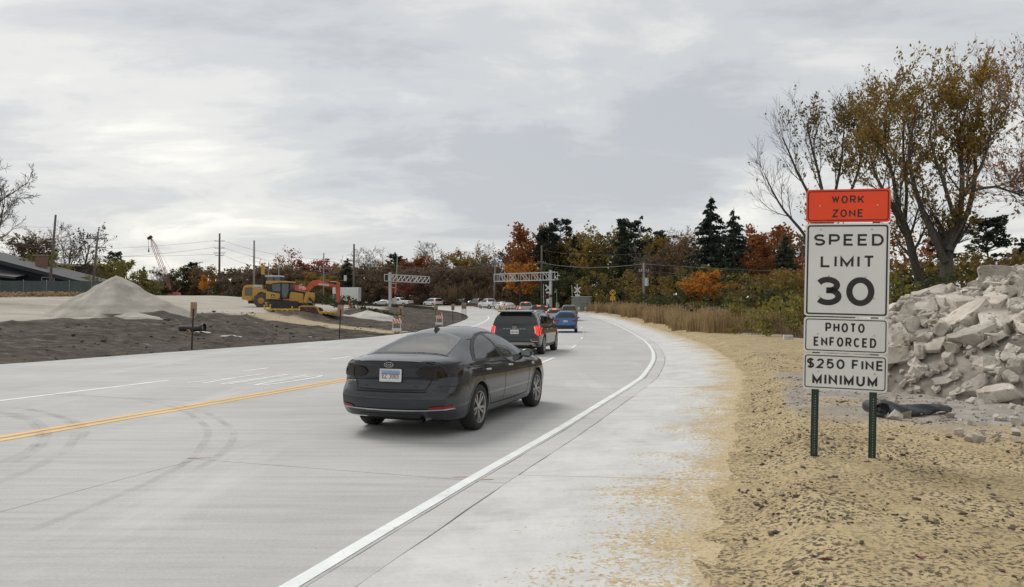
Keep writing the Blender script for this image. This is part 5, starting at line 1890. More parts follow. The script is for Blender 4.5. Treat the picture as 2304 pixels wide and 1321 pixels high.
# ---- utility poles
def pole(px, top, Y, m, label, base_px=None, arms=(), transformer=None, r=0.14, zb=None):
    x = (px - 1152) / FOC * Y
    bx = x if base_px is None else (base_px - 1152) / FOC * Y
    zg = gz(bx, Y)
    root = empty('utility_pole', (bx, Y, zg), 0, label, 'utility pole', 'utility poles')
    zt = EYE + (HOR - top) / FOC * Y - zg
    lean = (x - bx)
    MB().tube([(-lean * 0.05, 0, -0.5), (lean * 0.5, 0, zt * 0.5), (lean, 0, zt)], [r * 1.25, r * 1.1, r * 0.85], 8).build('shaft', m, root, smooth=True)
    for (dz, w, yaw) in arms:
        z = zt - dz
        f = z / zt * lean
        a = MB().bar((f - w / 2 * math.cos(yaw), -w / 2 * math.sin(yaw), z), (f + w / 2 * math.cos(yaw), w / 2 * math.sin(yaw), z), 0.12, 0.14).build('crossarm', m, root)
        for k in (-0.92, -0.45, 0.45, 0.92):
            MB().tube([(f + k * w / 2 * math.cos(yaw), k * w / 2 * math.sin(yaw), z + 0.05), (f + k * w / 2 * math.cos(yaw), k * w / 2 * math.sin(yaw), z + 0.28)], [0.05, 0.035], 6).build('insulator', M_GALV, a)
    if transformer:
        dx, dz = transformer
        MB().tube([(dx, -0.1, zt - dz), (dx, -0.1, zt - dz - 1.0)], 0.26, 10).build('transformer', M_GALV, root, smooth=True, autosmooth=50)
    return Vector((x, Y, zt + zg))


def wire(a, b, sag, r, m, name='cable', label=None):
    a, b = Vector(a), Vector(b)
    n = 20
    pts = [a.lerp(b, k / n) - Vector((0, 0, sag * 4 * (k / n) * (1 - k / n))) for k in range(n + 1)]
    o = MB().tube(pts, r, 5).build(name, m, None, smooth=True)
    tag(o, label, 'cable', 'overhead cables')
    return o


P1 = pole(493, 525, 215, M_POLER, 'tall brown pole with four crossarms right of the red crane', arms=((2.2, 2.9, 0), (4.2, 2.9, 0), (5.6, 3.2, 0), (6.3, 2.4, 0)), r=0.28)
P2 = pole(571, 541, 150, M_POLEG, 'bare grey pole rising behind the wheel loader', r=0.19)
P3 = pole(728, 569, 165, M_POLEG, 'thin grey pole behind the orange excavator arm', arms=((3.4, 2.0, 0.3),), r=0.14)
P4 = pole(796, 549, 135, M_POLE, 'dark pole with transformer above the white trailer', transformer=(-1.5, 5.6), arms=((3.0, 2.2, 0.5),), r=0.18)
P5 = pole(894, 578, 150, M_POLEG, 'grey leaning pole behind the left signal gantry', base_px=888, r=0.12)
P6 = pole(1115, 587, 146, M_POLEG, 'grey pole at the left end of the right gantry', base_px=1111, r=0.14, arms=((0.5, 1.6, 0.6),))
P7 = pole(1219, 552, 130, M_POLE, 'tall pole just left of the right gantry mast', r=0.17, arms=((3.0, 1.6, 0.5),))
P8 = pole(1449, 592, 92, M_POLEG, 'grey pole with white transformer box among the shrubs on the right', transformer=(0.3, 1.8), r=0.15, arms=((1.0, 1.3, 0.3),))
P9 = pole(123, 483, 100, M_POLE, 'dark leaning pole without crossarms behind the dark-roofed house', base_px=110, r=0.15)
P10 = pole(219, 522, 105, M_POLE, 'dark leaning pole with crossarms left of the olive bush', base_px=207, arms=((0.9, 2.4, 0.4), (2.1, 2.4, 0.4)), r=0.13)
P11 = pole(627, 601, 165, M_POLEG, 'short grey pole between the wheel loader and the excavator', r=0.13)
P12 = pole(604, 590, 170, M_POLEG, 'thin grey pole close behind the wheel loader stack', r=0.12)


def low(P, d):
    return P - Vector((0, 0, d))


wire(low(P8, 0.1), at(2420, 612, 60), 0.5, 0.022, M_WIRE, label='upper cable running right from the grey pole behind the sign')
wire(low(P8, 0.9), at(2420, 640, 58), 0.7, 0.018, M_WIREK, label='second cable running right from the grey pole')
wire(low(P8, 1.05), at(2420, 655, 58), 0.8, 0.018, M_WIREK, label='third cable running right from the grey pole')
wire(low(P8, 5.6), at(2420, 700, 62), 0.3, 0.014, M_WIREK, label='lowest cable right of the grey pole over the shrubs')
wire(low(P7, 3.0), low(P8, 0.1), 0.6, 0.035, M_WIRE, label='thick pale cable between the gantry pole and the grey pole')
wire(low(P7, 1.2) + Vector((0, 0, 0.4)), low(P8, -1.2), 0.5, 0.014, M_WIREK, label='thin upper cable between the gantry pole and the grey pole')
wire(low(P6, 0.2), low(P7, 3.0), 0.5, 0.03, M_WIRE, label='cable from the gantry end pole to the tall gantry pole')
wire(low(P4, 2.6), low(P6, 0.1), 1.5, 0.035, M_WIRE, label='sagging pale cable across the middle trees')
wire(low(P4, 3.1), low(P6, 0.4), 1.7, 0.030, M_WIRE, label='lower sagging pale cable across the middle trees')
wire(low(P3, 3.4), low(P4, 2.6), 0.8, 0.030, M_WIRE, label='cable between the thin grey pole and the transformer pole')
wire(low(P3, 4.2), low(P4, 3.2), 0.9, 0.025, M_WIRE, label='lower cable between the thin grey pole and the transformer pole')
wire(at(560, 575, 170), low(P3, 3.4), 0.7, 0.022, M_WIRE, label='cable rising left from the thin grey pole')
wire(at(560, 583, 170), low(P3, 3.9), 0.7, 0.022, M_WIRE, label='second cable rising left from the thin grey pole')
for k, (ya, yb, sg) in enumerate(((541, 556, 1.5), (556, 572, 2.0), (572, 566, 1.0))):
    wire(at(486, ya, 215), at(-60, yb, 215), sg, 0.030, M_WIREK, label='%s cable running left from the brown pole past the crane' % ('top', 'middle', 'lowest')[k])
for k, (ya, px, yb) in enumerate(((541, 760, 583), (556, 760, 600), (572, 640, 598))):
    wire(at(500, ya, 215), at(px, yb, 200), 1.5, 0.028, M_WIREK, label='%s cable running right from the brown pole' % ('top', 'middle', 'lowest')[k])
wire(low(P9, 1.6), at(-30, 498, 100), 0.3, 0.014, M_WIREK, label='cable left of the leaning pole behind the house')
wire(low(P9, 3.4), at(-30, 520, 100), 0.3, 0.014, M_WIREK, label='lower cable left of the leaning pole behind the house')

# ---- barricades
def barricade(px, Y, yaw, label):
    x = (px - 1152) / FOC * Y
    g = empty('barricade', (x, Y, gz(x, Y)), yaw, label, 'barricade', 'striped barricades on the soil')
    for s in (-1, 1):
        for d in (-1, 1):
            MB().bar((s * 0.30, d * 0.32, -0.05), (s * 0.26, d * 0.03, 1.05), 0.045).build('leg', M_GALV, g)
    n = 7
    for z, hh, y in ((0.86, 0.31, -0.11), (0.26, 0.20, -0.28)):
        bd = MB().box((0, y, z), (0.70, 0.025, hh)).build('board', M_STRIPEW, g)
        if z > 0.5:
            for k in range(-1, 4):
                x0 = -0.35 + k * 0.20
                poly = [(x0, z + hh / 2), (x0 + 0.10, z + hh / 2), (x0 + 0.10 + hh * 0.6, z - hh / 2), (x0 + hh * 0.6, z - hh / 2)]
                cl = []
                lo_, hi_ = -0.348, 0.348
                # clip the slanting stripe to the board
                def clipx(P, xc, keep):
                    out = []
                    for i in range(len(P)):
                        a, b_ = P[i], P[(i + 1) % len(P)]
                        ia, ib = keep(a[0]), keep(b_[0])
                        if ia:
                            out.append(a)
                        if ia != ib:
                            t = (xc - a[0]) / (b_[0] - a[0])
                            out.append((xc, a[1] + t * (b_[1] - a[1])))
                    return out
                cl = clipx(poly, lo_, lambda v: v >= lo_)
                if len(cl) > 2:
                    cl = clipx(cl, hi_, lambda v: v <= hi_)
                if len(cl) > 2:
                    MB().prism(cl, 'y', y - 0.016, y - 0.0135).build('stripe', M_STRIPEO, bd)
    mb = MB()
    mb.lathe([(0.001, -0.05), (0.09, -0.05), (0.105, 0.0), (0.09, 0.05), (0.001, 0.05)], (0.22, 0.0, 1.20), 'y', 16)
    lp = mb.build('warning_lamp', M_AMBER, g, smooth=True)
    MB().box((0.22, 0, 1.06), (0.10, 0.07, 0.12)).build('lamp_housing', M_STRIPEW, lp)
    mb = MB()
    for k, (bx_, by_) in enumerate(((-0.1, 0.0), (0.12, 0.03))):
        vs, fs = [], []
        mb.lathe([(0.001, -0.24), (0.07, -0.22), (0.10, -0.1), (0.10, 0.1), (0.07, 0.22), (0.001, 0.24)], (bx_, by_, 0.06), 'y', 10)
    mb.build('sandbag', M_SAND, g, smooth=True)
    return g


barricade(893, 56, R_(6), 'striped barricade with amber lamp on the tan ramp, nearest the sedan')
barricade(989, 72, R_(-4), 'striped barricade with amber lamp further along, on the dark soil')


# ---- plywood boards on black posts, seen from behind
def marker_board(px, Y, top, bot, w, label, lean=0.0, posts=1):
    x = (px - 1152) / FOC * Y
    g = empty('marker_board', (x, Y, gz(x, Y)), 0, label, 'marker board', 'plywood boards on posts')
    zt = EYE + (HOR - top) / FOC * Y - g.location.z
    zb_ = EYE + (HOR - bot) / FOC * Y - g.location.z
    g.rotation_euler = (0, R_(lean), R_(random.Random(px).uniform(-12, 12)))
    MB().box((0, 0.03, (zt + zb_) / 2), (w, 0.02, zt - zb_)).build('board', M_PLY, g)
    for k in range(posts):
        xx = 0 if posts == 1 else (-w * 0.42 + w * 0.84 * k / (posts - 1))
        MB().prism([(xx - 0.035, 0.0), (xx - 0.035, 0.02), (xx + 0.035, 0.02), (xx + 0.035, 0.0), (xx + 0.012, -0.025), (xx - 0.012, -0.025)], 'z', -0.3, zb_ + (zt - zb_) * 0.55).build('post', M_BLACKM, g)
    return g


marker_board(432, 32.8, 680, 713, 0.27, 'plywood board on a tall black post in front of the gravel lot', 2)
marker_board(764, 45.0, 686, 709, 0.36, 'plywood board on a black post at the trailer end', 2)
marker_board(902, 58.0, 688, 703, 0.36, 'plywood board right behind the nearest striped barricade')
marker_board(981, 73.5, 687, 703, 0.38, 'plywood board close left of the farther barricade')
marker_board(1019, 80.0, 684, 698, 0.36, 'plywood board standing alone near the tip of the soil')
marker_board(1044, 90.0, 681, 695, 0.55, 'wide plywood board on three posts at the tip of the soil', 0, 3)

# ---- yellow median with marker posts
M0, M1 = at(1118, 694, 121), at(1192, 696, 108)
for k, (pa, pb) in enumerate(((M0, M1),)):
    md = empty('median_kerb', (pa.x, pa.y, road_z(pa.x, pa.y)), 0, 'low yellow kerb under the row of marker posts', 'kerb')
    dv = Vector((pb.x - pa.x, pb.y - pa.y, road_z(pb.x, pb.y) - road_z(pa.x, pa.y)))
    MB().bar((0, 0, 0.08), (dv.x, dv.y, dv.z + 0.08), 0.5, 0.18).build('kerb_body', M_KERBY, md)
    for q in range(10):
        f = (q + 0.5) / 10
        t = empty('marker_post', Vector(md.location) + dv * f + Vector((0, 0, 0.16)), 0, 'thin yellow marker post standing in the row on the yellow kerb', 'marker post', 'yellow marker posts')
        MB().tube([(0, 0, 0), (0, 0, 0.85)], [0.05, 0.045], 8).build('tube', M_KERBY, t, smooth=True)
        MB().tube([(0, 0, 0.55), (0, 0, 0.68)], 0.053, 8, cap=False).build('reflective_band', M_SIGW, t)

# ------------------------------------------------------------------ the work yard on the left
M_CATY = mat('machine_yellow', (0.50, 0.285, 0.045), (0.42, 0.235, 0.04), 2.5, 0.5, spots=(5, 0.66, (0.28, 0.19, 0.08)))
M_TRLY = mat('trailer_yellow', (0.62, 0.37, 0.03), (0.50, 0.29, 0.03), 2.5, 0.5, spots=(5, 0.64, (0.30, 0.19, 0.06)))
M_ORANGE = mat('excavator_orange', (0.52, 0.085, 0.032), (0.44, 0.07, 0.03), 2, 0.45, spots=(4, 0.68, (0.25, 0.09, 0.05)))
M_MGLASS = mat('cab_glass', (0.045, 0.075, 0.080), (0.06, 0.09, 0.095), 2, 0.06, ior=1.6)
M_MBLK = mat('machine_black', (0.018, 0.018, 0.019), (0.035, 0.033, 0.03), 4, 0.7)
M_MTYRE = mat('dusty_tyre', (0.055, 0.052, 0.047), (0.10, 0.095, 0.085), 4, 0.9, bump=0.4)
M_REDRIM = mat('red_wheel', (0.26, 0.018, 0.035), (0.18, 0.014, 0.025), 6, 0.5)
M_GREYG = mat('louvre_grey', (0.17, 0.135, 0.11), (0.12, 0.10, 0.085), 30, 0.7, stretch=(1, 1, 8))
M_OFFW = mat('cab_roof_white', (0.52, 0.50, 0.46), (0.44, 0.42, 0.39), 4, 0.6)


class Tracer:
    """Side-on machine: outline numbers are pixels of an enlargement (9.216 times) of the photo from (530, 580)."""

    def __init__(s, name, label, cat, zx, zy, Y, group=None):
        px, py = 530 + zx / 9.216, 580 + zy / 9.216
        s.S = FOC / Y * 9.216
        x = (px - 1152) / FOC * Y
        s.zx, s.zy = zx, zy
        s.root = empty(name, (x, Y, gz(x, Y)), 0, label, cat, group)

    def p(s, a, b):
        return ((a - s.zx) / s.S, (s.zy - b) / s.S)

    def poly(s, name, pts, y0, y1, m, parent=None, bevel=0.03):
        return MB().prism([s.p(*q) for q in pts], 'y', y0, y1).build(name, m, parent or s.root, bevel=bevel)

    def wheel(s, a, b, r, y, w, m_rim, rimf=0.5, name='wheel', lugs=0):
        x, z = s.p(a, b)
        r = r / s.S
        h = bpy.data.objects.new(name, None)
        link(h, s.root)
        h.location = (x, y, z)
        mb = MB()
        mb.lathe([(r * rimf, 0.0), (r * 0.92, 0.0), (r, w * 0.12), (r, w * 0.88), (r * 0.92, w), (r * rimf, w)], axis='y', n=32)
        for k in range(lugs):
            a_ = 2 * math.pi * k / lugs
            mb.box((math.cos(a_) * r, w * (0.28 if k % 2 else 0.72), math.sin(a_) * r), (0.07, w * 0.5, r * 0.12), (0, -a_, 0))
        mb.build('tyre', M_MTYRE, h, smooth=True, autosmooth=40)
        MB().lathe([(0.001, w * 0.08), (r * rimf * 0.35, w * 0.06), (r * rimf * 0.4, w * 0.2), (r * rimf * 0.85, w * 0.22), (r * rimf, 0.01), (r * rimf, w)], axis='y', n=24).build('rim', m_rim, h, smooth=True, autosmooth=35)


# wheel loader (behind)
t = Tracer('wheel_loader', 'yellow wheel loader with big dusty tyres parked left of the bulldozer', 'wheel loader', 380, 1010, 90)
t.poly('engine_hood', [(135, 850), (132, 690), (165, 580), (215, 550), (360, 545), (545, 548), (560, 640), (640, 660), (640, 760), (560, 720), (470, 725), (400, 780), (380, 860), (340, 880)], 0.0, 2.0, M_CATY)
t.poly('grille', [(190, 600), (345, 600), (345, 770), (190, 770)], -0.03, 0.0, M_GREYG, bevel=None)
t.poly('name_strip', [(360, 550), (545, 552), (548, 625), (370, 622)], -0.02, 0.0, M_OFFW, bevel=None)
for k, (wd, za) in enumerate((('JOHN', 575), ('DEERE', 606))):
    xx, zz = t.p(455, za)
    lettering(wd if wd == 'DEERE' else 'DEERE', 0.85, 0.13, xx, zz, -0.0215, M_INK, t.root, 0.03) if k else None
t.poly('rear_bumper', [(130, 780), (360, 800), (330, 880), (250, 875), (135, 830)], -0.1, 2.1, M_CATY)
t.poly('rear_skirt', [(245, 870), (400, 870), (400, 940), (245, 935)], 0.2, 1.8, M_MBLK)
t.poly('cab', [(600, 560), (600, 360), (920, 370), (930, 640), (640, 660)], 0.35, 1.75, M_MGLASS)
t.poly('cab_roof', [(590, 365), (600, 345), (900, 350), (920, 372), (910, 385), (595, 385)], 0.25, 1.85, M_OFFW)
for a in (606, 760, 905):
    t.poly('cab_pillar', [(a, 380), (a + 22, 380), (a + 26, 640), (a + 2, 640)], 0.30, 0.36, M_MBLK, bevel=None)
t.poly('fender', [(430, 760), (470, 690), (560, 650), (640, 700), (640, 730), (560, 690), (480, 720), (450, 770)], -0.35, 0.3, M_CATY)
t.poly('exhaust_stack', [(470, 350), (545, 350), (555, 550), (455, 550)], 0.8, 1.2, M_MBLK)
t.poly('air_cleaner', [(470, 140), (540, 140), (538, 330), (475, 330)], 0.85, 1.15, M_CATY)
t.poly('beacon', [(655, 322), (690, 322), (690, 346), (655, 346)], 0.9, 1.1, M_ORANGE)
t.wheel(540, 870, 150, -0.35, 0.6, M_CATY, 0.46, lugs=26)
t.wheel(540, 870, 150, 1.75, 0.6, M_CATY, 0.46, lugs=26)
t.wheel(1090, 870, 150, -0.35, 0.6, M_CATY, 0.46, lugs=26)
t.poly('front_frame', [(640, 700), (1200, 760), (1200, 860), (640, 880)], 0.4, 1.6, M_CATY)

# excavator (behind)
t = Tracer('excavator', 'orange excavator with its arm bent down behind the bulldozer', 'excavator', 1300, 1010, 86)
t.poly('boom', [(1395, 640), (1500, 480), (1575, 428), (1700, 430), (1900, 500), (2050, 520), (2105, 470), (2110, 520), (2060, 570), (1800, 545), (1640, 535), (1580, 545), (1460, 670), (1400, 690)], 0.7, 1.2, M_ORANGE)
t.poly('boom_name', [(1690, 485), (1910, 515), (1905, 552), (1685, 520)], 0.68, 0.70, M_OFFW, bevel=None)
t.poly('stick', [(2070, 462), (2120, 470), (2125, 700), (2108, 900), (2060, 905), (2045, 700), (2035, 600)], 0.75, 1.15, M_ORANGE)
t.poly('boom_cylinder', [(1700, 420), (1720, 412), (1930, 438), (1925, 455)], 0.85, 1.05, M_ORANGE, bevel=None)
t.poly('cylinder_rod', [(1925, 440), (2070, 450), (2068, 464), (1924, 456)], 0.9, 1.0, M_OFFW, bevel=None)
t.poly('bucket', [(2050, 890), (2115, 890), (2112, 960), (2090, 1000), (1960, 960), (1915, 930), (1925, 915), (2030, 940)], 0.4, 1.5, M_MBLK)
t.poly('house', [(1000, 700), (1060, 560), (1310, 540), (1420, 640), (1420, 880), (1000, 880)], -0.2, 2.2, M_ORANGE)
t.poly('counterweight', [(880, 640), (1000, 600), (1000, 880), (890, 870)], -0.2, 2.2, M_MBLK)
for y in (-0.5, 2.0):
    t.poly('track', [(840, 960), (880, 900), (1480, 900), (1530, 950), (1500, 1010), (880, 1010)], y, y + 0.5, M_MBLK)

# bulldozer
t = Tracer('bulldozer', 'yellow bulldozer with tinted cab loaded on the low yellow trailer', 'bulldozer', 1000, 1040, 77)
t.poly('side_panel', [(640, 650), (660, 640), (930, 690), (920, 800), (640, 800)], -0.15, 0.15, M_CATY)
b_ = t.poly('badge', [(745, 705), (818, 705), (818, 765), (745, 765)], -0.175, -0.15, M_MBLK, bevel=None)
t.poly('badge_deer', [(752, 742), (775, 735), (782, 712), (790, 732), (808, 742), (806, 752), (756, 752)], -0.185, -0.175, M_OFFW, b_, bevel=None)
t.poly('cab_frame', [(640, 650), (650, 480), (930, 450), (1120, 460), (1120, 640), (1080, 790), (930, 790), (930, 690)], -0.05, 1.75, M_MBLK)
t.poly('rear_side_glass', [(755, 500), (930, 475), (935, 650), (770, 630)], -0.08, -0.052, M_MGLASS, bevel=None)
t.poly('door_glass', [(965, 480), (1100, 480), (1105, 620), (1060, 770), (985, 770), (965, 650)], -0.08, -0.052, M_MGLASS, bevel=None)
t.poly('windscreen', [(1121, 470), (1125, 470), (1135, 630), (1121, 630)], 0.1, 1.6, M_MGLASS, bevel=None)
t.poly('cab_roof', [(630, 485), (640, 425), (930, 425), (1140, 435), (1145, 462), (930, 460), (760, 480), (740, 495)], -0.15, 1.85, M_CATY)
t.poly('hood', [(1100, 700), (1130, 645), (1395, 690), (1400, 880), (1300, 885), (1100, 850)], 0.15, 1.55, M_CATY)
t.poly('hood_top', [(1110, 640), (1150, 600), (1400, 645), (1410, 690), (1130, 645)], 0.25, 1.45, M_MBLK)
t.poly('radiator_guard', [(1395, 660), (1440, 650), (1490, 670), (1470, 800), (1400, 850)], 0.2, 1.5, M_MBLK)
t.poly('blade', [(1480, 680), (1520, 660), (1530, 760), (1500, 860), (1450, 880), (1440, 840)], -0.6, 2.3, M_CATY)
t.poly('blade_arm', [(1500, 790), (1540, 770), (1640, 870), (1620, 900)], 0.0, 0.25, M_MBLK)
t.poly('exhaust', [(1270, 520), (1290, 490), (1325, 475), (1330, 490), (1300, 510), (1290, 600), (1268, 600)], 0.75, 0.9, M_OFFW, bevel=None)
for y in (-0.35, 1.55):
    t.poly('track', [(690, 930), (720, 850), (800, 830), (1200, 850), (1300, 890), (1330, 950), (1290, 1000), (760, 1000)], y, y + 0.5, M_MBLK)
t.poly('belly', [(700, 800), (1300, 850), (1300, 930), (700, 900)], 0.1, 1.6, M_MBLK)
t.poly('ripper', [(580, 870), (610, 860), (640, 940), (600, 960)], 0.4, 1.2, M_CATY)

# trailer in front
t = Tracer('equipment_trailer', 'low yellow equipment trailer with two red wheels', 'trailer', 1400, 1075, 72)
t.poly('side_rail', [(590, 925), (620, 930), (650, 945), (1290, 945), (1340, 890), (1400, 880), (1640, 885), (1700, 900), (1740, 1000), (1780, 1010), (2110, 1010), (2110, 1045), (1760, 1045), (1720, 1020), (1680, 930), (1630, 912), (1400, 908), (1355, 915), (1300, 985), (640, 975), (595, 965)], -0.1, 0.0, M_TRLY, bevel=0.01)
t.poly('deck', [(640, 965), (1300, 985), (1300, 1005), (640, 990)], 0.0, 2.3, M_MBLK)
for a in (720, 820, 950, 1060, 1180):
    t.poly('deck_cleat', [(a, 955), (a + 50, 955), (a + 40, 995), (a + 10, 995)], -0.16, -0.1, M_TRLY, bevel=None)
t.poly('stake', [(715, 850), (735, 850), (735, 950), (715, 950)], -0.12, -0.02, M_TRLY, bevel=None)
t.poly('stake', [(590, 870), (612, 870), (618, 960), (592, 960)], -0.12, -0.02, M_TRLY, bevel=None)
t.poly('stake', [(1165, 895), (1190, 895), (1190, 950), (1165, 950)], -0.12, -0.02, M_TRLY, bevel=None)
for a in (1410, 1620):
    t.wheel(a, 1002, 85, -0.05, 0.28, M_REDRIM, 0.62)
    t.wheel(a, 1002, 85, 2.0, 0.28, M_REDRIM, 0.62)
t.poly('ramp', [(1760, 1000), (2080, 1020), (2080, 1060), (1760, 1050)], 0.1, 2.2, M_TRLY)
t.poly('axle_beam', [(1380, 985), (1650, 985), (1650, 1015), (1380, 1015)], 0.2, 2.0, M_MBLK)
for a in (1780, 1860, 1960, 2050):
    t.poly('ramp_cleat', [(a, 1000), (a + 40, 1002), (a + 34, 1062), (a + 8, 1062)], -0.14, -0.1, M_TRLY, bevel=None)


# ---- heaps
def heap(name, label, cat, c, rx, ry, h, m, seed, ridge=0.0, rough=0.12, pw=1.05, n=64, group=None, grid_off=0.0):
    rs = random.Random(seed)
    ph = [rs.uniform(0, 6.28) for _ in range(6)]
    vs, fs = [], []
    base = gz(*c)
    for j in range(n // 2 + 1):
        rr = j / (n // 2)
        for i in range(n):
            a = 2 * math.pi * i / n
            wob = 1 + 0.10 * math.sin(2 * a + ph[0]) + 0.07 * math.sin(3 * a + ph[1]) + 0.05 * math.sin(5 * a + ph[2]) + 0.03 * math.sin(9 * a + ph[3])
            x = c[0] + rr * rx * wob * math.cos(a) + ridge * (1 - rr)
            y = c[1] + rr * ry * wob * math.sin(a)
            z = h * max(0.0, 1 - rr ** pw * 1.0)
            z -= 0.05 * h * math.exp(-(rr / 0.05) ** 2)
            k = rough * min(1, rr * 4)
            z += k * (float(vnoise(x, y, 1.4, seed)) * 1.5 + float(vnoise(x, y, 0.5, seed + 1)) * 0.8) * (1 - rr * 0.6)
            zg = gz(x, y) if rr > 0.75 else base
            vs.append((x - c[0], y - c[1], z + (zg - base) - (0.06 if rr > 0.98 else 0)))
    for j in range(n // 2):
        for i in range(n):
            a, b2 = j * n + i, j * n + (i + 1) % n
            fs.append((a, b2, b2 + n, a + n))
    o = MB().add(vs, fs).build(name, m, None, smooth=True)
    o.location = (c[0], c[1], base)
    tag(o, label, cat, group)
    return o


M_HEAP = mat('crushed_stone_heap', (0.30, 0.275, 0.235), (0.43, 0.40, 0.355), 0.9, 0.95, bump=0.9, bscale=9, detail=9, spots=(7, 0.60, (0.27, 0.25, 0.22)))
M_HEAP2 = mat('pale_gravel_heap', (0.40, 0.385, 0.35), (0.50, 0.48, 0.44), 1.5, 0.95, bump=0.9, bscale=12, detail=8)
hc = at(268, 700, 59)
heap('gravel_heap', 'tall cone of pale crushed stone on the left lot', 'gravel heap', (hc.x, hc.y), 5.3, 4.6, 3.3, M_HEAP, 4, -0.25, 0.30, 0.84)
hc = at(300, 700, 53.5)
heap('gravel_heap', 'low spill of whitish gravel at the foot of the tall heap', 'gravel heap', (hc.x, hc.y), 2.2, 1.3, 0.5, M_HEAP, 9, 0, 0.12, 0.9, 40)
hc = at(836, 700, 78)
heap('gravel_heap', 'low flat heap of grey gravel right of the trailer', 'gravel heap', (hc.x, hc.y), 3.0, 2.6, 0.85, M_HEAP2, 14, -0.4, 0.08, 1.0, 40)

# ---- fence along the left
M_SCREEN = mat('fence_screen', (0.060, 0.078, 0.082), (0.085, 0.10, 0.10), 0.8, 0.9, spots=(1.7, 0.66, (0.13, 0.15, 0.15)), stretch=(1, 1, 0.6))
fa, fb = Vector((-70, 90)), Vector((-50, 100))
fence = empty('screen_fence', (fa.x, fa.y, 0), math.atan2(fb.y - fa.y, fb.x - fa.x), 'grey-green screened fence in front of the dark-roofed house', 'fence')
Lf = (fb - fa).length
nb = 9
for k in range(nb):
    x0, x1 = Lf * k / nb, Lf * (k + 1) / nb
    pa, pb = fa.lerp(fb, k / nb), fa.lerp(fb, (k + 1) / nb)
    za, zb_ = gz(pa.x, pa.y), gz(pb.x, pb.y)
    vs, fs = [], []
    for i in range(7):
        for j in range(4):
            f = i / 6
            bulge = 0.05 * math.sin(f * math.pi) * math.sin(j / 3 * math.pi)
            vs.append((x0 + (x1 - x0) * f, bulge, za + (zb_ - za) * f + 0.05 + 1.95 * j / 3 - (0.05 * math.sin(f * math.pi) if j == 3 else 0)))
    for i in range(6):
        for j in range(3):
            q = i * 4 + j
            fs.append((q, q + 4, q + 5, q + 1))
    MB().add(vs, fs).build('screen_panel', M_SCREEN, fence)
    MB().tube([(x0, 0.03, za - 0.2), (x0, 0.03, za + 2.1)], 0.035, 6).build('post', M_GALV, fence)

# ---- houses
M_ROOFD = mat('dark_shingle_roof', (0.055, 0.056, 0.060), (0.085, 0.085, 0.09), 3, 0.9, bump=0.4)
M_NAVY = mat('navy_wall', (0.010, 0.012, 0.020), (0.014, 0.016, 0.025), 3, 0.8)
M_FASCIA = mat('dark_fascia', (0.016, 0.018, 0.026), (0.02, 0.022, 0.03), 3, 0.7)
M_BRICKC = mat('chimney_brick', (0.17, 0.09, 0.065), (0.22, 0.13, 0.10), 9, 0.9)
M_BRICKB = mat('brown_brick', (0.075, 0.045, 0.038), (0.10, 0.06, 0.05), 9, 0.9)
M_CREAM = mat('cream_fascia', (0.56, 0.53, 0.46), (0.48, 0.45, 0.39), 3, 0.7)
M_FRAMEW = mat('window_frame_white', (0.46, 0.47, 0.48), (0.38, 0.39, 0.4), 5, 0.6)
M_WINDOW = mat('window_glass', (0.02, 0.024, 0.03), (0.04, 0.045, 0.05), 1, 0.05)
Yh = 108.0


def hp(px, py):
    p = at(px, py, Yh)
    return p.x, p.z


hx, hz = hp(60, 640)
zg = gz(hx, Yh)
house = empty('house', (0, Yh, 0), 0, 'low house with long dark sloping roof behind the screen fence', 'house')
r0, r1, r2 = hp(-140, 548), hp(0, 582), hp(188, 632)
MB().prism([(r0[0], r0[1]), (r2[0], r2[1]), (r2[0], r2[1] - 0.28), (r0[0], r0[1] - 0.3)], 'y', -1.0, 11.0).build('roof', M_ROOFD, house)
MB().prism([(r0[0], r0[1] - 0.02), (r2[0], r2[1] - 0.02), (r2[0], r2[1] - 0.5), (r0[0], r0[1] - 0.62)], 'y', -1.06, -1.0).build('fascia', M_FASCIA, house)
MB().prism([(r0[0], zg - 1), (r2[0] - 1.2, zg - 1), (r2[0] - 1.2, r2[1] - 0.1), (r0[0], r0[1] - 0.3)], 'y', 0.0, 10).build('wall', M_NAVY, house)
q0, q1 = hp(-120, 588), hp(78, 622)
MB().add([(q0[0], -4.2, q0[1] - 1.0), (q1[0], -4.2, q1[1] - 0.25), (q1[0] - 1.0, -0.1, q1[1] + 0.25), (q0[0], -0.1, q0[1] + 0.6), (q0[0], -4.2, q0[1] - 1.3), (q1[0], -4.2, q1[1] - 0.5)],
         [(0, 1, 2, 3), (4, 5, 1, 0)]).build('porch_roof', M_ROOFD, house)
for px in (95, 122):
    a, b_ = hp(px, 624), hp(px + 27, 633)
w0, w1 = hp(95, 624), hp(123, 634)
wn_ = MB().prism([(w0[0], w1[1] - 0.6), (w1[0], w1[1] - 0.6), (w1[0], w0[1]), (w0[0], w0[1])], 'y', -0.05, -0.003).build('window', M_WINDOW, house)
for (a, b_) in (((w0[0] - 0.06, w0[1]), (w1[0] + 0.06, w0[1])),):
    MB().bar((a[0], -0.06, a[1]), (b_[0], -0.06, b_[1]), 0.07, 0.10).build('frame', M_FRAMEW, wn_)
for xx in (w0[0], w1[0]):
    MB().bar((xx, -0.06, w0[1]), (xx, -0.06, w1[1] - 0.6), 0.07, 0.10).build('frame', M_FRAMEW, wn_)
c0, c1 = hp(40, 571), hp(57, 600)
ch = MB().prism([(c0[0], c1[1] - 0.5), (c1[0], c1[1] - 0.5), (c1[0], c0[1]), (c0[0], c0[1])], 'y', 4.0, 5.2).build('chimney', M_BRICKC, house)
MB().box(((c0[0] + c1[0]) / 2, 4.6, c0[1] + 0.06), (c1[0] - c0[0] + 0.2, 1.4, 0.12)).build('chimney_cap', M_POLEG, ch)

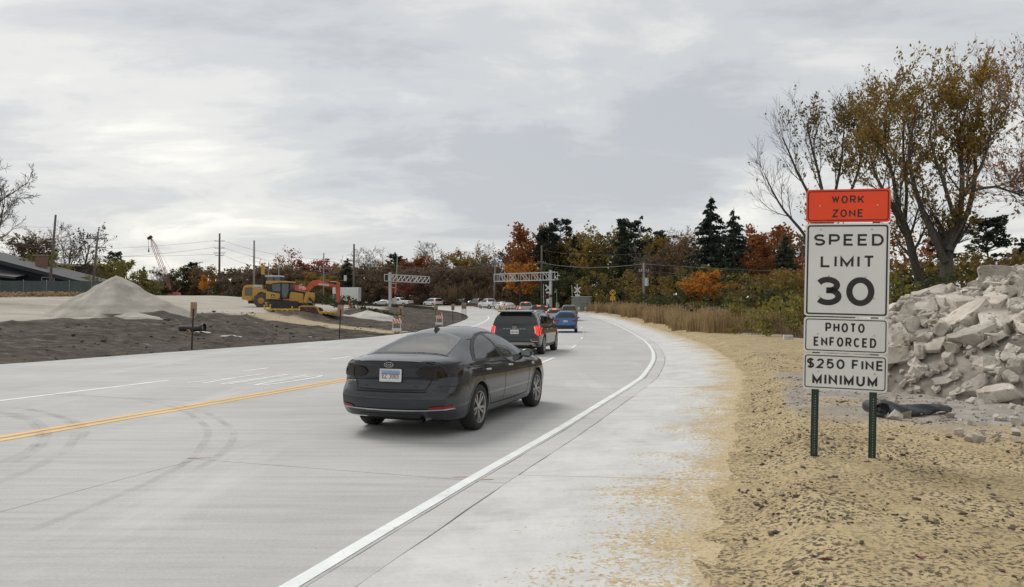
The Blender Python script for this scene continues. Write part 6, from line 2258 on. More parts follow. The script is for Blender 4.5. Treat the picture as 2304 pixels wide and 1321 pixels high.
Yh = 135.0
house2 = empty('house', (0, Yh, 0), 0, 'flat-roofed house with cream eaves and brown brick end behind the trees', 'house')
a, b_ = hp(112, 588), hp(212, 640)
zg2 = b_[1] - 1.5
MB().prism([(a[0], zg2), (b_[0] - 1.6, zg2), (b_[0] - 1.6, a[1] - 0.5), (a[0], a[1] - 0.5)], 'y', 0, 9).build('wall', M_BRICKB, house2)
MB().prism([(a[0] - 0.5, a[1] - 0.6), (b_[0] - 2.2, a[1] - 0.95), (b_[0] - 2.2, a[1] - 0.75), (a[0] - 0.5, a[1] - 0.1)], 'y', -0.9, 9.5).build('roof', M_CREAM, house2)
for k in range(3):
    x0 = hp(143 + 8.5 * k, 602)[0]
    x1 = hp(143 + 8.5 * k + 7, 602)[0]
    zt_, zb_ = hp(0, 602)[1], hp(0, 612)[1]
    w_ = MB().prism([(x0, zb_), (x1, zb_), (x1, zt_), (x0, zt_)], 'y', -0.05, -0.003).build('window', M_WINDOW, house2)
    MB().bar((x1 + 0.06, -0.06, zb_ - 0.1), (x1 + 0.06, -0.06, zt_), 0.10, 0.1).build('frame', M_CREAM, w_)
    MB().bar((x0 - 0.05, -0.06, zb_ - 0.08), (x1 + 0.11, -0.06, zb_ - 0.08), 0.1, 0.14).build('sill', M_CREAM, w_)

# ---- red lattice crane far off
M_CRANE = mat('crane_red', (0.40, 0.10, 0.105), (0.34, 0.085, 0.09), 3, 0.6)
Yc = 235.0
cb0, cb1 = at(384, 652, Yc), at(340, 537, Yc)
zg = gz(cb0.x, Yc)
crane = empty('crawler_crane', (cb0.x, Yc, zg), 0, 'red lattice-boom crawler crane far behind the gravel heap', 'crane')
b0 = Vector((0, 0, cb0.z - zg))
b1 = Vector((cb1.x - cb0.x, 0, cb1.z - zg))
dv = (b1 - b0)
u = dv.normalized()
nr = Vector((u.z, 0, -u.x))
boom = bpy.data.objects.new('boom', None)
link(boom, crane)
n = 16


def boomw(f):
    return 0.52 * min(1, f * 5 + 0.15, (1 - f) * 6 + 0.2)


for sx_ in (-1, 1):
    for sy_ in (-1, 1):
        MB().tube([b0 + dv * f + nr * sx_ * boomw(f) + Vector((0, sy_ * boomw(f), 0)) for f in (0, 0.2, 0.5, 0.85, 1)], 0.075, 5).build('chord', M_CRANE, boom)
for k in range(n):
    f0, f1 = k / n, (k + 1) / n
    s = 1 if k % 2 else -1
    MB().bar(b0 + dv * f0 + nr * s * boomw(f0) + Vector((0, -boomw(f0), 0)), b0 + dv * f1 - nr * s * boomw(f1) + Vector((0, -boomw(f1), 0)), 0.05).build('lacing', M_CRANE, boom)
MB().box(b1 + Vector((-0.4, 0, 0.3)), (1.4, 0.9, 0.7), (0, -0.6, 0)).build('boom_head', M_MBLK, crane)
MB().bar(b1 + Vector((-0.9, 0, 0)), b1 + Vector((-0.7, 0, -3.0)), 0.07).build('hoist_line', M_WIREK, crane)
hk = b1 + Vector((-0.7, 0, -3.6))
MB().box(hk, (0.35, 0.3, 1.2), taper=0.5).build('hook_block', M_MBLK, crane)
tip = b1 + Vector((0.5, 0, 0))
MB().bar(tip, Vector((3.2, 0, 4.2)), 0.05).build('pendant_line', M_CRANE, crane)
MB().prism([(-0.4, 0.9), (2.6, 0.9), (2.8, 1.6), (2.6, 2.6), (1.2, 2.7), (0.9, 2.1), (-0.3, 2.1)], 'y', -1.2, 1.2).build('upperworks', M_CRANE, crane, bevel=0.05)
MB().bar((1.6, 0, 2.5), (3.2, 0, 4.2), 0.2).build('mast', M_CRANE, crane)
for y in (-2.0, 1.4):
    MB().prism([(-1.4, 0.4), (-1.0, 0.0), (2.9, 0.0), (3.3, 0.4), (3.1, 0.8), (-1.2, 0.8)], 'y', y, y + 0.7).build('track', M_MBLK, crane)

# ---- odds and ends in the yard
M_BARR = mat('barrier_concrete', (0.38, 0.36, 0.33), (0.30, 0.285, 0.26), 2, 0.9)
M_OFENCE = mat('orange_fence_mesh', (0.50, 0.25, 0.17), (0.42, 0.22, 0.16), 6, 0.8)
M_RUSTP = mat('rusty_beam', (0.055, 0.022, 0.026), (0.085, 0.035, 0.036), 3, 0.8)
for k, (px, w) in enumerate(((492, 24), (527, 22), (462, 18))):
    Y = 200.0
    x = (px - 1152) / FOC * Y
    o = MB().prism([(-0.3, 0), (0.3, 0), (0.27, 0.15), (0.12, 0.5), (0.09, 0.95), (-0.09, 0.95), (-0.12, 0.5), (-0.27, 0.15)], 'x', -w / FOC * Y / 2, w / FOC * Y / 2).build('concrete_barrier', M_BARR, None)
    o.location = (x, Y, gz(x, Y))
    tag(o, ('pale concrete barrier just right of the brown pole', 'pale concrete barrier left of the wheel loader', 'pale concrete barrier left of the brown pole')[k], 'barrier', 'concrete barriers across the far lot')
Y = 190.0
x0, x1 = (412 - 1152) / FOC * Y, (462 - 1152) / FOC * Y
of = empty('barrier_fence', (x0, Y, gz(x0, Y)), 0, 'faded orange mesh fence near the crane', 'fence')
MB().box(((x1 - x0) / 2, 0, 0.55), (x1 - x0, 0.03, 0.95)).build('mesh_panel', M_OFENCE, of)
for k in range(5):
    MB().bar(((x1 - x0) * k / 4, -0.05, -0.2), ((x1 - x0) * k / 4, -0.05, 1.2), 0.07).build('stake', M_GALV, of)
Y = 150.0
x = (420 - 1152) / FOC * Y
o = empty('beam_stack', (x, Y, gz(x, Y)), R_(-6), 'stack of dark red steel beams lying on the lot', 'steel beams')
for k in range(4):
    z = 0.16 + 0.30 * (k // 2)
    y = 0.45 * (k % 2)
    MB().prism([(y - 0.16, z - 0.14), (y + 0.16, z - 0.14), (y + 0.16, z - 0.10), (y + 0.03, z - 0.10), (y + 0.03, z + 0.10), (y + 0.16, z + 0.10), (y + 0.16, z + 0.14), (y - 0.16, z + 0.14), (y - 0.16, z + 0.10), (y - 0.03, z + 0.10), (y - 0.03, z - 0.10), (y - 0.16, z - 0.10)], 'x', -2.1, 2.1).build('beam', M_RUSTP, o)
# rolled corrugated pipe and wrapping by the first board
M_PIPEB = mat('corrugated_pipe', (0.03, 0.03, 0.027), (0.055, 0.052, 0.045), 4, 0.7)
cp = at(428, 706, 45)
o = empty('corrugated_pipe', (cp.x, cp.y, gz(cp.x, cp.y) + 0.25), R_(-4), 'coiled black corrugated pipe behind the first plywood board', 'pipe')
prof = []
for k in range(40):
    prof.append((0.17 + 0.025 * (k % 2), -0.62 + k * 0.032))
MB().lathe(prof, (0, 0, 0), 'x', 16).build('pipe_wall', M_PIPEB, o, smooth=True)
MB().lathe([(0.26 + 0.02 * (k % 2), 0.0 + k * 0.03) for k in range(8)], (0.62, 0.1, 0.03), 'x', 16).build('pipe_end', M_PIPEB, o, smooth=True)
M_WRAP = mat('white_wrapping', (0.58, 0.57, 0.55), (0.46, 0.45, 0.43), 6, 0.7)


def litter(name, px, py, Y, sx_, sy_, h, m, label, cat, seed, group=None):
    p = at(px, py, Y)
    r = random.Random(seed)
    nx_, ny_ = 9, 5
    vs, fs = [], []
    for i in range(nx_):
        for j in range(ny_):
            u_, v_ = i / (nx_ - 1) - 0.5, j / (ny_ - 1) - 0.5
            taper = 1 - 0.5 * abs(u_) * 2 * r.random()
            xx, yy = p.x + u_ * sx_, p.y + v_ * sy_ * taper
            vs.append((xx - p.x, yy - p.y, gz(xx, yy) + 0.14 + h * r.random() * math.cos(u_ * 3) - gz(p.x, p.y)))
    for i in range(nx_ - 1):
        for j in range(ny_ - 1):
            q = i * ny_ + j
            fs.append((q, q + ny_, q + ny_ + 1, q + 1))
    o = MB().add(vs, fs).build(name, m, None)
    md = o.modifiers.new('thick', 'SOLIDIFY')
    md.thickness = 0.02
    o.location = (p.x, p.y, gz(p.x, p.y))
    tag(o, label, cat, group)
    return o


litter('plastic_sheet', 455, 719, 44, 0.95, 0.4, 0.10, M_WRAP, 'crumpled white wrapping at the foot of the first plywood board', 'litter', 1)
litter('plastic_sheet', 520, 724, 42, 1.2, 0.3, 0.10, M_WRAP, 'long strip of white wrapping on the rim of the soil', 'litter', 2)
litter('plastic_sheet', 424, 716, 44, 0.25, 0.2, 0.16, M_SAND, 'small orange scrap beside the first board post', 'litter', 3)
litter('paper_scrap', 698, 730, 44, 0.20, 0.15, 0.05, M_WRAP, 'small white scrap lying on the dark soil mound', 'litter', 4)
litter('paper_scrap', 732, 709, 58, 0.5, 0.25, 0.08, M_SAND, 'orange scrap on the tan ground below the trailer', 'litter', 5)
# white box trailer and drum behind the excavator
Y = 122.0
x0, x1 = (748 - 1152) / FOC * Y, (806 - 1152) / FOC * Y
zg = gz((x0 + x1) / 2, Y)
bt = empty('box_trailer', ((x0 + x1) / 2, Y, zg), 0, 'white box trailer parked behind the excavator bucket', 'trailer')
MB().box((0, 1.2, 1.75), (x1 - x0, 2.4, 2.2)).build('box', P_WHITE, bt, bevel=0.05)
MB().box((0, 1.2, 0.58), (x1 - x0 - 0.4, 2.0, 0.12)).build('chassis', M_MBLK, bt)
for k in range(7):
    xx = -(x1 - x0) / 2 + (x1 - x0) * (k + 0.5) / 7
    MB().box((xx, -0.012, 1.75), (0.05, 0.02, 2.1)).build('rib', M_SIGW, bt)
for dx in (-0.6, 0.3):
    MB().lathe([(0.001, 0.0), (0.36, 0.0), (0.38, 0.05), (0.38, 0.22), (0.001, 0.22)], (dx, 0.05, 0.38), 'y', 18).build('wheel', M_MTYRE, bt, smooth=True, autosmooth=40)
Y = 110.0
x = (789 - 1152) / FOC * Y
dr_ = empty('traffic_drum', (x, Y, gz(x, Y)), 0, 'orange traffic drum in front of the white box trailer', 'traffic drum')
MB().lathe([(0.001, 0), (0.33, 0), (0.33, 0.08), (0.28, 0.1), (0.27, 0.55), (0.24, 0.56), (0.23, 0.98), (0.001, 1.0)], n=16).build('barrel', M_ORANGE, dr_, smooth=True, autosmooth=40)
for z in (0.35, 0.75):
    MB().lathe([(0.285, z), (0.28, z + 0.13)], n=16).build('reflective_band', M_SIGW, dr_)
# black silt barrier at the back rim of the soil
pts = [(-28.5, 138.6), (-20.5, 131.5), (-15.5, 125.6), (-11.6, 117.8)]
sf = empty('silt_barrier', (pts[0][0], pts[0][1], 0), 0, 'low black silt barrier along the back rim of the soil', 'silt barrier')
for k in range(3):
    a, b_ = pts[k], pts[k + 1]
    a3 = Vector((a[0] - pts[0][0], a[1] - pts[0][1], gz(*a) + 0.22))
    b3 = Vector((b_[0] - pts[0][0], b_[1] - pts[0][1], gz(*b_) + 0.22))
    MB().bar(a3, b3, 0.05, 0.62).build('fabric_panel', M_BLACKM, sf)
    MB().bar(a3 + Vector((0, 0, -0.5)), a3 + Vector((0, 0, 0.45)), 0.06).build('stake', M_PLY, sf)
# white box by the wood edge on the right
bxp = at(1773, 768, 36)
ub = empty('utility_box', (bxp.x, bxp.y, gz(bxp.x, bxp.y)), R_(-10), 'small white box lying at the edge of the wood', 'box')
MB().box((0, 0, 0.11), (0.42, 0.3, 0.22)).build('case', M_SIGW, ub, bevel=0.01)
MB().box((0.0, -0.153, 0.12), (0.3, 0.004, 0.05)).build('print', M_GALV, ub)

from mathutils import noise as noise3


# ------------------------------------------------------------------ heap of broken concrete on the right
M_RUB = mat('broken_concrete', (0.37, 0.325, 0.27), (0.60, 0.555, 0.49), 2.2, 0.95, bump=1.0, bscale=22, detail=10, spots=(4.5, 0.58, (0.27, 0.23, 0.185)), rand=0.22)
M_RUBD = mat('rubble_fines_shaded', (0.13, 0.112, 0.09), (0.30, 0.27, 0.23), 3, 0.95, bump=1.0, bscale=16, detail=9)  # fines coloured darker to put shade into the gaps between blocks
HC = np.array([11.6, 15.3])


def heap_h(x, y):
    """Height of the rubble heap above the ground."""
    dx = (x - HC[0]) / np.where(x < HC[0], 5.3, 9.0)
    dy = (y - HC[1]) / np.where(y < HC[1], 5.7, 5.5)
    r = np.sqrt(dx * dx + dy * dy)
    prof = np.interp(r, [0, 0.25, 0.55, 0.80, 0.93, 1.0, 1.3], [2.22, 2.10, 1.64, 1.02, 0.38, 0.0, 0.0])
    return prof * (1 + 0.25 * vnoise(x, y, 1.6, 31)) + np.where(r < 0.97, 0.22 * vnoise(x, y, 0.6, 32), 0)


rx = np.arange(5.6, 21.0, 0.14)
ry = np.arange(8.8, 22.0, 0.14)
RX, RY = np.meshgrid(rx, ry)
RZ = ground(RX, RY) + heap_h(RX, RY) - 0.03
keep = heap_h(RX, RY) > -0.5
vs = np.c_[RX.ravel(), RY.ravel(), RZ.ravel()]
vs[:, 2] -= np.where(heap_h(RX, RY).ravel() < 0.03, 0.15, 0.0)
vs[:, 2] += 0.10 * vnoise(vs[:, 0], vs[:, 1], 0.3, 33) * (heap_h(RX, RY).ravel() > 0.1)
nxr = len(rx)
ii = (np.arange(len(ry) - 1)[:, None] * nxr + np.arange(nxr - 1)[None, :]).ravel()
me = bpy.data.meshes.new('rubble_core')
me.from_pydata(vs.tolist(), [], np.c_[ii, ii + 1, ii + nxr + 1, ii + nxr].tolist())
me.polygons.foreach_set('use_smooth', [True] * len(me.polygons))
me.materials.append(M_RUBD)
rub = empty('rubble_heap', (0, 0, 0), 0, 'heap of broken pale concrete slabs right of the speed limit sign', 'rubble heap')
link(bpy.data.objects.new('rubble_core', me), rub)


def chunk_mesh(rs, flat):
    """A broken slab: a box cut by random planes, edges worn."""
    bm = bmesh.new()
    bmesh.ops.create_cube(bm, size=1.0)
    for v in bm.verts:
        v.co.x *= rs.uniform(0.85, 1.15)
        v.co.y *= rs.uniform(0.85, 1.15)
        v.co.z *= flat
    for k in range(rs.randint(5, 8)):
        a = rs.uniform(0, 6.283)
        n_ = Vector((math.cos(a), math.sin(a), rs.uniform(-0.5, 0.5))).normalized()
        d = rs.uniform(0.30, 0.47)
        r = bmesh.ops.bisect_plane(bm, geom=bm.verts[:] + bm.edges[:] + bm.faces[:], plane_co=n_ * d, plane_no=n_, clear_outer=True)
        ed = [e for e in r['geom_cut'] if isinstance(e, bmesh.types.BMEdge)]
        if ed:
            bmesh.ops.edgeloop_fill(bm, edges=ed)
    bmesh.ops.remove_doubles(bm, verts=bm.verts, dist=0.03)
    bmesh.ops.recalc_face_normals(bm, faces=bm.faces)
    try:
        bmesh.ops.bevel(bm, geom=bm.edges[:], offset=0.028, segments=1, affect='EDGES', clamp_overlap=True)
    except Exception:
        pass
    bmesh.ops.triangulate(bm, faces=[f for f in bm.faces if len(f.verts) > 4])
    for lim in (0.30, 0.22):
        bmesh.ops.subdivide_edges(bm, edges=[e for e in bm.edges if e.calc_length() > lim], cuts=1, use_grid_fill=True)
    o_ = rs.uniform(0, 99)
    for v in bm.verts:
        c = v.co * 3.1 + Vector((o_, o_ * 0.7, o_ * 1.3))
        v.co += (noise3.noise_vector(c) * 0.055 + noise3.noise_vector(c * 3.1) * 0.028) * Vector((1, 1, 0.8))
    me = bpy.data.meshes.new('concrete_block')
    bm.to_mesh(me)
    bm.free()
    me.materials.append(M_RUB)
    me.polygons.foreach_set('use_smooth', [True] * len(me.polygons))
    me.set_sharp_from_angle(angle=R_(28))
    return me


rs = random.Random(77)
CH = [chunk_mesh(rs, rs.choice((0.24, 0.28, 0.34, 0.42, 0.55))) for _ in range(22)]


def surf(x, y):
    return float(ground(np.array([x]), np.array([y]))[0] + heap_h(np.array([x]), np.array([y]))[0])


spots = []
tries = 0
while len(spots) < 290 and tries < 9000:
    tries += 1
    x, y = rs.uniform(5.0, 17.5), rs.uniform(9.0, 18.5)
    h = float(heap_h(np.array([x]), np.array([y]))[0])
    if h < 0.10 or (x / y > 0.86) or x / y < 0.47:
        continue
    # big slabs over the face and crest, smaller pieces towards the foot
    sz = rs.choice((0.22, 0.26, 0.30, 0.36, 0.42, 0.5, 0.64)) * rs.uniform(0.8, 1.2)
    if h > 1.2 and rs.random() < 0.45:
        sz *= 1.25
    if h < 0.5:
        sz = min(sz, 0.5) * rs.uniform(0.4, 1.0)
    if any((x - a) ** 2 + (y - b2) ** 2 < (0.30 * (sz + c2)) ** 2 for a, b2, c2 in spots):
        continue
    spots.append((x, y, sz))
    e = 0.15
    gx_, gy_ = (surf(x + e, y) - surf(x - e, y)) / (2 * e), (surf(x, y + e) - surf(x, y - e)) / (2 * e)
    nrm = Vector((-gx_, -gy_, 1)).normalized()
    q = Vector((0, 0, 1)).rotation_difference((nrm + Vector((rs.uniform(-0.5, 0.5), rs.uniform(-0.5, 0.5), 0.35))).normalized())
    o = bpy.data.objects.new('concrete_block', rs.choice(CH))
    link(o, rub)
    o.location = (x, y, surf(x, y) + sz * 0.03)
    o.rotation_euler = (q.to_matrix() @ Euler((rs.uniform(-0.25, 0.25), rs.uniform(-0.25, 0.25), rs.uniform(0, 6.28))).to_matrix()).to_euler()
    o.scale = (sz * rs.uniform(1.15, 1.75), sz * rs.uniform(0.8, 1.1), sz * rs.uniform(0.7, 1.1))
# gravel-sized crumbs over the heap and at its foot: uncountable
CR = [chunk_mesh(random.Random(900 + k), 0.7) for k in range(6)]
cv = []
vsA, fsA = [], []
nb_ = 0
for k in range(3600):
    x, y = rs.uniform(5.0, 15.5), rs.uniform(8.0, 17.5)
    h = float(heap_h(np.array([x]), np.array([y]))[0])
    if x / y < 0.48 or (h < 0.02 and (rs.random() < 0.7 or y > 13)):
        continue
    s_ = rs.choice((0.035, 0.05, 0.07, 0.10, 0.14, 0.2 if h > 0.3 else 0.06, 0.26 if h > 0.3 else 0.05)) * rs.uniform(0.7, 1.3)
    me = CR[k % 6]
    mt = Matrix.Translation((x, y, surf(x, y) + s_ * 0.15)) @ Euler((rs.uniform(0, 6), rs.uniform(0, 6), rs.uniform(0, 6))).to_matrix().to_4x4() @ Matrix.Scale(s_, 4)
    co = np.empty(len(me.vertices) * 3)
    me.vertices.foreach_get('co', co)
    co = co.reshape(-1, 3) @ np.array(mt.to_3x3()).T + np.array(mt.translation)
    vsA.append(co)
    fsA += [tuple(nb_ + q for q in f.vertices) for f in me.polygons]
    nb_ += len(co)
me = bpy.data.meshes.new('rubble_crumbs')
me.from_pydata(np.vstack(vsA).tolist(), [], fsA)
me.materials.append(M_RUB)
tag(link(bpy.data.objects.new('rubble_crumbs', me), rub), kind='stuff')

# torn black plastic sheet at the foot of the heap
M_PLAST = mat('black_plastic_film', (0.010, 0.011, 0.013), (0.018, 0.02, 0.023), 5, 0.28, bump=0.5, bscale=9)
a_, b2 = at(1982, 893, 10.4), at(2122, 912, 10.9)
nu, nv = 26, 9
vs, fs = [], []
for i in range(nu):
    f = i / (nu - 1)
    cx_, cy_ = a_.x + (b2.x - a_.x) * f, a_.y + (b2.y - a_.y) * f
    hgt = 0.17 * (1 - f) ** 0.55 + 0.02
    wid = 0.42 * (1 - f * 0.75)
    for j in range(nv):
        g = j / (nv - 1)
        an = g * math.pi * 0.85
        yy = cy_ - 0.22 + wid * g + 0.03 * math.sin(11 * f + 5 * g)
        base = float(ground(np.array([cx_]), np.array([yy]))[0])
        vs.append((cx_ + 0.03 * math.sin(9 * g + 4 * f), yy, base + 0.015 + hgt * math.sin(an) ** 0.7 * (0.8 + 0.2 * math.sin(7 * f + 2)) + 0.02 * math.sin(17 * f + 9 * g)))
for i in range(nu - 1):
    for j in range(nv - 1):
        q = i * nv + j
        fs.append((q, q + nv, q + nv + 1, q + 1))
ps = MB().add(vs, fs).build('plastic_sheet', M_PLAST, None, smooth=True)
md = ps.modifiers.new('thick', 'SOLIDIFY')
md.thickness = 0.012
tag(ps, 'crumpled black plastic sheet at the foot of the rubble heap', 'plastic sheet')
roll = []
for k in range(30):
    an = k / 29 * 4.2 * math.pi
    rr = 0.035 + 0.075 * k / 29
    roll.append((rr * math.cos(an), rr * math.sin(an)))
mb = MB()
for i, (p0, p1) in enumerate(roll):
    mb.v += [(a_.x - 0.10 + p0, a_.y - 0.22, p1), (a_.x - 0.10 + p0, a_.y + 0.15, p1)]
    if i:
        mb.f.append((2 * i - 2, 2 * i - 1, 2 * i + 1, 2 * i))
        mb.mi.append(0)
zb_ = gz(a_.x, a_.y) + 0.12
mb.v = [(x, y, z + zb_) for x, y, z in mb.v]
mb.build('rolled_end', M_PLAST, ps, smooth=True)

# crumbs of dark soil over the straw: uncountable
M_CLOD = mat('soil_crumb', (0.060, 0.047, 0.036), (0.14, 0.112, 0.082), 6, 0.95, world_co=True)
rs = random.Random(21)
ico = bmesh.new()
bmesh.ops.create_icosphere(ico, subdivisions=1, radius=0.5)
icv = np.array([v.co[:] for v in ico.verts])
icf = [tuple(v.index for v in f.verts) for f in ico.faces]
ico.free()
XR, YR = [], []
while len(XR) < 46000:
    y = 3.2 + 22 * rs.random() ** 2.0
    x = rs.uniform(1.0, 10.5)
    XR.append(x)
    YR.append(y)
XR, YR = np.array(XR), np.array(YR)
h_, dl_, dr2, in_ = ground(XR, YR, True)
den = np.clip(0.5 + 1.7 * vnoise(XR, YR, 0.8, 41) + 1.0 * vnoise(XR, YR, 0.3, 42), 0.02, 1) * np.exp(-np.clip(dr2 - 0.2, 0, 9) / 2.6)
ok = (dr2 > -0.05) & (np.array([rs.random() for _ in XR]) < den * 1.25) & (XR / YR < 0.75)
vsA, fsA, nb_ = [], [], 0
Zs = ground(XR[ok], YR[ok])
rough_ = (0.022 * vnoise(XR[ok], YR[ok], 0.9, 14) + 0.045 * vnoise(XR[ok], YR[ok], 0.34, 15) + 0.036 * vnoise(XR[ok], YR[ok], 0.15, 16))
for x, y, z in zip(XR[ok], YR[ok], Zs + rough_):
    s_ = min(0.0062 * math.exp(abs(rs.gauss(0, 0.7))), 0.042)
    a = rs.uniform(0, 6.28)
    sc = np.array([s_ * rs.uniform(1.2, 2.6), s_ * rs.uniform(0.8, 1.4), s_ * rs.uniform(0.6, 1.0)])
    v = icv * (1 + 0.8 * (np.array([rs.random() for _ in range(len(icv))])[:, None] - 0.5)) * sc
    v = np.c_[v[:, 0] * math.cos(a) - v[:, 1] * math.sin(a), v[:, 0] * math.sin(a) + v[:, 1] * math.cos(a), v[:, 2]]
    vsA.append(v + np.array([x, y, z + s_ * 0.15]))
    fsA += [tuple(nb_ + q for q in f) for f in icf]
    nb_ += len(v)
me = bpy.data.meshes.new('soil_crumbs')
me.from_pydata(np.vstack(vsA).tolist(), [], fsA)
me.materials.append(M_CLOD)
tag(link(bpy.data.objects.new('soil_crumbs', me)), 'dark crumbs of soil scattered over the straw mulch verge', kind='stuff')

# clods over the dark soil on the left
M_CLODD = mat('dark_clod', (0.030, 0.026, 0.023), (0.085, 0.074, 0.062), 3, 0.95, world_co=True)
XR = np.array([rs.uniform(-38, -5) for _ in range(2600)])
YR = np.array([rs.uniform(20, 70) for _ in range(2600)])
h_, dl_, dr2, in_ = ground(XR, YR, True)
ok = (dl_ > 0.3) & (dl_ < 22)
vsA, fsA, nb_ = [], [], 0
rg = (0.34 * vnoise(XR, YR, 2.6, 11) + 0.20 * vnoise(XR, YR, 1.1, 12) + 0.14 * vnoise(XR, YR, 0.55, 13)) * smooth((dl_ - 0.25) / 1.5)
for x, y, z in zip(XR[ok], YR[ok], (h_ + rg)[ok]):
    s_ = min(0.03 * math.exp(abs(rs.gauss(0, 0.8))), 0.24)
    sc = np.array([s_ * rs.uniform(1.0, 2.2), s_ * rs.uniform(0.8, 1.4), s_ * rs.uniform(0.5, 0.9)])
    v = icv * (1 + 0.5 * (np.array([rs.random() for _ in range(len(icv))])[:, None] - 0.5)) * sc
    vsA.append(v + np.array([x, y, z + s_ * 0.1]))
    fsA += [tuple(nb_ + q for q in f) for f in icf]
    nb_ += len(v)
me = bpy.data.meshes.new('soil_clods')
me.from_pydata(np.vstack(vsA).tolist(), [], fsA)
me.materials.append(M_CLODD)
tag(link(bpy.data.objects.new('soil_clods', me)), 'dark clods of turned soil strewn over the graded bank', kind='stuff')

# two fallen red leaves near the camera
M_LEAFR = mat('fallen_red_leaf', (0.17, 0.030, 0.035), (0.13, 0.025, 0.03), 12, 0.6)
for k, (px, py) in enumerate(((1856, 1247), (2068, 1257))):
    u_, v_ = ray(px, py)
    Y = 1.42 / -v_
    x = u_ * Y
    z = gz(x, Y) + 0.05
    o = MB().add([(-0.045, 0, 0), (-0.02, -0.025, 0.012), (0.05, 0, 0.0), (-0.015, 0.028, 0.014), (0.01, 0.0, -0.004)], [(0, 1, 4), (1, 2, 4), (2, 3, 4), (3, 0, 4)]).build('fallen_leaf', M_LEAFR, None)
    o.location = (x, Y, z)
    o.rotation_euler = (0.2, 0.1, 2.6 - k)
    md = o.modifiers.new('thick', 'SOLIDIFY')
    md.thickness = 0.002
    tag(o, ('fallen red leaf on the straw, left of the sign posts line', 'fallen dark red leaf on the straw, right of the other leaf')[k], 'leaf', 'fallen red leaves')

# ------------------------------------------------------------------ trees and undergrowth
def leafmat(name, cols, transl=0.35, nscale=0.35, rand=0.12):
    m, N, L, b = newmat(name)
    b.inputs['Roughness'].default_value = 0.75
    b.inputs['Specular IOR Level'].default_value = 0.25
    tc = N.new('ShaderNodeTexCoord').outputs['Object']
    oi = N.new('ShaderNodeObjectInfo')
    addv = N.new('ShaderNodeVectorMath')
    L.new(tc, addv.inputs[0])
    cmb = N.new('ShaderNodeCombineXYZ')
    mul = gn_math('MULTIPLY', oi.outputs['Random'], 60.0, N=N, L=L)
    L.new(mul, cmb.inputs[0])
    L.new(cmb.outputs[0], addv.inputs[1])
    co = addv.outputs[0]
    f = gn_noise(nscale, 5, 0.7, N=N, L=L, co=co)
    f2 = gn_noise(nscale * 22, 2, 0.6, N=N, L=L, co=co)
    ff = gn_math('ADD', gn_math('MULTIPLY', f, 0.55, N=N, L=L), gn_math('MULTIPLY', f2, 0.45, N=N, L=L), N=N, L=L)
    g_ = (1.7 if 'dark' in name else 1.45) if 'needle' in name else (1.0 if 'dry' in name else 1.7)
    cols = [tuple(v * g_ for v in q) for q in cols]
    n = len(cols)
    c = gn_ramp(ff, [(0.34 + 0.32 * i / (n - 1), q) for i, q in enumerate(cols)], N=N, L=L)
    hs = N.new('ShaderNodeHueSaturation')
    mr = N.new('ShaderNodeMapRange')
    mr.inputs['To Min'].default_value = 1 - rand
    mr.inputs['To Max'].default_value = 1 + rand
    L.new(oi.outputs['Random'], mr.inputs['Value'])
    L.new(mr.outputs[0], hs.inputs['Value'])
    L.new(c, hs.inputs['Color'])
    L.new(hs.outputs[0], b.inputs['Base Color'])
    if transl:
        t = N.new('ShaderNodeBsdfTranslucent')
        L.new(hs.outputs[0], t.inputs['Color'])
        mx = N.new('ShaderNodeMixShader')
        mx.inputs[0].default_value = transl
        L.new(b.outputs[0], mx.inputs[1])
        L.new(t.outputs[0], mx.inputs[2])
        L.new(mx.outputs[0], N['Material Output'].inputs['Surface'])
    return m


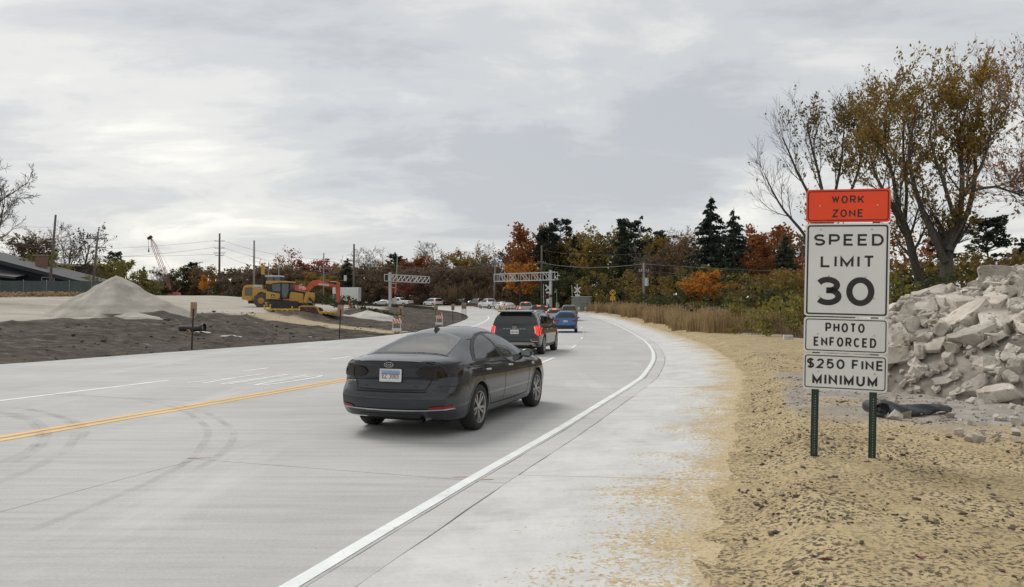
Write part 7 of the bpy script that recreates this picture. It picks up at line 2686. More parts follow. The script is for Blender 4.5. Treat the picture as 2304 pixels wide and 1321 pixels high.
M_BARK = mat('bark_grey_brown', (0.060, 0.050, 0.042), (0.105, 0.092, 0.080), 5, 0.95, bump=0.6, stretch=(3, 3, 0.7))
M_BARKP = mat('bark_pale_grey', (0.16, 0.145, 0.13), (0.22, 0.20, 0.185), 5, 0.95)
M_TWIG = mat('bark_twig_brown', (0.085, 0.066, 0.052), (0.13, 0.105, 0.085), 5, 0.95)
LF = {
    'orange': leafmat('leaf_orange', [(0.13, 0.055, 0.012), (0.24, 0.095, 0.015), (0.34, 0.14, 0.02), (0.22, 0.12, 0.02)]),
    'rust': leafmat('leaf_rust', [(0.09, 0.035, 0.015), (0.16, 0.060, 0.02), (0.23, 0.09, 0.028)]),
    'red': leafmat('leaf_red', [(0.085, 0.022, 0.018), (0.15, 0.035, 0.024), (0.21, 0.055, 0.03), (0.14, 0.07, 0.04)]),
    'brown': leafmat('leaf_brown', [(0.050, 0.034, 0.020), (0.095, 0.064, 0.034), (0.14, 0.092, 0.045)]),
    'umber': leafmat('leaf_umber', [(0.038, 0.029, 0.023), (0.066, 0.048, 0.035), (0.092, 0.066, 0.045), (0.12, 0.07, 0.035)]),
    'olive': leafmat('leaf_olive', [(0.042, 0.042, 0.012), (0.085, 0.080, 0.020), (0.14, 0.118, 0.030), (0.17, 0.125, 0.03)]),
    'olivebrown': leafmat('leaf_olive_brown', [(0.072, 0.050, 0.015), (0.13, 0.088, 0.022), (0.19, 0.122, 0.030), (0.225, 0.132, 0.034)]),
    'green': leafmat('leaf_green', [(0.020, 0.024, 0.011), (0.036, 0.041, 0.016), (0.055, 0.057, 0.022)]),
    'yellowgreen': leafmat('leaf_yellow_green', [(0.060, 0.066, 0.012), (0.11, 0.11, 0.018), (0.16, 0.145, 0.025)]),
    'dark': leafmat('needle_dark', [(0.010, 0.015, 0.010), (0.020, 0.028, 0.017), (0.034, 0.042, 0.024)], 0.1),
    'spruce': leafmat('needle_spruce', [(0.011, 0.016, 0.013), (0.020, 0.028, 0.020), (0.032, 0.040, 0.026)], 0.1),
    'mix': leafmat('leaf_mixed_brown_green', [(0.050, 0.034, 0.018), (0.10, 0.066, 0.022), (0.115, 0.090, 0.022), (0.17, 0.098, 0.026)]),
    'pinkish': leafmat('leaf_faded_russet', [(0.10, 0.052, 0.032), (0.17, 0.09, 0.05), (0.22, 0.125, 0.07)]),
    'tan': leafmat('dry_grass_tan', [(0.24, 0.165, 0.085), (0.38, 0.275, 0.15), (0.50, 0.375, 0.215)], 0.25, 0.6),
    'tanbrown': leafmat('dry_reed_brown', [(0.15, 0.105, 0.062), (0.25, 0.18, 0.11), (0.34, 0.25, 0.155)], 0.25, 0.6),
}


def np_tubes(branches, sides):
    """branches: list of (pts, radii, level) -> vertices, faces."""
    V, F, n0 = [], [], 0
    for pts, rad, lev in branches:
        k = sides[min(lev, len(sides) - 1)]
        P = np.asarray(pts)
        n = len(P)
        T = np.gradient(P, axis=0)
        T /= np.linalg.norm(T, axis=1)[:, None] + 1e-9
        ref = np.array([0.31, 0.83, 0.17]) if abs(T[0, 2]) > 0.7 else np.array([0.0, 0.1, 1.0])
        A = np.cross(T, ref)
        A /= np.linalg.norm(A, axis=1)[:, None] + 1e-9
        B = np.cross(T, A)
        ang = 2 * np.pi * np.arange(k) / k
        ring = P[:, None, :] + np.asarray(rad)[:, None, None] * (A[:, None, :] * np.cos(ang)[None, :, None] + B[:, None, :] * np.sin(ang)[None, :, None])
        V.append(ring.reshape(-1, 3))
        i = np.arange(n - 1)[:, None] * k
        j = np.arange(k)[None, :]
        j2 = (j + 1) % k
        F.append((np.stack([i + j, i + j2, i + j2 + k, i + j + k], -1).reshape(-1, 4) + n0))
        n0 += n * k
    return np.vstack(V), np.vstack(F)


def mesh_np(name, V, F, m, smooth=True):
    me = bpy.data.meshes.new(name)
    V = np.asarray(V, np.float32)
    F = np.asarray(F, np.int32)
    me.vertices.add(len(V))
    me.vertices.foreach_set('co', V.ravel())
    k = F.shape[1]
    me.loops.add(F.size)
    me.loops.foreach_set('vertex_index', F.ravel())
    me.polygons.add(len(F))
    me.polygons.foreach_set('loop_start', np.arange(0, F.size, k, dtype=np.int32))
    me.polygons.foreach_set('loop_total', np.full(len(F), k, np.int32))
    if smooth:
        me.polygons.foreach_set('use_smooth', [True] * len(F))
    me.update(calc_edges=True)
    me.materials.append(m)
    return me


def leaf_quads(rng, P, size, aspect=1.0, D=None, align=0.0, jit=0.35, flat=0.0):
    """One kite-shaped leaf (or leaf spray) at each point; D: preferred long direction."""
    n = len(P)
    a = rng.normal(size=(n, 3))
    a /= np.linalg.norm(a, axis=1)[:, None]
    if D is not None:
        a = a * (1 - align) + D * align
        a /= np.linalg.norm(a, axis=1)[:, None] + 1e-9
    q = rng.normal(size=(n, 3))
    if flat:
        q = q * (1 - flat) + np.array([0, 0, 1.0]) * flat
        q = np.cross(q, a)
    b = np.cross(a, q)
    b /= np.linalg.norm(b, axis=1)[:, None] + 1e-9
    s = size * (1 + jit * rng.normal(size=n)).clip(0.4, 2.0)
    L_ = a * (s * aspect)[:, None] * 0.5
    B_ = b * s[:, None] * 0.5
    V = np.stack([P - L_, P - L_ * 0.1 + B_, P + L_, P - L_ * 0.1 - B_], 1).reshape(-1, 3)
    F = np.arange(4 * n).reshape(-1, 4)
    return V, F


def rot_about(v, axis, ang):
    axis = axis / (np.linalg.norm(axis) + 1e-9)
    return v * math.cos(ang) + np.cross(axis, v) * math.sin(ang) + axis * axis.dot(v) * (1 - math.cos(ang))


def grow(seed, H, r0, levels, lean=(0, 0), trunk_frac=0.6):
    """levels: dicts n, ratio, angle, start, wander, up, segs - one per order after the trunk."""
    rng = np.random.default_rng(seed)
    out = []

    def branch(p, d, L_, r, lev, spec):
        seg_n = spec['segs']
        pts, rad = [p], [r]
        d = d / np.linalg.norm(d)
        dirs = [d]
        for i in range(seg_n):
            d = d + rng.normal(size=3) * spec['wander'] + np.array([0, 0, spec['up']])
            d = d / np.linalg.norm(d)
            p = p + d * L_ / seg_n
            pts.append(p)
            dirs.append(d)
            f = (i + 1) / seg_n
            rad.append(max(r * (1 - f * spec.get('taper', 0.75)), 0.011))
        out.append((np.array(pts), np.array(rad), lev))
        if lev >= len(levels):
            return
        nx_ = levels[lev]
        n = nx_['n']
        n = n if isinstance(n, int) else int(rng.integers(n[0], n[1] + 1))
        az = rng.uniform(0, 6.28)
        for k in range(n):
            f = nx_['start'] + (1 - nx_['start']) * ((k + rng.uniform(0.1, 0.9)) / n)
            x = f * seg_n
            i = min(int(x), seg_n - 1)
            t = x - i
            pp = pts[i] * (1 - t) + pts[i + 1] * t
            dd = dirs[i + 1]
            az += 2.4 + rng.normal() * 0.3
            perp = np.cross(dd, [0.3, 0.2, 0.93] if abs(dd[2]) < 0.9 else [1, 0, 0])
            perp = rot_about(perp / np.linalg.norm(perp), dd, az)
            a = R_(nx_['angle']) * rng.uniform(0.7, 1.25)
            nd = rot_about(dd, perp, a)
            nl = L_ * nx_['ratio'] * rng.uniform(0.75, 1.2) * (1.0 - nx_.get('shorten', 0.35) * (f - nx_['start']) / (1 - nx_['start'] + 1e-6))
            rr = (rad[i] * (1 - t) + rad[i + 1] * t)
            branch(pp, nd, nl, max(rr * nx_.get('rr', 0.55), 0.011), lev + 1, nx_)
    t0 = dict(segs=8, wander=0.05, up=0.02, taper=0.6)
    branch(np.array([0, 0, -0.3]), np.array([lean[0], lean[1], 1.0]), H * trunk_frac, r0, 0, t0)
    return out


def leafed(branches, rng, lev_min, per, size, spread=0.15, aspect=1.4, align=0.3, keep=1.0, zmin=None):
    P, D = [], []
    for pts, rad, lev in branches:
        if lev < lev_min:
            continue
        d = pts[-1] - pts[0]
        L_ = np.linalg.norm(d)
        n = rng.poisson(per * L_)
        if n == 0:
            continue
        t = rng.uniform(0.15, 1.05, n) * (len(pts) - 1)
        i = np.clip(t.astype(int), 0, len(pts) - 2)
        f = (t - i)[:, None]
        P.append(pts[i] * (1 - f) + pts[i + 1] * f + rng.normal(size=(n, 3)) * spread)
        D.append(np.repeat((d / (L_ + 1e-9))[None, :], n, 0))
    P, D = np.vstack(P), np.vstack(D)
    k = rng.random(len(P)) < keep
    if zmin is not None:
        k &= P[:, 2] > zmin
    return leaf_quads(rng, P[k], size, aspect, D[k], align)


def prune_low(br, zmin, lev_from=1):
    return [b for b in br if b[2] < lev_from or b[0][0][2] > zmin]


# ---- templates (built once, placed many times; meshes are shared)
TEMPL = {}


def template(key, br, sides, bark, leaves, leaf_key, H):
    V, F = np_tubes(br, sides)
    tm = mesh_np('trunk', V, F, bark)
    lm = None
    if leaves is not None:
        lm = mesh_np('crown', leaves[0], leaves[1], LF[leaf_key], smooth=False)
    top = max(V[:, 2].max(), leaves[0][:, 2].max() if leaves is not None else 0)
    TEMPL[key] = (tm, lm, top)


def puff(rng, centers, radii, per, squash=0.75):
    """Leaf points in shells around clump centres."""
    P = []
    for c, r in zip(centers, radii):
        n = int(per * r * r)
        v = rng.normal(size=(n, 3))
        v /= np.linalg.norm(v, axis=1)[:, None]
        P.append(c + v * (r * rng.uniform(0.45, 1.05, n) ** 0.6)[:, None] * np.array([1, 1, squash]))
    return np.vstack(P)


FULL = [dict(n=9, ratio=0.62, angle=46, start=0.28, wander=0.10, up=0.05, segs=5, rr=0.55), dict(n=7, ratio=0.48, angle=42, start=0.25, wander=0.14, up=0.04, segs=4), dict(n=5, ratio=0.45, angle=40, start=0.2, wander=0.16, up=0.02, segs=3)]
for q, (key, lk, per, sz, keep) in enumerate((('full_a', 'orange', 12.5, 0.24, 1), ('full_b', 'brown', 12.0, 0.24, 1), ('thin_a', 'red', 4.6, 0.21, 1), ('thin_b', 'brown', 2.6, 0.20, 1))):
    br = grow(11 + q, 12, 0.22, FULL, trunk_frac=0.62)
    rng = np.random.default_rng(50 + q)
    template(key, [b for b in br if b[2] < 3 or per < 4], (6, 5, 4, 3), M_BARK, leafed(br, rng, 2, per, sz, 0.22, 1.2, 0.1), lk, 12)
BARE = [dict(n=9, ratio=0.72, angle=42, start=0.22, wander=0.12, up=0.06, segs=6, rr=0.55), dict(n=7, ratio=0.50, angle=40, start=0.2, wander=0.15, up=0.05, segs=5), dict(n=6, ratio=0.46, angle=38, start=0.2, wander=0.16, up=0.04, segs=4), dict(n=5, ratio=0.55, angle=36, start=0.2, wander=0.15, up=0.03, segs=3)]
for q in range(2):
    br = grow(31 + q, 12, 0.20, BARE, trunk_frac=0.55)
    template('bare_%s' % 'ab'[q], br, (6, 5, 4, 3, 3), M_TWIG, None, None, 12)
# conifers
def conifer(seed, H, R, whorls, droop, per, lift, gap=0.0, crown_base=0.06):
    rng = np.random.default_rng(seed)
    br = [(np.array([[0, 0, -0.3], [0.02, 0, H * 0.5], [0, 0.03, H]]), np.array([H * 0.017, H * 0.011, 0.02]), 0)]
    P, D = [], []
    for w in range(whorls):
        f = crown_base + (1 - crown_base) * (w / whorls) ** 0.92
        z = f * H
        L0 = R * (1 - f) ** 0.85 + 0.15
        for k in range(int(rng.integers(5, 8))):
            if rng.random() < gap:
                continue
            a = rng.uniform(0, 6.28)
            L_ = L0 * rng.uniform(0.6, 1.15)
            t = np.linspace(0, 1, 6)
            rr = L_ * t
            zz = z + rng.uniform(-0.25, 0.25) + lift * L_ * t - droop * L_ * (t ** 1.6) + 0.14 * L_ * t ** 4
            pts = np.c_[rr * math.cos(a), rr * math.sin(a), zz]
            br.append((pts, np.linspace(0.035, 0.008, 6), 1))
            n = int(per * L_) + 2
            u_ = rng.uniform(0.08, 1.03, n)
            c = np.c_[np.interp(u_, t, pts[:, 0]), np.interp(u_, t, pts[:, 1]), np.interp(u_, t, pts[:, 2])]
            side = rng.normal(size=n) * 0.16 * L_ * (1 - u_ * 0.7)
            c = c + np.c_[-math.sin(a) * side, math.cos(a) * side, -np.abs(rng.normal(size=n)) * 0.16 - 0.04]
            P.append(c)
            dd = np.c_[np.full(n, math.cos(a) * 0.5), np.full(n, math.sin(a) * 0.5), np.full(n, -0.75)]
            D.append(dd / np.linalg.norm(dd, axis=1)[:, None])
    P, D = np.vstack(P), np.vstack(D)
    return br, leaf_quads(rng, P, 0.19, 2.4, D, 0.6)


br, lv = conifer(3, 16, 4.2, 24, 0.42, 26, 0.14, 0.05)
template('spruce_a', br, (7, 3), M_BARK, lv, 'spruce', 16)
br, lv = conifer(4, 15, 3.7, 21, 0.36, 26, 0.12, 0.10)
template('spruce_b', br, (7, 3), M_BARK, lv, 'spruce', 15)


def pine(seed, H, crown_base, n, spread):
    rng = np.random.default_rng(seed)
    tr = np.c_[0.25 * np.sin(np.linspace(0, 3, 7) + seed), 0.2 * np.cos(np.linspace(0, 2.5, 7)), np.linspace(-0.3, H * 0.97, 7)]
    br = [(tr, np.linspace(H * 0.016, 0.03, 7), 0)]
    C, Rr = [], []
    for k in range(n):
        f = crown_base + (1 - crown_base) * rng.random() ** 0.85
        z = f * H
        b0 = np.array([np.interp(z, tr[:, 2], tr[:, 0]), np.interp(z, tr[:, 2], tr[:, 1]), z])
        a = rng.uniform(0, 6.28)
        L_ = spread * (0.35 + 0.75 * math.sin(min(1, (1 - f) / (1 - crown_base) + 0.15) * math.pi * 0.75)) * rng.uniform(0.5, 1.15)
        d = np.array([math.cos(a), math.sin(a), rng.uniform(0.1, 0.6)])
        pts = np.array([b0 + d * L_ * t + np.array([0, 0, 0.12 * L_ * t * t]) for t in (0, 0.4, 0.75, 1.0)])
        br.append((pts, np.array([0.07, 0.05, 0.03, 0.015]), 1))
        for t in (0.6, 0.85, 1.0):
            C.append(b0 + d * L_ * t + rng.normal(size=3) * 0.15 + np.array([0, 0, 0.15]))
            Rr.append(rng.uniform(0.22, 0.52) * (0.6 + 0.4 * t))
    C.append(tr[-1])
    Rr.append(0.6)
    P = puff(rng, C, Rr, 240, 0.7)
    return br, leaf_quads(rng, P, 0.17, 2.0, None, 0, 0.35)


for q, (key, cb_, n, sp) in enumerate((('pine_a', 0.25, 70, 2.5), ('pine_b', 0.45, 44, 2.0), ('pine_c', 0.10, 95, 2.3))):
    br, lv = pine(20 + q, 14, cb_, n, sp)
    template(key, br, (7, 4), M_BARK, lv, 'dark', 14)
# bush
for q in range(2):
    rng = np.random.default_rng(70 + q)
    br = []
    for k in range(16):
        a, t = rng.uniform(0, 6.28), rng.uniform(0.1, 0.9)
        L_ = rng.uniform(1.2, 2.6)
        d = np.array([math.cos(a) * t, math.sin(a) * t, 1.0])
        br.append((np.array([np.array([0, 0, -0.1]) + d * L_ * s_ + rng.normal(size=3) * 0.06 for s_ in (0, 0.35, 0.7, 1.0)]), np.array([0.03, 0.025, 0.015, 0.008]), 1))
        for j in range(4):
            p = br[-1][0][2] if j % 2 else br[-1][0][1]
            d2 = d + rng.normal(size=3) * 0.5
            br.append((np.array([p, p + d2 * 0.4, p + d2 * 0.8]), np.array([0.012, 0.009, 0.005]), 2)) if len(br) < 90 else None
    lv = leafed(br, rng, 1, 60 if q == 0 else 26, 0.16, 0.22, 1.3, 0.1)
    template('bush_%s' % 'ab'[q], br, (4, 4, 3), M_TWIG, lv, 'olive', 2.6)


def tree(key, px, top, Y, leaf, label, cat='tree', name='tree', group='trees beyond the road', wide=1.0, rz=None, bark=None, zoff=0.0):
    tm, lm, H0 = TEMPL[key]
    x = (px - 1152) / FOC * Y
    zg = gz(x, Y) - 0.1 + zoff
    zt = EYE + (HOR - top) / FOC * Y
    s = (zt - zg) / H0
    root = empty(name, (x, Y, zg), rz if rz is not None else random.Random(px * 7 + int(Y)).uniform(0, 6.28), label, cat, group)
    root.scale = (s * wide, s * wide, s)
    o = link(bpy.data.objects.new('trunk', tm), root)
    if bark:
        o.material_slots[0].link = 'OBJECT'
        o.material_slots[0].material = bark
    if lm is not None and leaf:
        o = link(bpy.data.objects.new('crown', lm), root)
        o.material_slots[0].link = 'OBJECT'
        o.material_slots[0].material = LF[leaf]
    return root


# --- left horizon
GL = 'trees along the left horizon'
tree('bare_b', -34, 292, 78, None, 'large bare spreading tree cut by the left edge of the photo', group=GL, wide=1.0, rz=2.2, bark=M_BARK)
tree('thin_b', 50, 508, 128, 'umber', 'bushy red-brown tree behind the dark roof', group=GL, wide=1.35)
tree('full_b', 62, 522, 126, 'umber', 'dense dark red-brown tree beside the chimney', group=GL, wide=1.2)
tree('bare_b', 70, 490, 150, None, 'fine grey bare tree behind the red-brown trees', group=GL, wide=1.3, bark=M_BARKP)
tree('bare_b', 150, 494, 135, None, 'bare tree just right of the leaning pole without crossarms', group=GL)
tree('thin_b', 185, 498, 132, 'dark', 'half-bare tree with dark clumps left of the pole with crossarms', group=GL, wide=0.9)
tree('full_a', 100, 566, 118, 'yellowgreen', 'yellow-green tree behind the long dark roof', group=GL, wide=1.4)
tree('full_b', 240, 578, 112, 'olive', 'wide olive bush-like tree above the gravel heap', group=GL, wide=1.55)
tree('full_a', 284, 583, 118, 'yellowgreen', 'yellow-green tree right of the gravel heap top', group=GL, wide=1.3)
tree('pine_a', 258, 563, 140, 'dark', 'dark pine peeping over the olive tree', group=GL)
tree('spruce_b', 322, 597, 190, 'dark', 'small dark conifer left of the crane boom', group=GL, wide=1.3)
tree('bare_a', 352, 598, 215, None, 'faint bare tree behind the crane boom', group=GL, bark=M_BARKP)
tree('full_a', 330, 628, 150, 'olive', 'low olive bush-like tree left of the crane base', group=GL, wide=1.5)
tree('full_b', 392, 601, 300, 'green', 'rounded green tree just right of the crane boom', group=GL, wide=1.5)
tree('full_a', 418, 598, 310, 'olive', 'olive tree between the crane and the brown pole', group=GL, wide=1.4)
tree('pine_a', 436, 588, 300, 'dark', 'dark-topped tree left of the brown pole', group=GL, wide=1.5)
tree('full_b', 455, 594, 295, 'brown', 'brown tree close left of the brown pole', group=GL, wide=1.4)
tree('full_a', 466, 617, 280, 'orange', 'small orange tree at the foot of the brown pole', group=GL)
tree('full_b', 512, 601, 285, 'brown', 'brown tree right of the brown pole', group=GL, wide=1.6)
tree('thin_a', 545, 604, 260, 'brown', 'thin brown tree left of the wheel loader stack', group=GL, wide=1.5)
# --- middle wood
GM = 'trees of the middle wood'
tree('full_b', 575, 592, 225, 'umber', 'dark reddish tree behind the bare grey pole', group=GM, wide=1.4)
tree('thin_a', 600, 583, 215, 'red', 'thin red tree above the wheel loader', group=GM, wide=1.3)
tree('thin_a', 661, 551, 205, 'red', 'tall thin bright red tree above the bulldozer', group=GM, wide=1.15)
tree('full_b', 640, 590, 195, 'brown', 'brown tree behind the bulldozer cab', group=GM, wide=1.4)
tree('full_a', 690, 583, 210, 'red', 'dense red tree above the excavator boom', group=GM, wide=1.3)
tree('full_b', 740, 579, 205, 'red', 'dark red tree left of the transformer pole', group=GM, wide=1.3)
tree('full_a', 700, 610, 175, 'olivebrown', 'olive-brown tree behind the excavator boom', group=GM, wide=1.4)
tree('full_b', 748, 618, 170, 'olivebrown', 'olive-gold tree behind the excavator stick', group=GM, wide=1.3)
tree('spruce_b', 780, 578, 165, 'dark', 'dark conifer at the transformer pole', group=GM, wide=1.6)
tree('bare_a', 815, 556, 200, None, 'grey bare tree right of the transformer pole', group=GM, wide=1.3, bark=M_BARKP)
tree('bare_b', 845, 549, 205, None, 'taller grey bare tree in the bare pair right of the transformer pole', group=GM, wide=1.2, bark=M_BARKP)
tree('full_b', 830, 590, 185, 'umber', 'dull brown tree under the bare crowns', group=GM, wide=1.5)
tree('pine_c', 888, 568, 200, 'dark', 'dark green pine over the left gantry', group=GM, wide=1.5)
tree('full_b', 915, 582, 195, 'green', 'dark green tree right of the leaning grey pole', group=GM, wide=1.3)
tree('full_a', 948, 572, 190, 'rust', 'rust-red tree over the end of the left gantry', group=GM, wide=1.35)
tree('bare_a', 962, 543, 215, None, 'pale bare crown standing above the rust-red tree', group=GM, wide=1.4, bark=M_BARKP)
tree('thin_a', 990, 562, 205, 'umber', 'thin dark red tree left of the olive dome', group=GM, wide=1.3)
tree('full_a', 905, 628, 165, 'red', 'low red tree behind the left gantry mast', group=GM, wide=1.4)
tree('full_b', 960, 630, 172, 'orange', 'orange-gold tree behind the dark oncoming pickup', group=GM, wide=1.5)
tree('full_b', 1040, 561, 190, 'olivebrown', 'broad olive-brown dome-shaped tree in the middle', group=GM, wide=1.45)
tree('thin_b', 1056, 543, 200, 'pinkish', 'fine bare crown above the olive-brown dome', group=GM, wide=1.0)
tree('bare_b', 1118, 547, 175, None, 'gnarled bare dark tree above the right gantry end', group=GM, wide=1.2)
tree('full_b', 1095, 600, 180, 'green', 'dull green tree left of the gantry end pole', group=GM, wide=1.4)
tree('thin_b', 1000, 640, 178, 'umber', 'low brown tree between gold tree and reed bank', group=GM, wide=1.6)
# --- right wood
GR = 'trees of the right wood'
tree('full_a', 1188, 497, 150, 'rust', 'tall orange-brown tree left of the gantry pole', group=GR, wide=0.95)
tree('full_b', 1172, 585, 142, 'orange', 'golden low tree behind the right gantry truss', group=GR, wide=1.2)
tree('pine_c', 1234, 500, 145, 'dark', 'dark pine just right of the tall gantry pole', group=GR, wide=1.15)
tree('pine_b', 1264, 489, 150, 'dark', 'slender pine with tufted top', group=GR, wide=0.9)
tree('spruce_a', 1292, 527, 140, 'dark', 'dark pointed spruce between the pines and the olive tree', group=GR, wide=1.2)
tree('thin_a', 1345, 491, 135, 'olive', 'tall loose olive tree over the grey cabinet', group=GR, wide=1.25)
tree('full_b', 1330, 540, 138, 'olivebrown', 'olive-brown tree under the tall loose olive tree', group=GR, wide=1.0)
tree('thin_b', 1390, 498, 140, 'olivebrown', 'thin half-bare tree left of the leaning pine', group=GR, wide=1.1)
tree('pine_a', 1418, 487, 125, 'dark', 'dark leaning pine above the grey pole', group=GR, wide=1.15)
tree('pine_c', 1408, 540, 122, 'dark', 'dense dark conifer below the leaning pine', group=GR, wide=1.2)
tree('bare_b', 1462, 545, 118, None, 'bare tree just behind the grey pole', group=GR, bark=M_BARKP)
tree('pine_b', 1488, 518, 125, 'dark', 'dark tufted pine right of the grey pole', group=GR, wide=1.2)
tree('bare_a', 1530, 510, 120, None, 'grey bare tree left of the two spruces', group=GR, wide=1.1, bark=M_BARKP)
tree('full_b', 1480, 575, 112, 'umber', 'dull brown tree at the foot of the tufted pine', group=GR, wide=1.3)
tree('thin_b', 1530, 570, 108, 'mix', 'thin brown-green tree left of the taller spruce', group=GR, wide=1.3)
tree('spruce_a', 1600, 440, 98, 'spruce', 'taller of the two drooping spruces', group=GR, wide=1.3)
tree('spruce_b', 1652, 466, 94, 'spruce', 'shorter of the two drooping spruces', group=GR, wide=1.3)
tree('full_a', 1735, 498, 105, 'rust', 'broad orange-brown tree right of the spruces', group=GR, wide=1.15)
tree('full_b', 1700, 560, 92, 'rust', 'orange-brown tree at the foot of the shorter spruce', group=GR, wide=1.0)
tree('spruce_a', 1768, 528, 82, 'dark', 'dark young spruce in front of the broad orange tree', group=GR, wide=1.3)
tree('full_a', 1592, 605, 78, 'orange', 'small bright orange tree below the taller spruce', group=GR, wide=1.3)
tree('full_b', 1790, 600, 60, 'olivebrown', 'olive-brown tree close to the left edge of the sign', group=GR, wide=1.1)
tree('full_a', 1640, 600, 84, 'green', 'dark green tree under the shorter spruce', group=GR, wide=1.3)
tree('full_b', 1860, 560, 70, 'rust', 'orange-brown tree behind the speed limit sign', group=GR, wide=1.2)
tree('pine_a', 2225, 480, 62, 'dark', 'dark pine behind the rubble heap', group=GR, wide=1.25)
tree('pine_c', 2110, 505, 74, 'dark', 'dark conifer seen between the two large trunks', group=GR, wide=1.1)
tree('spruce_b', 2300, 530, 58, 'dark', 'dark spruce at the right edge above the rubble', group=GR, wide=1.3)
tree('thin_a', 2030, 470, 66, 'rust', 'thin rust-leaved tree just right of the sign', group=GR, wide=1.1)
tree('full_b', 2060, 600, 50, 'green', 'green bushy tree behind the left end of the rubble', group=GR, wide=1.2)
tree('full_b', 1990, 610, 46, 'yellowgreen', 'yellow-green bushy tree right beside the sign', group=GR, wide=0.9)

for k_, (ky, px, tp, Y, lf, lb) in enumerate((
        ('full_b', 1150, 560, 155, 'brown', 'brown tree left of the tall orange-brown tree'), ('full_a', 1213, 540, 158, 'olivebrown', 'gold-brown tree behind the tall gantry pole'),
        ('full_b', 1276, 520, 152, 'brown', 'brown tree between the tufted pine and the pointed spruce'), ('full_a', 1312, 520, 146, 'olivebrown', 'gold-brown tree right of the pointed spruce'),
        ('full_b', 1372, 512, 142, 'brown', 'brown tree right of the tall loose olive tree'), ('full_a', 1442, 520, 132, 'olive', 'olive tree behind the head of the grey pole'),
        ('full_b', 1468, 532, 128, 'umber', 'dusky brown tree just right of the grey pole'), ('full_b', 1512, 528, 122, 'olivebrown', 'olive-brown tree left of the bare grey tree'),
        ('full_b', 1552, 525, 112, 'brown', 'brown tree at the left foot of the taller spruce'), ('pine_c', 1622, 520, 104, 'dark', 'dark conifer filling the gap between the two spruces'),
        ('full_a', 1688, 520, 106, 'rust', 'orange-brown tree just right of the shorter spruce'), ('full_b', 1800, 515, 92, 'brown', 'brown tree behind the upper left corner of the sign'),
        ('full_b', 770, 590, 190, 'olivebrown', 'olive-brown tree behind the transformer pole'), ('full_a', 870, 588, 196, 'rust', 'rust tree left of the left gantry truss'),
        ('full_b', 1070, 580, 196, 'brown', 'brown tree right of the olive-brown dome'), ('full_b', 990, 585, 198, 'brown', 'brown tree between the rust tree and the dome'),
        ('full_b', 2160, 560, 58, 'mix', 'brown-green tree low behind the forked trunk'), ('full_a', 2270, 570, 54, 'brown', 'brown tree low behind the rubble crest'))):
    tree(ky, px, tp, Y, lf, lb, group=GR if px > 1120 else GM, wide=1.2)

# --- the large trees behind the sign
def stems(seed, specs, sub, leaf_levels, per, size, keep_fn=None, sides=(10, 8, 5, 4, 3), aspect=2.0, align=0.55, spread=0.10):
    """specs: list of stems, each a list of (x, y, z) points with start radius and end radius; sub: child levels."""
    rng = np.random.default_rng(seed)
    out = []

    def kids(pts, rad, lev):
        if lev >= len(sub):
            return
        sp = sub[lev]
        n = int(rng.integers(sp['n'][0], sp['n'][1] + 1))
        P = np.asarray(pts)
        L_ = np.linalg.norm(np.diff(P, axis=0), axis=1).sum()
        az = rng.uniform(0, 6.28)
        for k in range(n):
            f = sp['start'] + (1 - sp['start']) * (k + rng.uniform(0.1, 0.9)) / n
            x = f * (len(P) - 1)
            i = min(int(x), len(P) - 2)
            t = x - i
            p = P[i] * (1 - t) + P[i + 1] * t
            d = P[i + 1] - P[i]
            d /= np.linalg.norm(d)
            az += 2.4 + rng.normal() * 0.4
            perp = np.cross(d, [0.3, 0.2, 0.93] if abs(d[2]) < 0.9 else [1, 0, 0])
            perp = rot_about(perp / np.linalg.norm(perp), d, az)
            nd = rot_about(d, perp, R_(sp['angle']) * rng.uniform(0.6, 1.3))
            r = (rad[i] * (1 - t) + rad[i + 1] * t) * sp.get('rr', 0.5)
            Ln = (sp['len'] if 'len' in sp else L_ * sp['ratio']) * rng.uniform(0.65, 1.25)
            pts2, d2, q = [p], nd, p
            for s_ in range(sp['segs']):
                d2 = d2 + rng.normal(size=3) * sp['wander'] + np.array([0, 0, sp['up']])
                d2 /= np.linalg.norm(d2)
                q = q + d2 * Ln / sp['segs']
                pts2.append(q)
            rad2 = np.linspace(max(r, 0.007), max(r * 0.25, 0.005), len(pts2))
            out.append((np.array(pts2), rad2, lev + 1))
            kids(pts2, rad2, lev + 1)
    for pts, ra, rb in specs:
        g = catmull(pts, 0.5)
        rad = np.linspace(ra, rb, len(g))
        out.append((g, rad, 0))
        kids(g, rad, 0)
    lv = None
    if per:
        lv = leafed(out, rng, leaf_levels, per, size, spread, aspect, align)
        if keep_fn is not None:
            c = lv[0].reshape(-1, 4, 3).mean(1)
            k = keep_fn(c, rng)
            V = lv[0].reshape(-1, 4, 3)[k].reshape(-1, 3)
            lv = (V, np.arange(len(V)).reshape(-1, 4))
    return out, lv


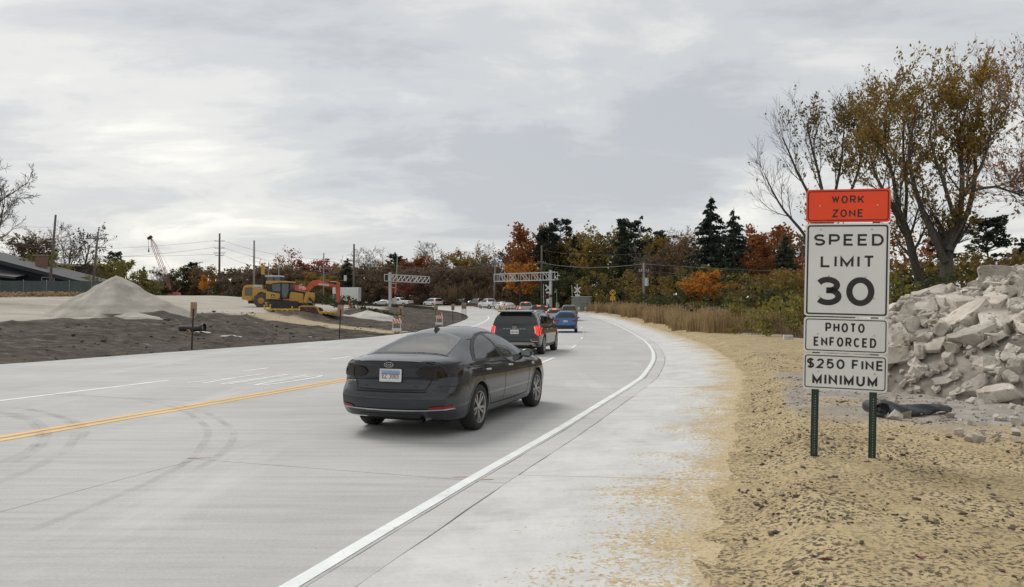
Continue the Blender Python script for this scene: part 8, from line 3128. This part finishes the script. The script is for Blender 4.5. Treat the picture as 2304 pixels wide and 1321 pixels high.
def hero(name, label, Y, stem_px, sub, seed, leaf, leaf_lev, per, size, keep=None, depth=1.2, bark=None, aspect=2.0, align=0.55):
    """Stems are drawn as photo positions at depth Y (each point may step nearer or farther)."""
    rr = random.Random(seed)
    base = at(stem_px[0][0][0][0], stem_px[0][0][0][1], Y)
    zg = gz(base.x, Y)
    specs = []
    for pts, ra, rb in stem_px:
        w = []
        dy = rr.uniform(-depth, depth)
        for i, (px, py) in enumerate(pts):
            f = i / (len(pts) - 1)
            p = at(px, py, Y + dy * f)
            w.append((p.x - base.x, p.y - Y, p.z - zg))
        specs.append((w, ra * 0.76, rb * 0.8))
    br, lv = stems(seed, specs, sub, leaf_lev, per, size, keep, aspect=aspect, align=align)
    root = empty(name, (base.x, Y, zg), 0, label, 'tree', 'large trees behind the sign')
    V, F = np_tubes(br, (10, 7, 5, 3, 3))
    link(bpy.data.objects.new('trunk', mesh_np('trunk', V, F, bark or M_BARK)), root)
    if lv is not None:
        link(bpy.data.objects.new('crown', mesh_np('crown', lv[0], lv[1], LF[leaf], smooth=False)), root)
    return root


SUB = [dict(n=(9, 12), len=2.2, angle=34, start=0.30, wander=0.10, up=0.10, segs=6, rr=0.42), dict(n=(7, 9), ratio=0.50, angle=34, start=0.2, wander=0.12, up=0.09, segs=4, rr=0.5), dict(n=(4, 6), ratio=0.55, angle=30, start=0.2, wander=0.12, up=0.10, segs=3, rr=0.55)]
SUBL = [dict(n=(8, 11), len=2.0, angle=30, start=0.32, wander=0.09, up=0.12, segs=6, rr=0.42), dict(n=(6, 8), ratio=0.5, angle=30, start=0.2, wander=0.11, up=0.10, segs=4, rr=0.5), dict(n=(4, 6), ratio=0.55, angle=28, start=0.2, wander=0.12, up=0.10, segs=3, rr=0.55)]


def dens(zlo, zhi, xcut=None):
    def f(c, rng):
        k = np.interp(c[:, 2], [zlo, zhi], [0.06, 1.0])
        k = k * np.clip(0.55 + 1.5 * vnoise(c[:, 0] * 1.0 + 40, c[:, 2] + 9, 1.3, 51), 0.05, 1)
        if xcut is not None:
            k = k * np.clip((c[:, 0] - xcut) / 1.6, 0.02, 1)
        return rng.random(len(c)) < k
    return f


hero('maple_tree', 'large forked tree with olive-brown leaves above the rubble heap', 40,
     [([(2128, 650), (2130, 590), (2135, 540)], 0.44, 0.34),
      ([(2128, 590), (2095, 520), (2060, 430), (2045, 340), (2060, 265)], 0.25, 0.05),
      ([(2135, 565), (2160, 480), (2165, 390), (2158, 310), (2180, 225)], 0.26, 0.05),
      ([(2138, 565), (2180, 470), (2195, 380), (2190, 300), (2212, 215)], 0.22, 0.05),
      ([(2150, 500), (2120, 400), (2092, 310), (2105, 240)], 0.15, 0.04),
      ([(2170, 440), (2210, 370), (2228, 300), (2232, 240)], 0.14, 0.04),
      ([(2185, 430), (2240, 420), (2300, 440), (2340, 430)], 0.11, 0.03)], SUB, 5, 'olivebrown', 2, 12.0, 0.088, dens(4.5, 9.0), 2.0)
hero('maple_tree', 'leaning tree with brown leaves whose trunk stands right of the sign', 42,
     [([(2075, 655), (2055, 580), (2040, 520), (2015, 460)], 0.32, 0.20),
      ([(2040, 520), (2000, 450), (1968, 390), (1955, 330)], 0.17, 0.05),
      ([(2020, 470), (2010, 400), (1990, 330), (1995, 270)], 0.16, 0.05),
      ([(2035, 510), (2040, 430), (2032, 340), (2035, 260)], 0.14, 0.05)], SUB, 8, 'olivebrown', 2, 11.0, 0.088, dens(4.8, 9.0), 1.8)
hero('maple_tree', 'many-stemmed half-bare tree rising behind the orange plate of the sign', 47,
     [([(1850, 665), (1845, 580), (1850, 520)], 0.34, 0.24),
      ([(1845, 580), (1800, 515), (1765, 475), (1738, 430), (1720, 390)], 0.14, 0.03),
      ([(1850, 540), (1830, 460), (1795, 390), (1772, 335), (1760, 310)], 0.15, 0.03),
      ([(1852, 530), (1850, 430), (1830, 345), (1815, 280)], 0.16, 0.04),
      ([(1855, 530), (1880, 430), (1895, 345), (1900, 265)], 0.16, 0.04),
      ([(1860, 520), (1915, 430), (1938, 350), (1935, 280)], 0.15, 0.04)], SUBL, 15, 'mix', 2, 11.0, 0.088, dens(5.5, 9.5, -2.2), 1.6)
hero('maple_tree', 'sparse russet tree entering at the right edge of the photo', 34,
     [([(2470, 660), (2455, 480), (2440, 350)], 0.34, 0.22),
      ([(2455, 500), (2400, 420), (2340, 330), (2310, 250)], 0.15, 0.03),
      ([(2445, 400), (2400, 320), (2360, 230), (2350, 180)], 0.15, 0.03),
      ([(2455, 520), (2390, 470), (2330, 445), (2290, 430)], 0.12, 0.03)], SUB, 23, 'pinkish', 2, 2.2, 0.085, None, 1.2)

# --- undergrowth: masses nobody could count
def thicket(name, label, spots, leaf, per, size, seed, aspect=1.3):
    """spots: (px, base depth, height, half width)."""
    rng = np.random.default_rng(seed)
    C, Rr = [], []
    for px, Y, h, w in spots:
        x0 = (px - 1152) / FOC * Y
        for k in range(int(10 + 9 * w)):
            x, y = x0 + rng.normal() * w * 0.5, Y + rng.normal() * min(w * 0.5, 2.5)
            q_ = ground([x], [y], True)
            if q_[1][0] < 0.3 and q_[2][0] < 1.3:
                continue
            z = gz(x, y)
            zz = z + h * rng.random() ** 0.8 * max(0.25, 1 - (abs(x - x0) / (w * 1.6)) ** 2)
            C.append(np.array([x, y, zz]))
            Rr.append(rng.uniform(0.25, 0.55) * (0.6 + h * 0.16))
    P = puff(rng, C, Rr, per, 0.8)
    V, F = leaf_quads(rng, P, size, aspect)
    o = link(bpy.data.objects.new(name, mesh_np(name, V, F, LF[leaf], smooth=False)))
    return tag(o, label, kind='stuff')


thicket('undergrowth', 'dark green shrubs massed below the right wood',
        [(1470, 88, 2.8, 4), (1500, 84, 2.4, 3), (1440, 100, 2.5, 4), (1380, 118, 4, 5), (1420, 110, 3, 5), (1540, 78, 3.0, 3.5), (1590, 74, 2.4, 3), (1660, 66, 3.0, 3.5), (1700, 60, 2.8, 3), (1760, 52, 2.8, 2.5), (1800, 48, 2.6, 2.5), (1840, 46, 2.4, 2.5),
         (1980, 40, 2.8, 2), (2040, 38, 2.8, 2), (2100, 38, 2.8, 2), (2180, 36, 3.0, 2.5), (2260, 36, 3.2, 2.5), (1300, 132, 5, 6), (1340, 128, 4.5, 5), (1250, 140, 4.5, 6)], 'green', 120, 0.19, 1)
thicket('undergrowth', 'yellow-green shrubs along the edge of the right wood',
        [(1560, 70, 2.0, 2.5), (1690, 50, 2.2, 2.0), (1740, 44, 1.9, 1.8), (1790, 40, 2.3, 1.8), (1815, 39, 2.2, 1.5), (2010, 36, 2.6, 1.6), (1460, 92, 1.6, 2), (1640, 60, 1.6, 2), (2070, 35, 2.2, 1.6)], 'olive', 120, 0.16, 2)
thicket('undergrowth', 'brown tangled brush filling the right wood',
        [(1330, 120, 6, 7), (1400, 116, 6, 7), (1460, 106, 6, 6), (1520, 98, 5.5, 6), (1570, 92, 6, 5), (1620, 86, 5, 5), (1680, 78, 5, 5), (1730, 70, 4.5, 4), (1780, 62, 4.5, 4), (1850, 56, 4.5, 4), (1950, 52, 4.5, 4), (2030, 52, 4.5, 4), (2120, 50, 4.5, 4), (2220, 46, 4.5, 4), (2300, 44, 4.5, 4)], 'mix', 75, 0.22, 3)
thicket('undergrowth', 'dark brown brush filling the middle wood',
        [(px, 178 + 14 * math.sin(px), 8.0, 9) for px in range(560, 1180, 38)] + [(px, 150, 5.5, 6) for px in range(1170, 1330, 40)], 'umber', 75, 0.30, 4)
thicket('undergrowth', 'dark olive brush filling the back of the wood',
        [(px, 205, 9.0, 10) for px in range(540, 1240, 60)] + [(px, 128, 7.0, 6) for px in range(1230, 1560, 55)] + [(px, 98, 6.0, 5) for px in range(1560, 1900, 55)], 'green', 70, 0.31, 5)
thicket('undergrowth', 'far dull trees merging along the left horizon',
        [(px, 330, 9.5, 16) for px in range(300, 620, 36)] + [(px, 150, 4, 6) for px in range(-20, 330, 50)], 'brown', 34, 0.6, 6)
thicket('undergrowth', 'low green weeds by the box trailer and barriers',
        [(745, 112, 1.6, 2.5), (770, 108, 1.4, 2.5), (725, 118, 2.0, 2.5), (520, 180, 2.4, 3), (360, 140, 1.2, 4), (380, 150, 1.0, 4), (815, 96, 0.25, 3), (850, 90, 0.2, 3)], 'green', 120, 0.2, 7)
thicket('undergrowth', 'yellowish weeds at the foot of the screen fence',
        [(px, 86 + 0.035 * px, 0.5, 2.0) for px in range(-30, 190, 26)], 'tan', 120, 0.16, 8)


# --- tall dry grass
def grass(name, label, n, sampler, h0, h1, leaf, seed, w=0.03, lean=0.25):
    rng = np.random.default_rng(seed)
    X, Y = sampler(rng, n)
    Z = ground(X, Y) - 0.03
    h = rng.uniform(h0, h1, n) * (1 + 0.7 * vnoise(X, Y, 2.2, 71) + 0.4 * vnoise(X, Y, 0.7, 72))
    a = rng.uniform(0, 6.28, n)
    ln = rng.normal(size=n) * lean * h
    dx, dy = np.cos(a) * ln, np.sin(a) * ln
    b = rng.uniform(0, 3.14, n)
    wx, wy = np.cos(b) * w, np.sin(b) * w
    P = np.c_[X, Y, Z]
    mid = P + np.c_[dx * 0.35, dy * 0.35, h * 0.6]
    tip = P + np.c_[dx, dy, h]
    wv = np.c_[wx, wy, np.zeros(n)]
    V = np.stack([P - wv * 0.6, P + wv * 0.6, mid + wv * 0.8, mid - wv * 0.8, tip + wv * 0.9, tip - wv * 0.9], 1).reshape(-1, 3)
    k = np.arange(n)[:, None] * 6
    F = np.vstack([k + np.array([0, 1, 2, 3]), k + np.array([3, 2, 4, 5])])
    o = link(bpy.data.objects.new(name, mesh_np(name, V, F, LF[leaf], smooth=False)))
    return tag(o, label, kind='stuff')


def along_right(y0, y1, d0, d1):
    def f(rng, n):
        s = rng.uniform(s_of_Y(y0), s_of_Y(y1), n)
        d = d0 + (d1 - d0) * rng.random(n) ** 1.2
        d = d + 0.35 * np.sin(s * 0.35) + 0.3 * np.sin(s * 1.3)
        px = np.interp(s, seg, RIGHT[:, 0])
        py = np.interp(s, seg, RIGHT[:, 1])
        e = 0.8
        tx = np.interp(s + e, seg, RIGHT[:, 0]) - np.interp(s - e, seg, RIGHT[:, 0])
        ty = np.interp(s + e, seg, RIGHT[:, 1]) - np.interp(s - e, seg, RIGHT[:, 1])
        l = np.hypot(tx, ty)
        return px + ty / l * (GUT + SHO + d), py - tx / l * (GUT + SHO + d)
    return f


grass('dry_grass', 'tall tan dry grass along the right side of the curve', 26000, along_right(46, 112, 0.7, 7.5), 0.6, 1.35, 'tan', 61, 0.028, 0.16)
grass('dry_grass', 'brown dry grass at the wood edge near the white box', 9000, along_right(27, 50, 4.8, 10), 0.25, 0.8, 'tanbrown', 62, 0.02, 0.3)
grass('dry_grass', 'brown reed bank beyond the crossing', 15000, lambda rng, n: (lambda x, y: (x, y))(rng.uniform(-16, 4, n), rng.uniform(160, 176, n)), 2.2, 4.2, 'tanbrown', 63, 0.07, 0.10)
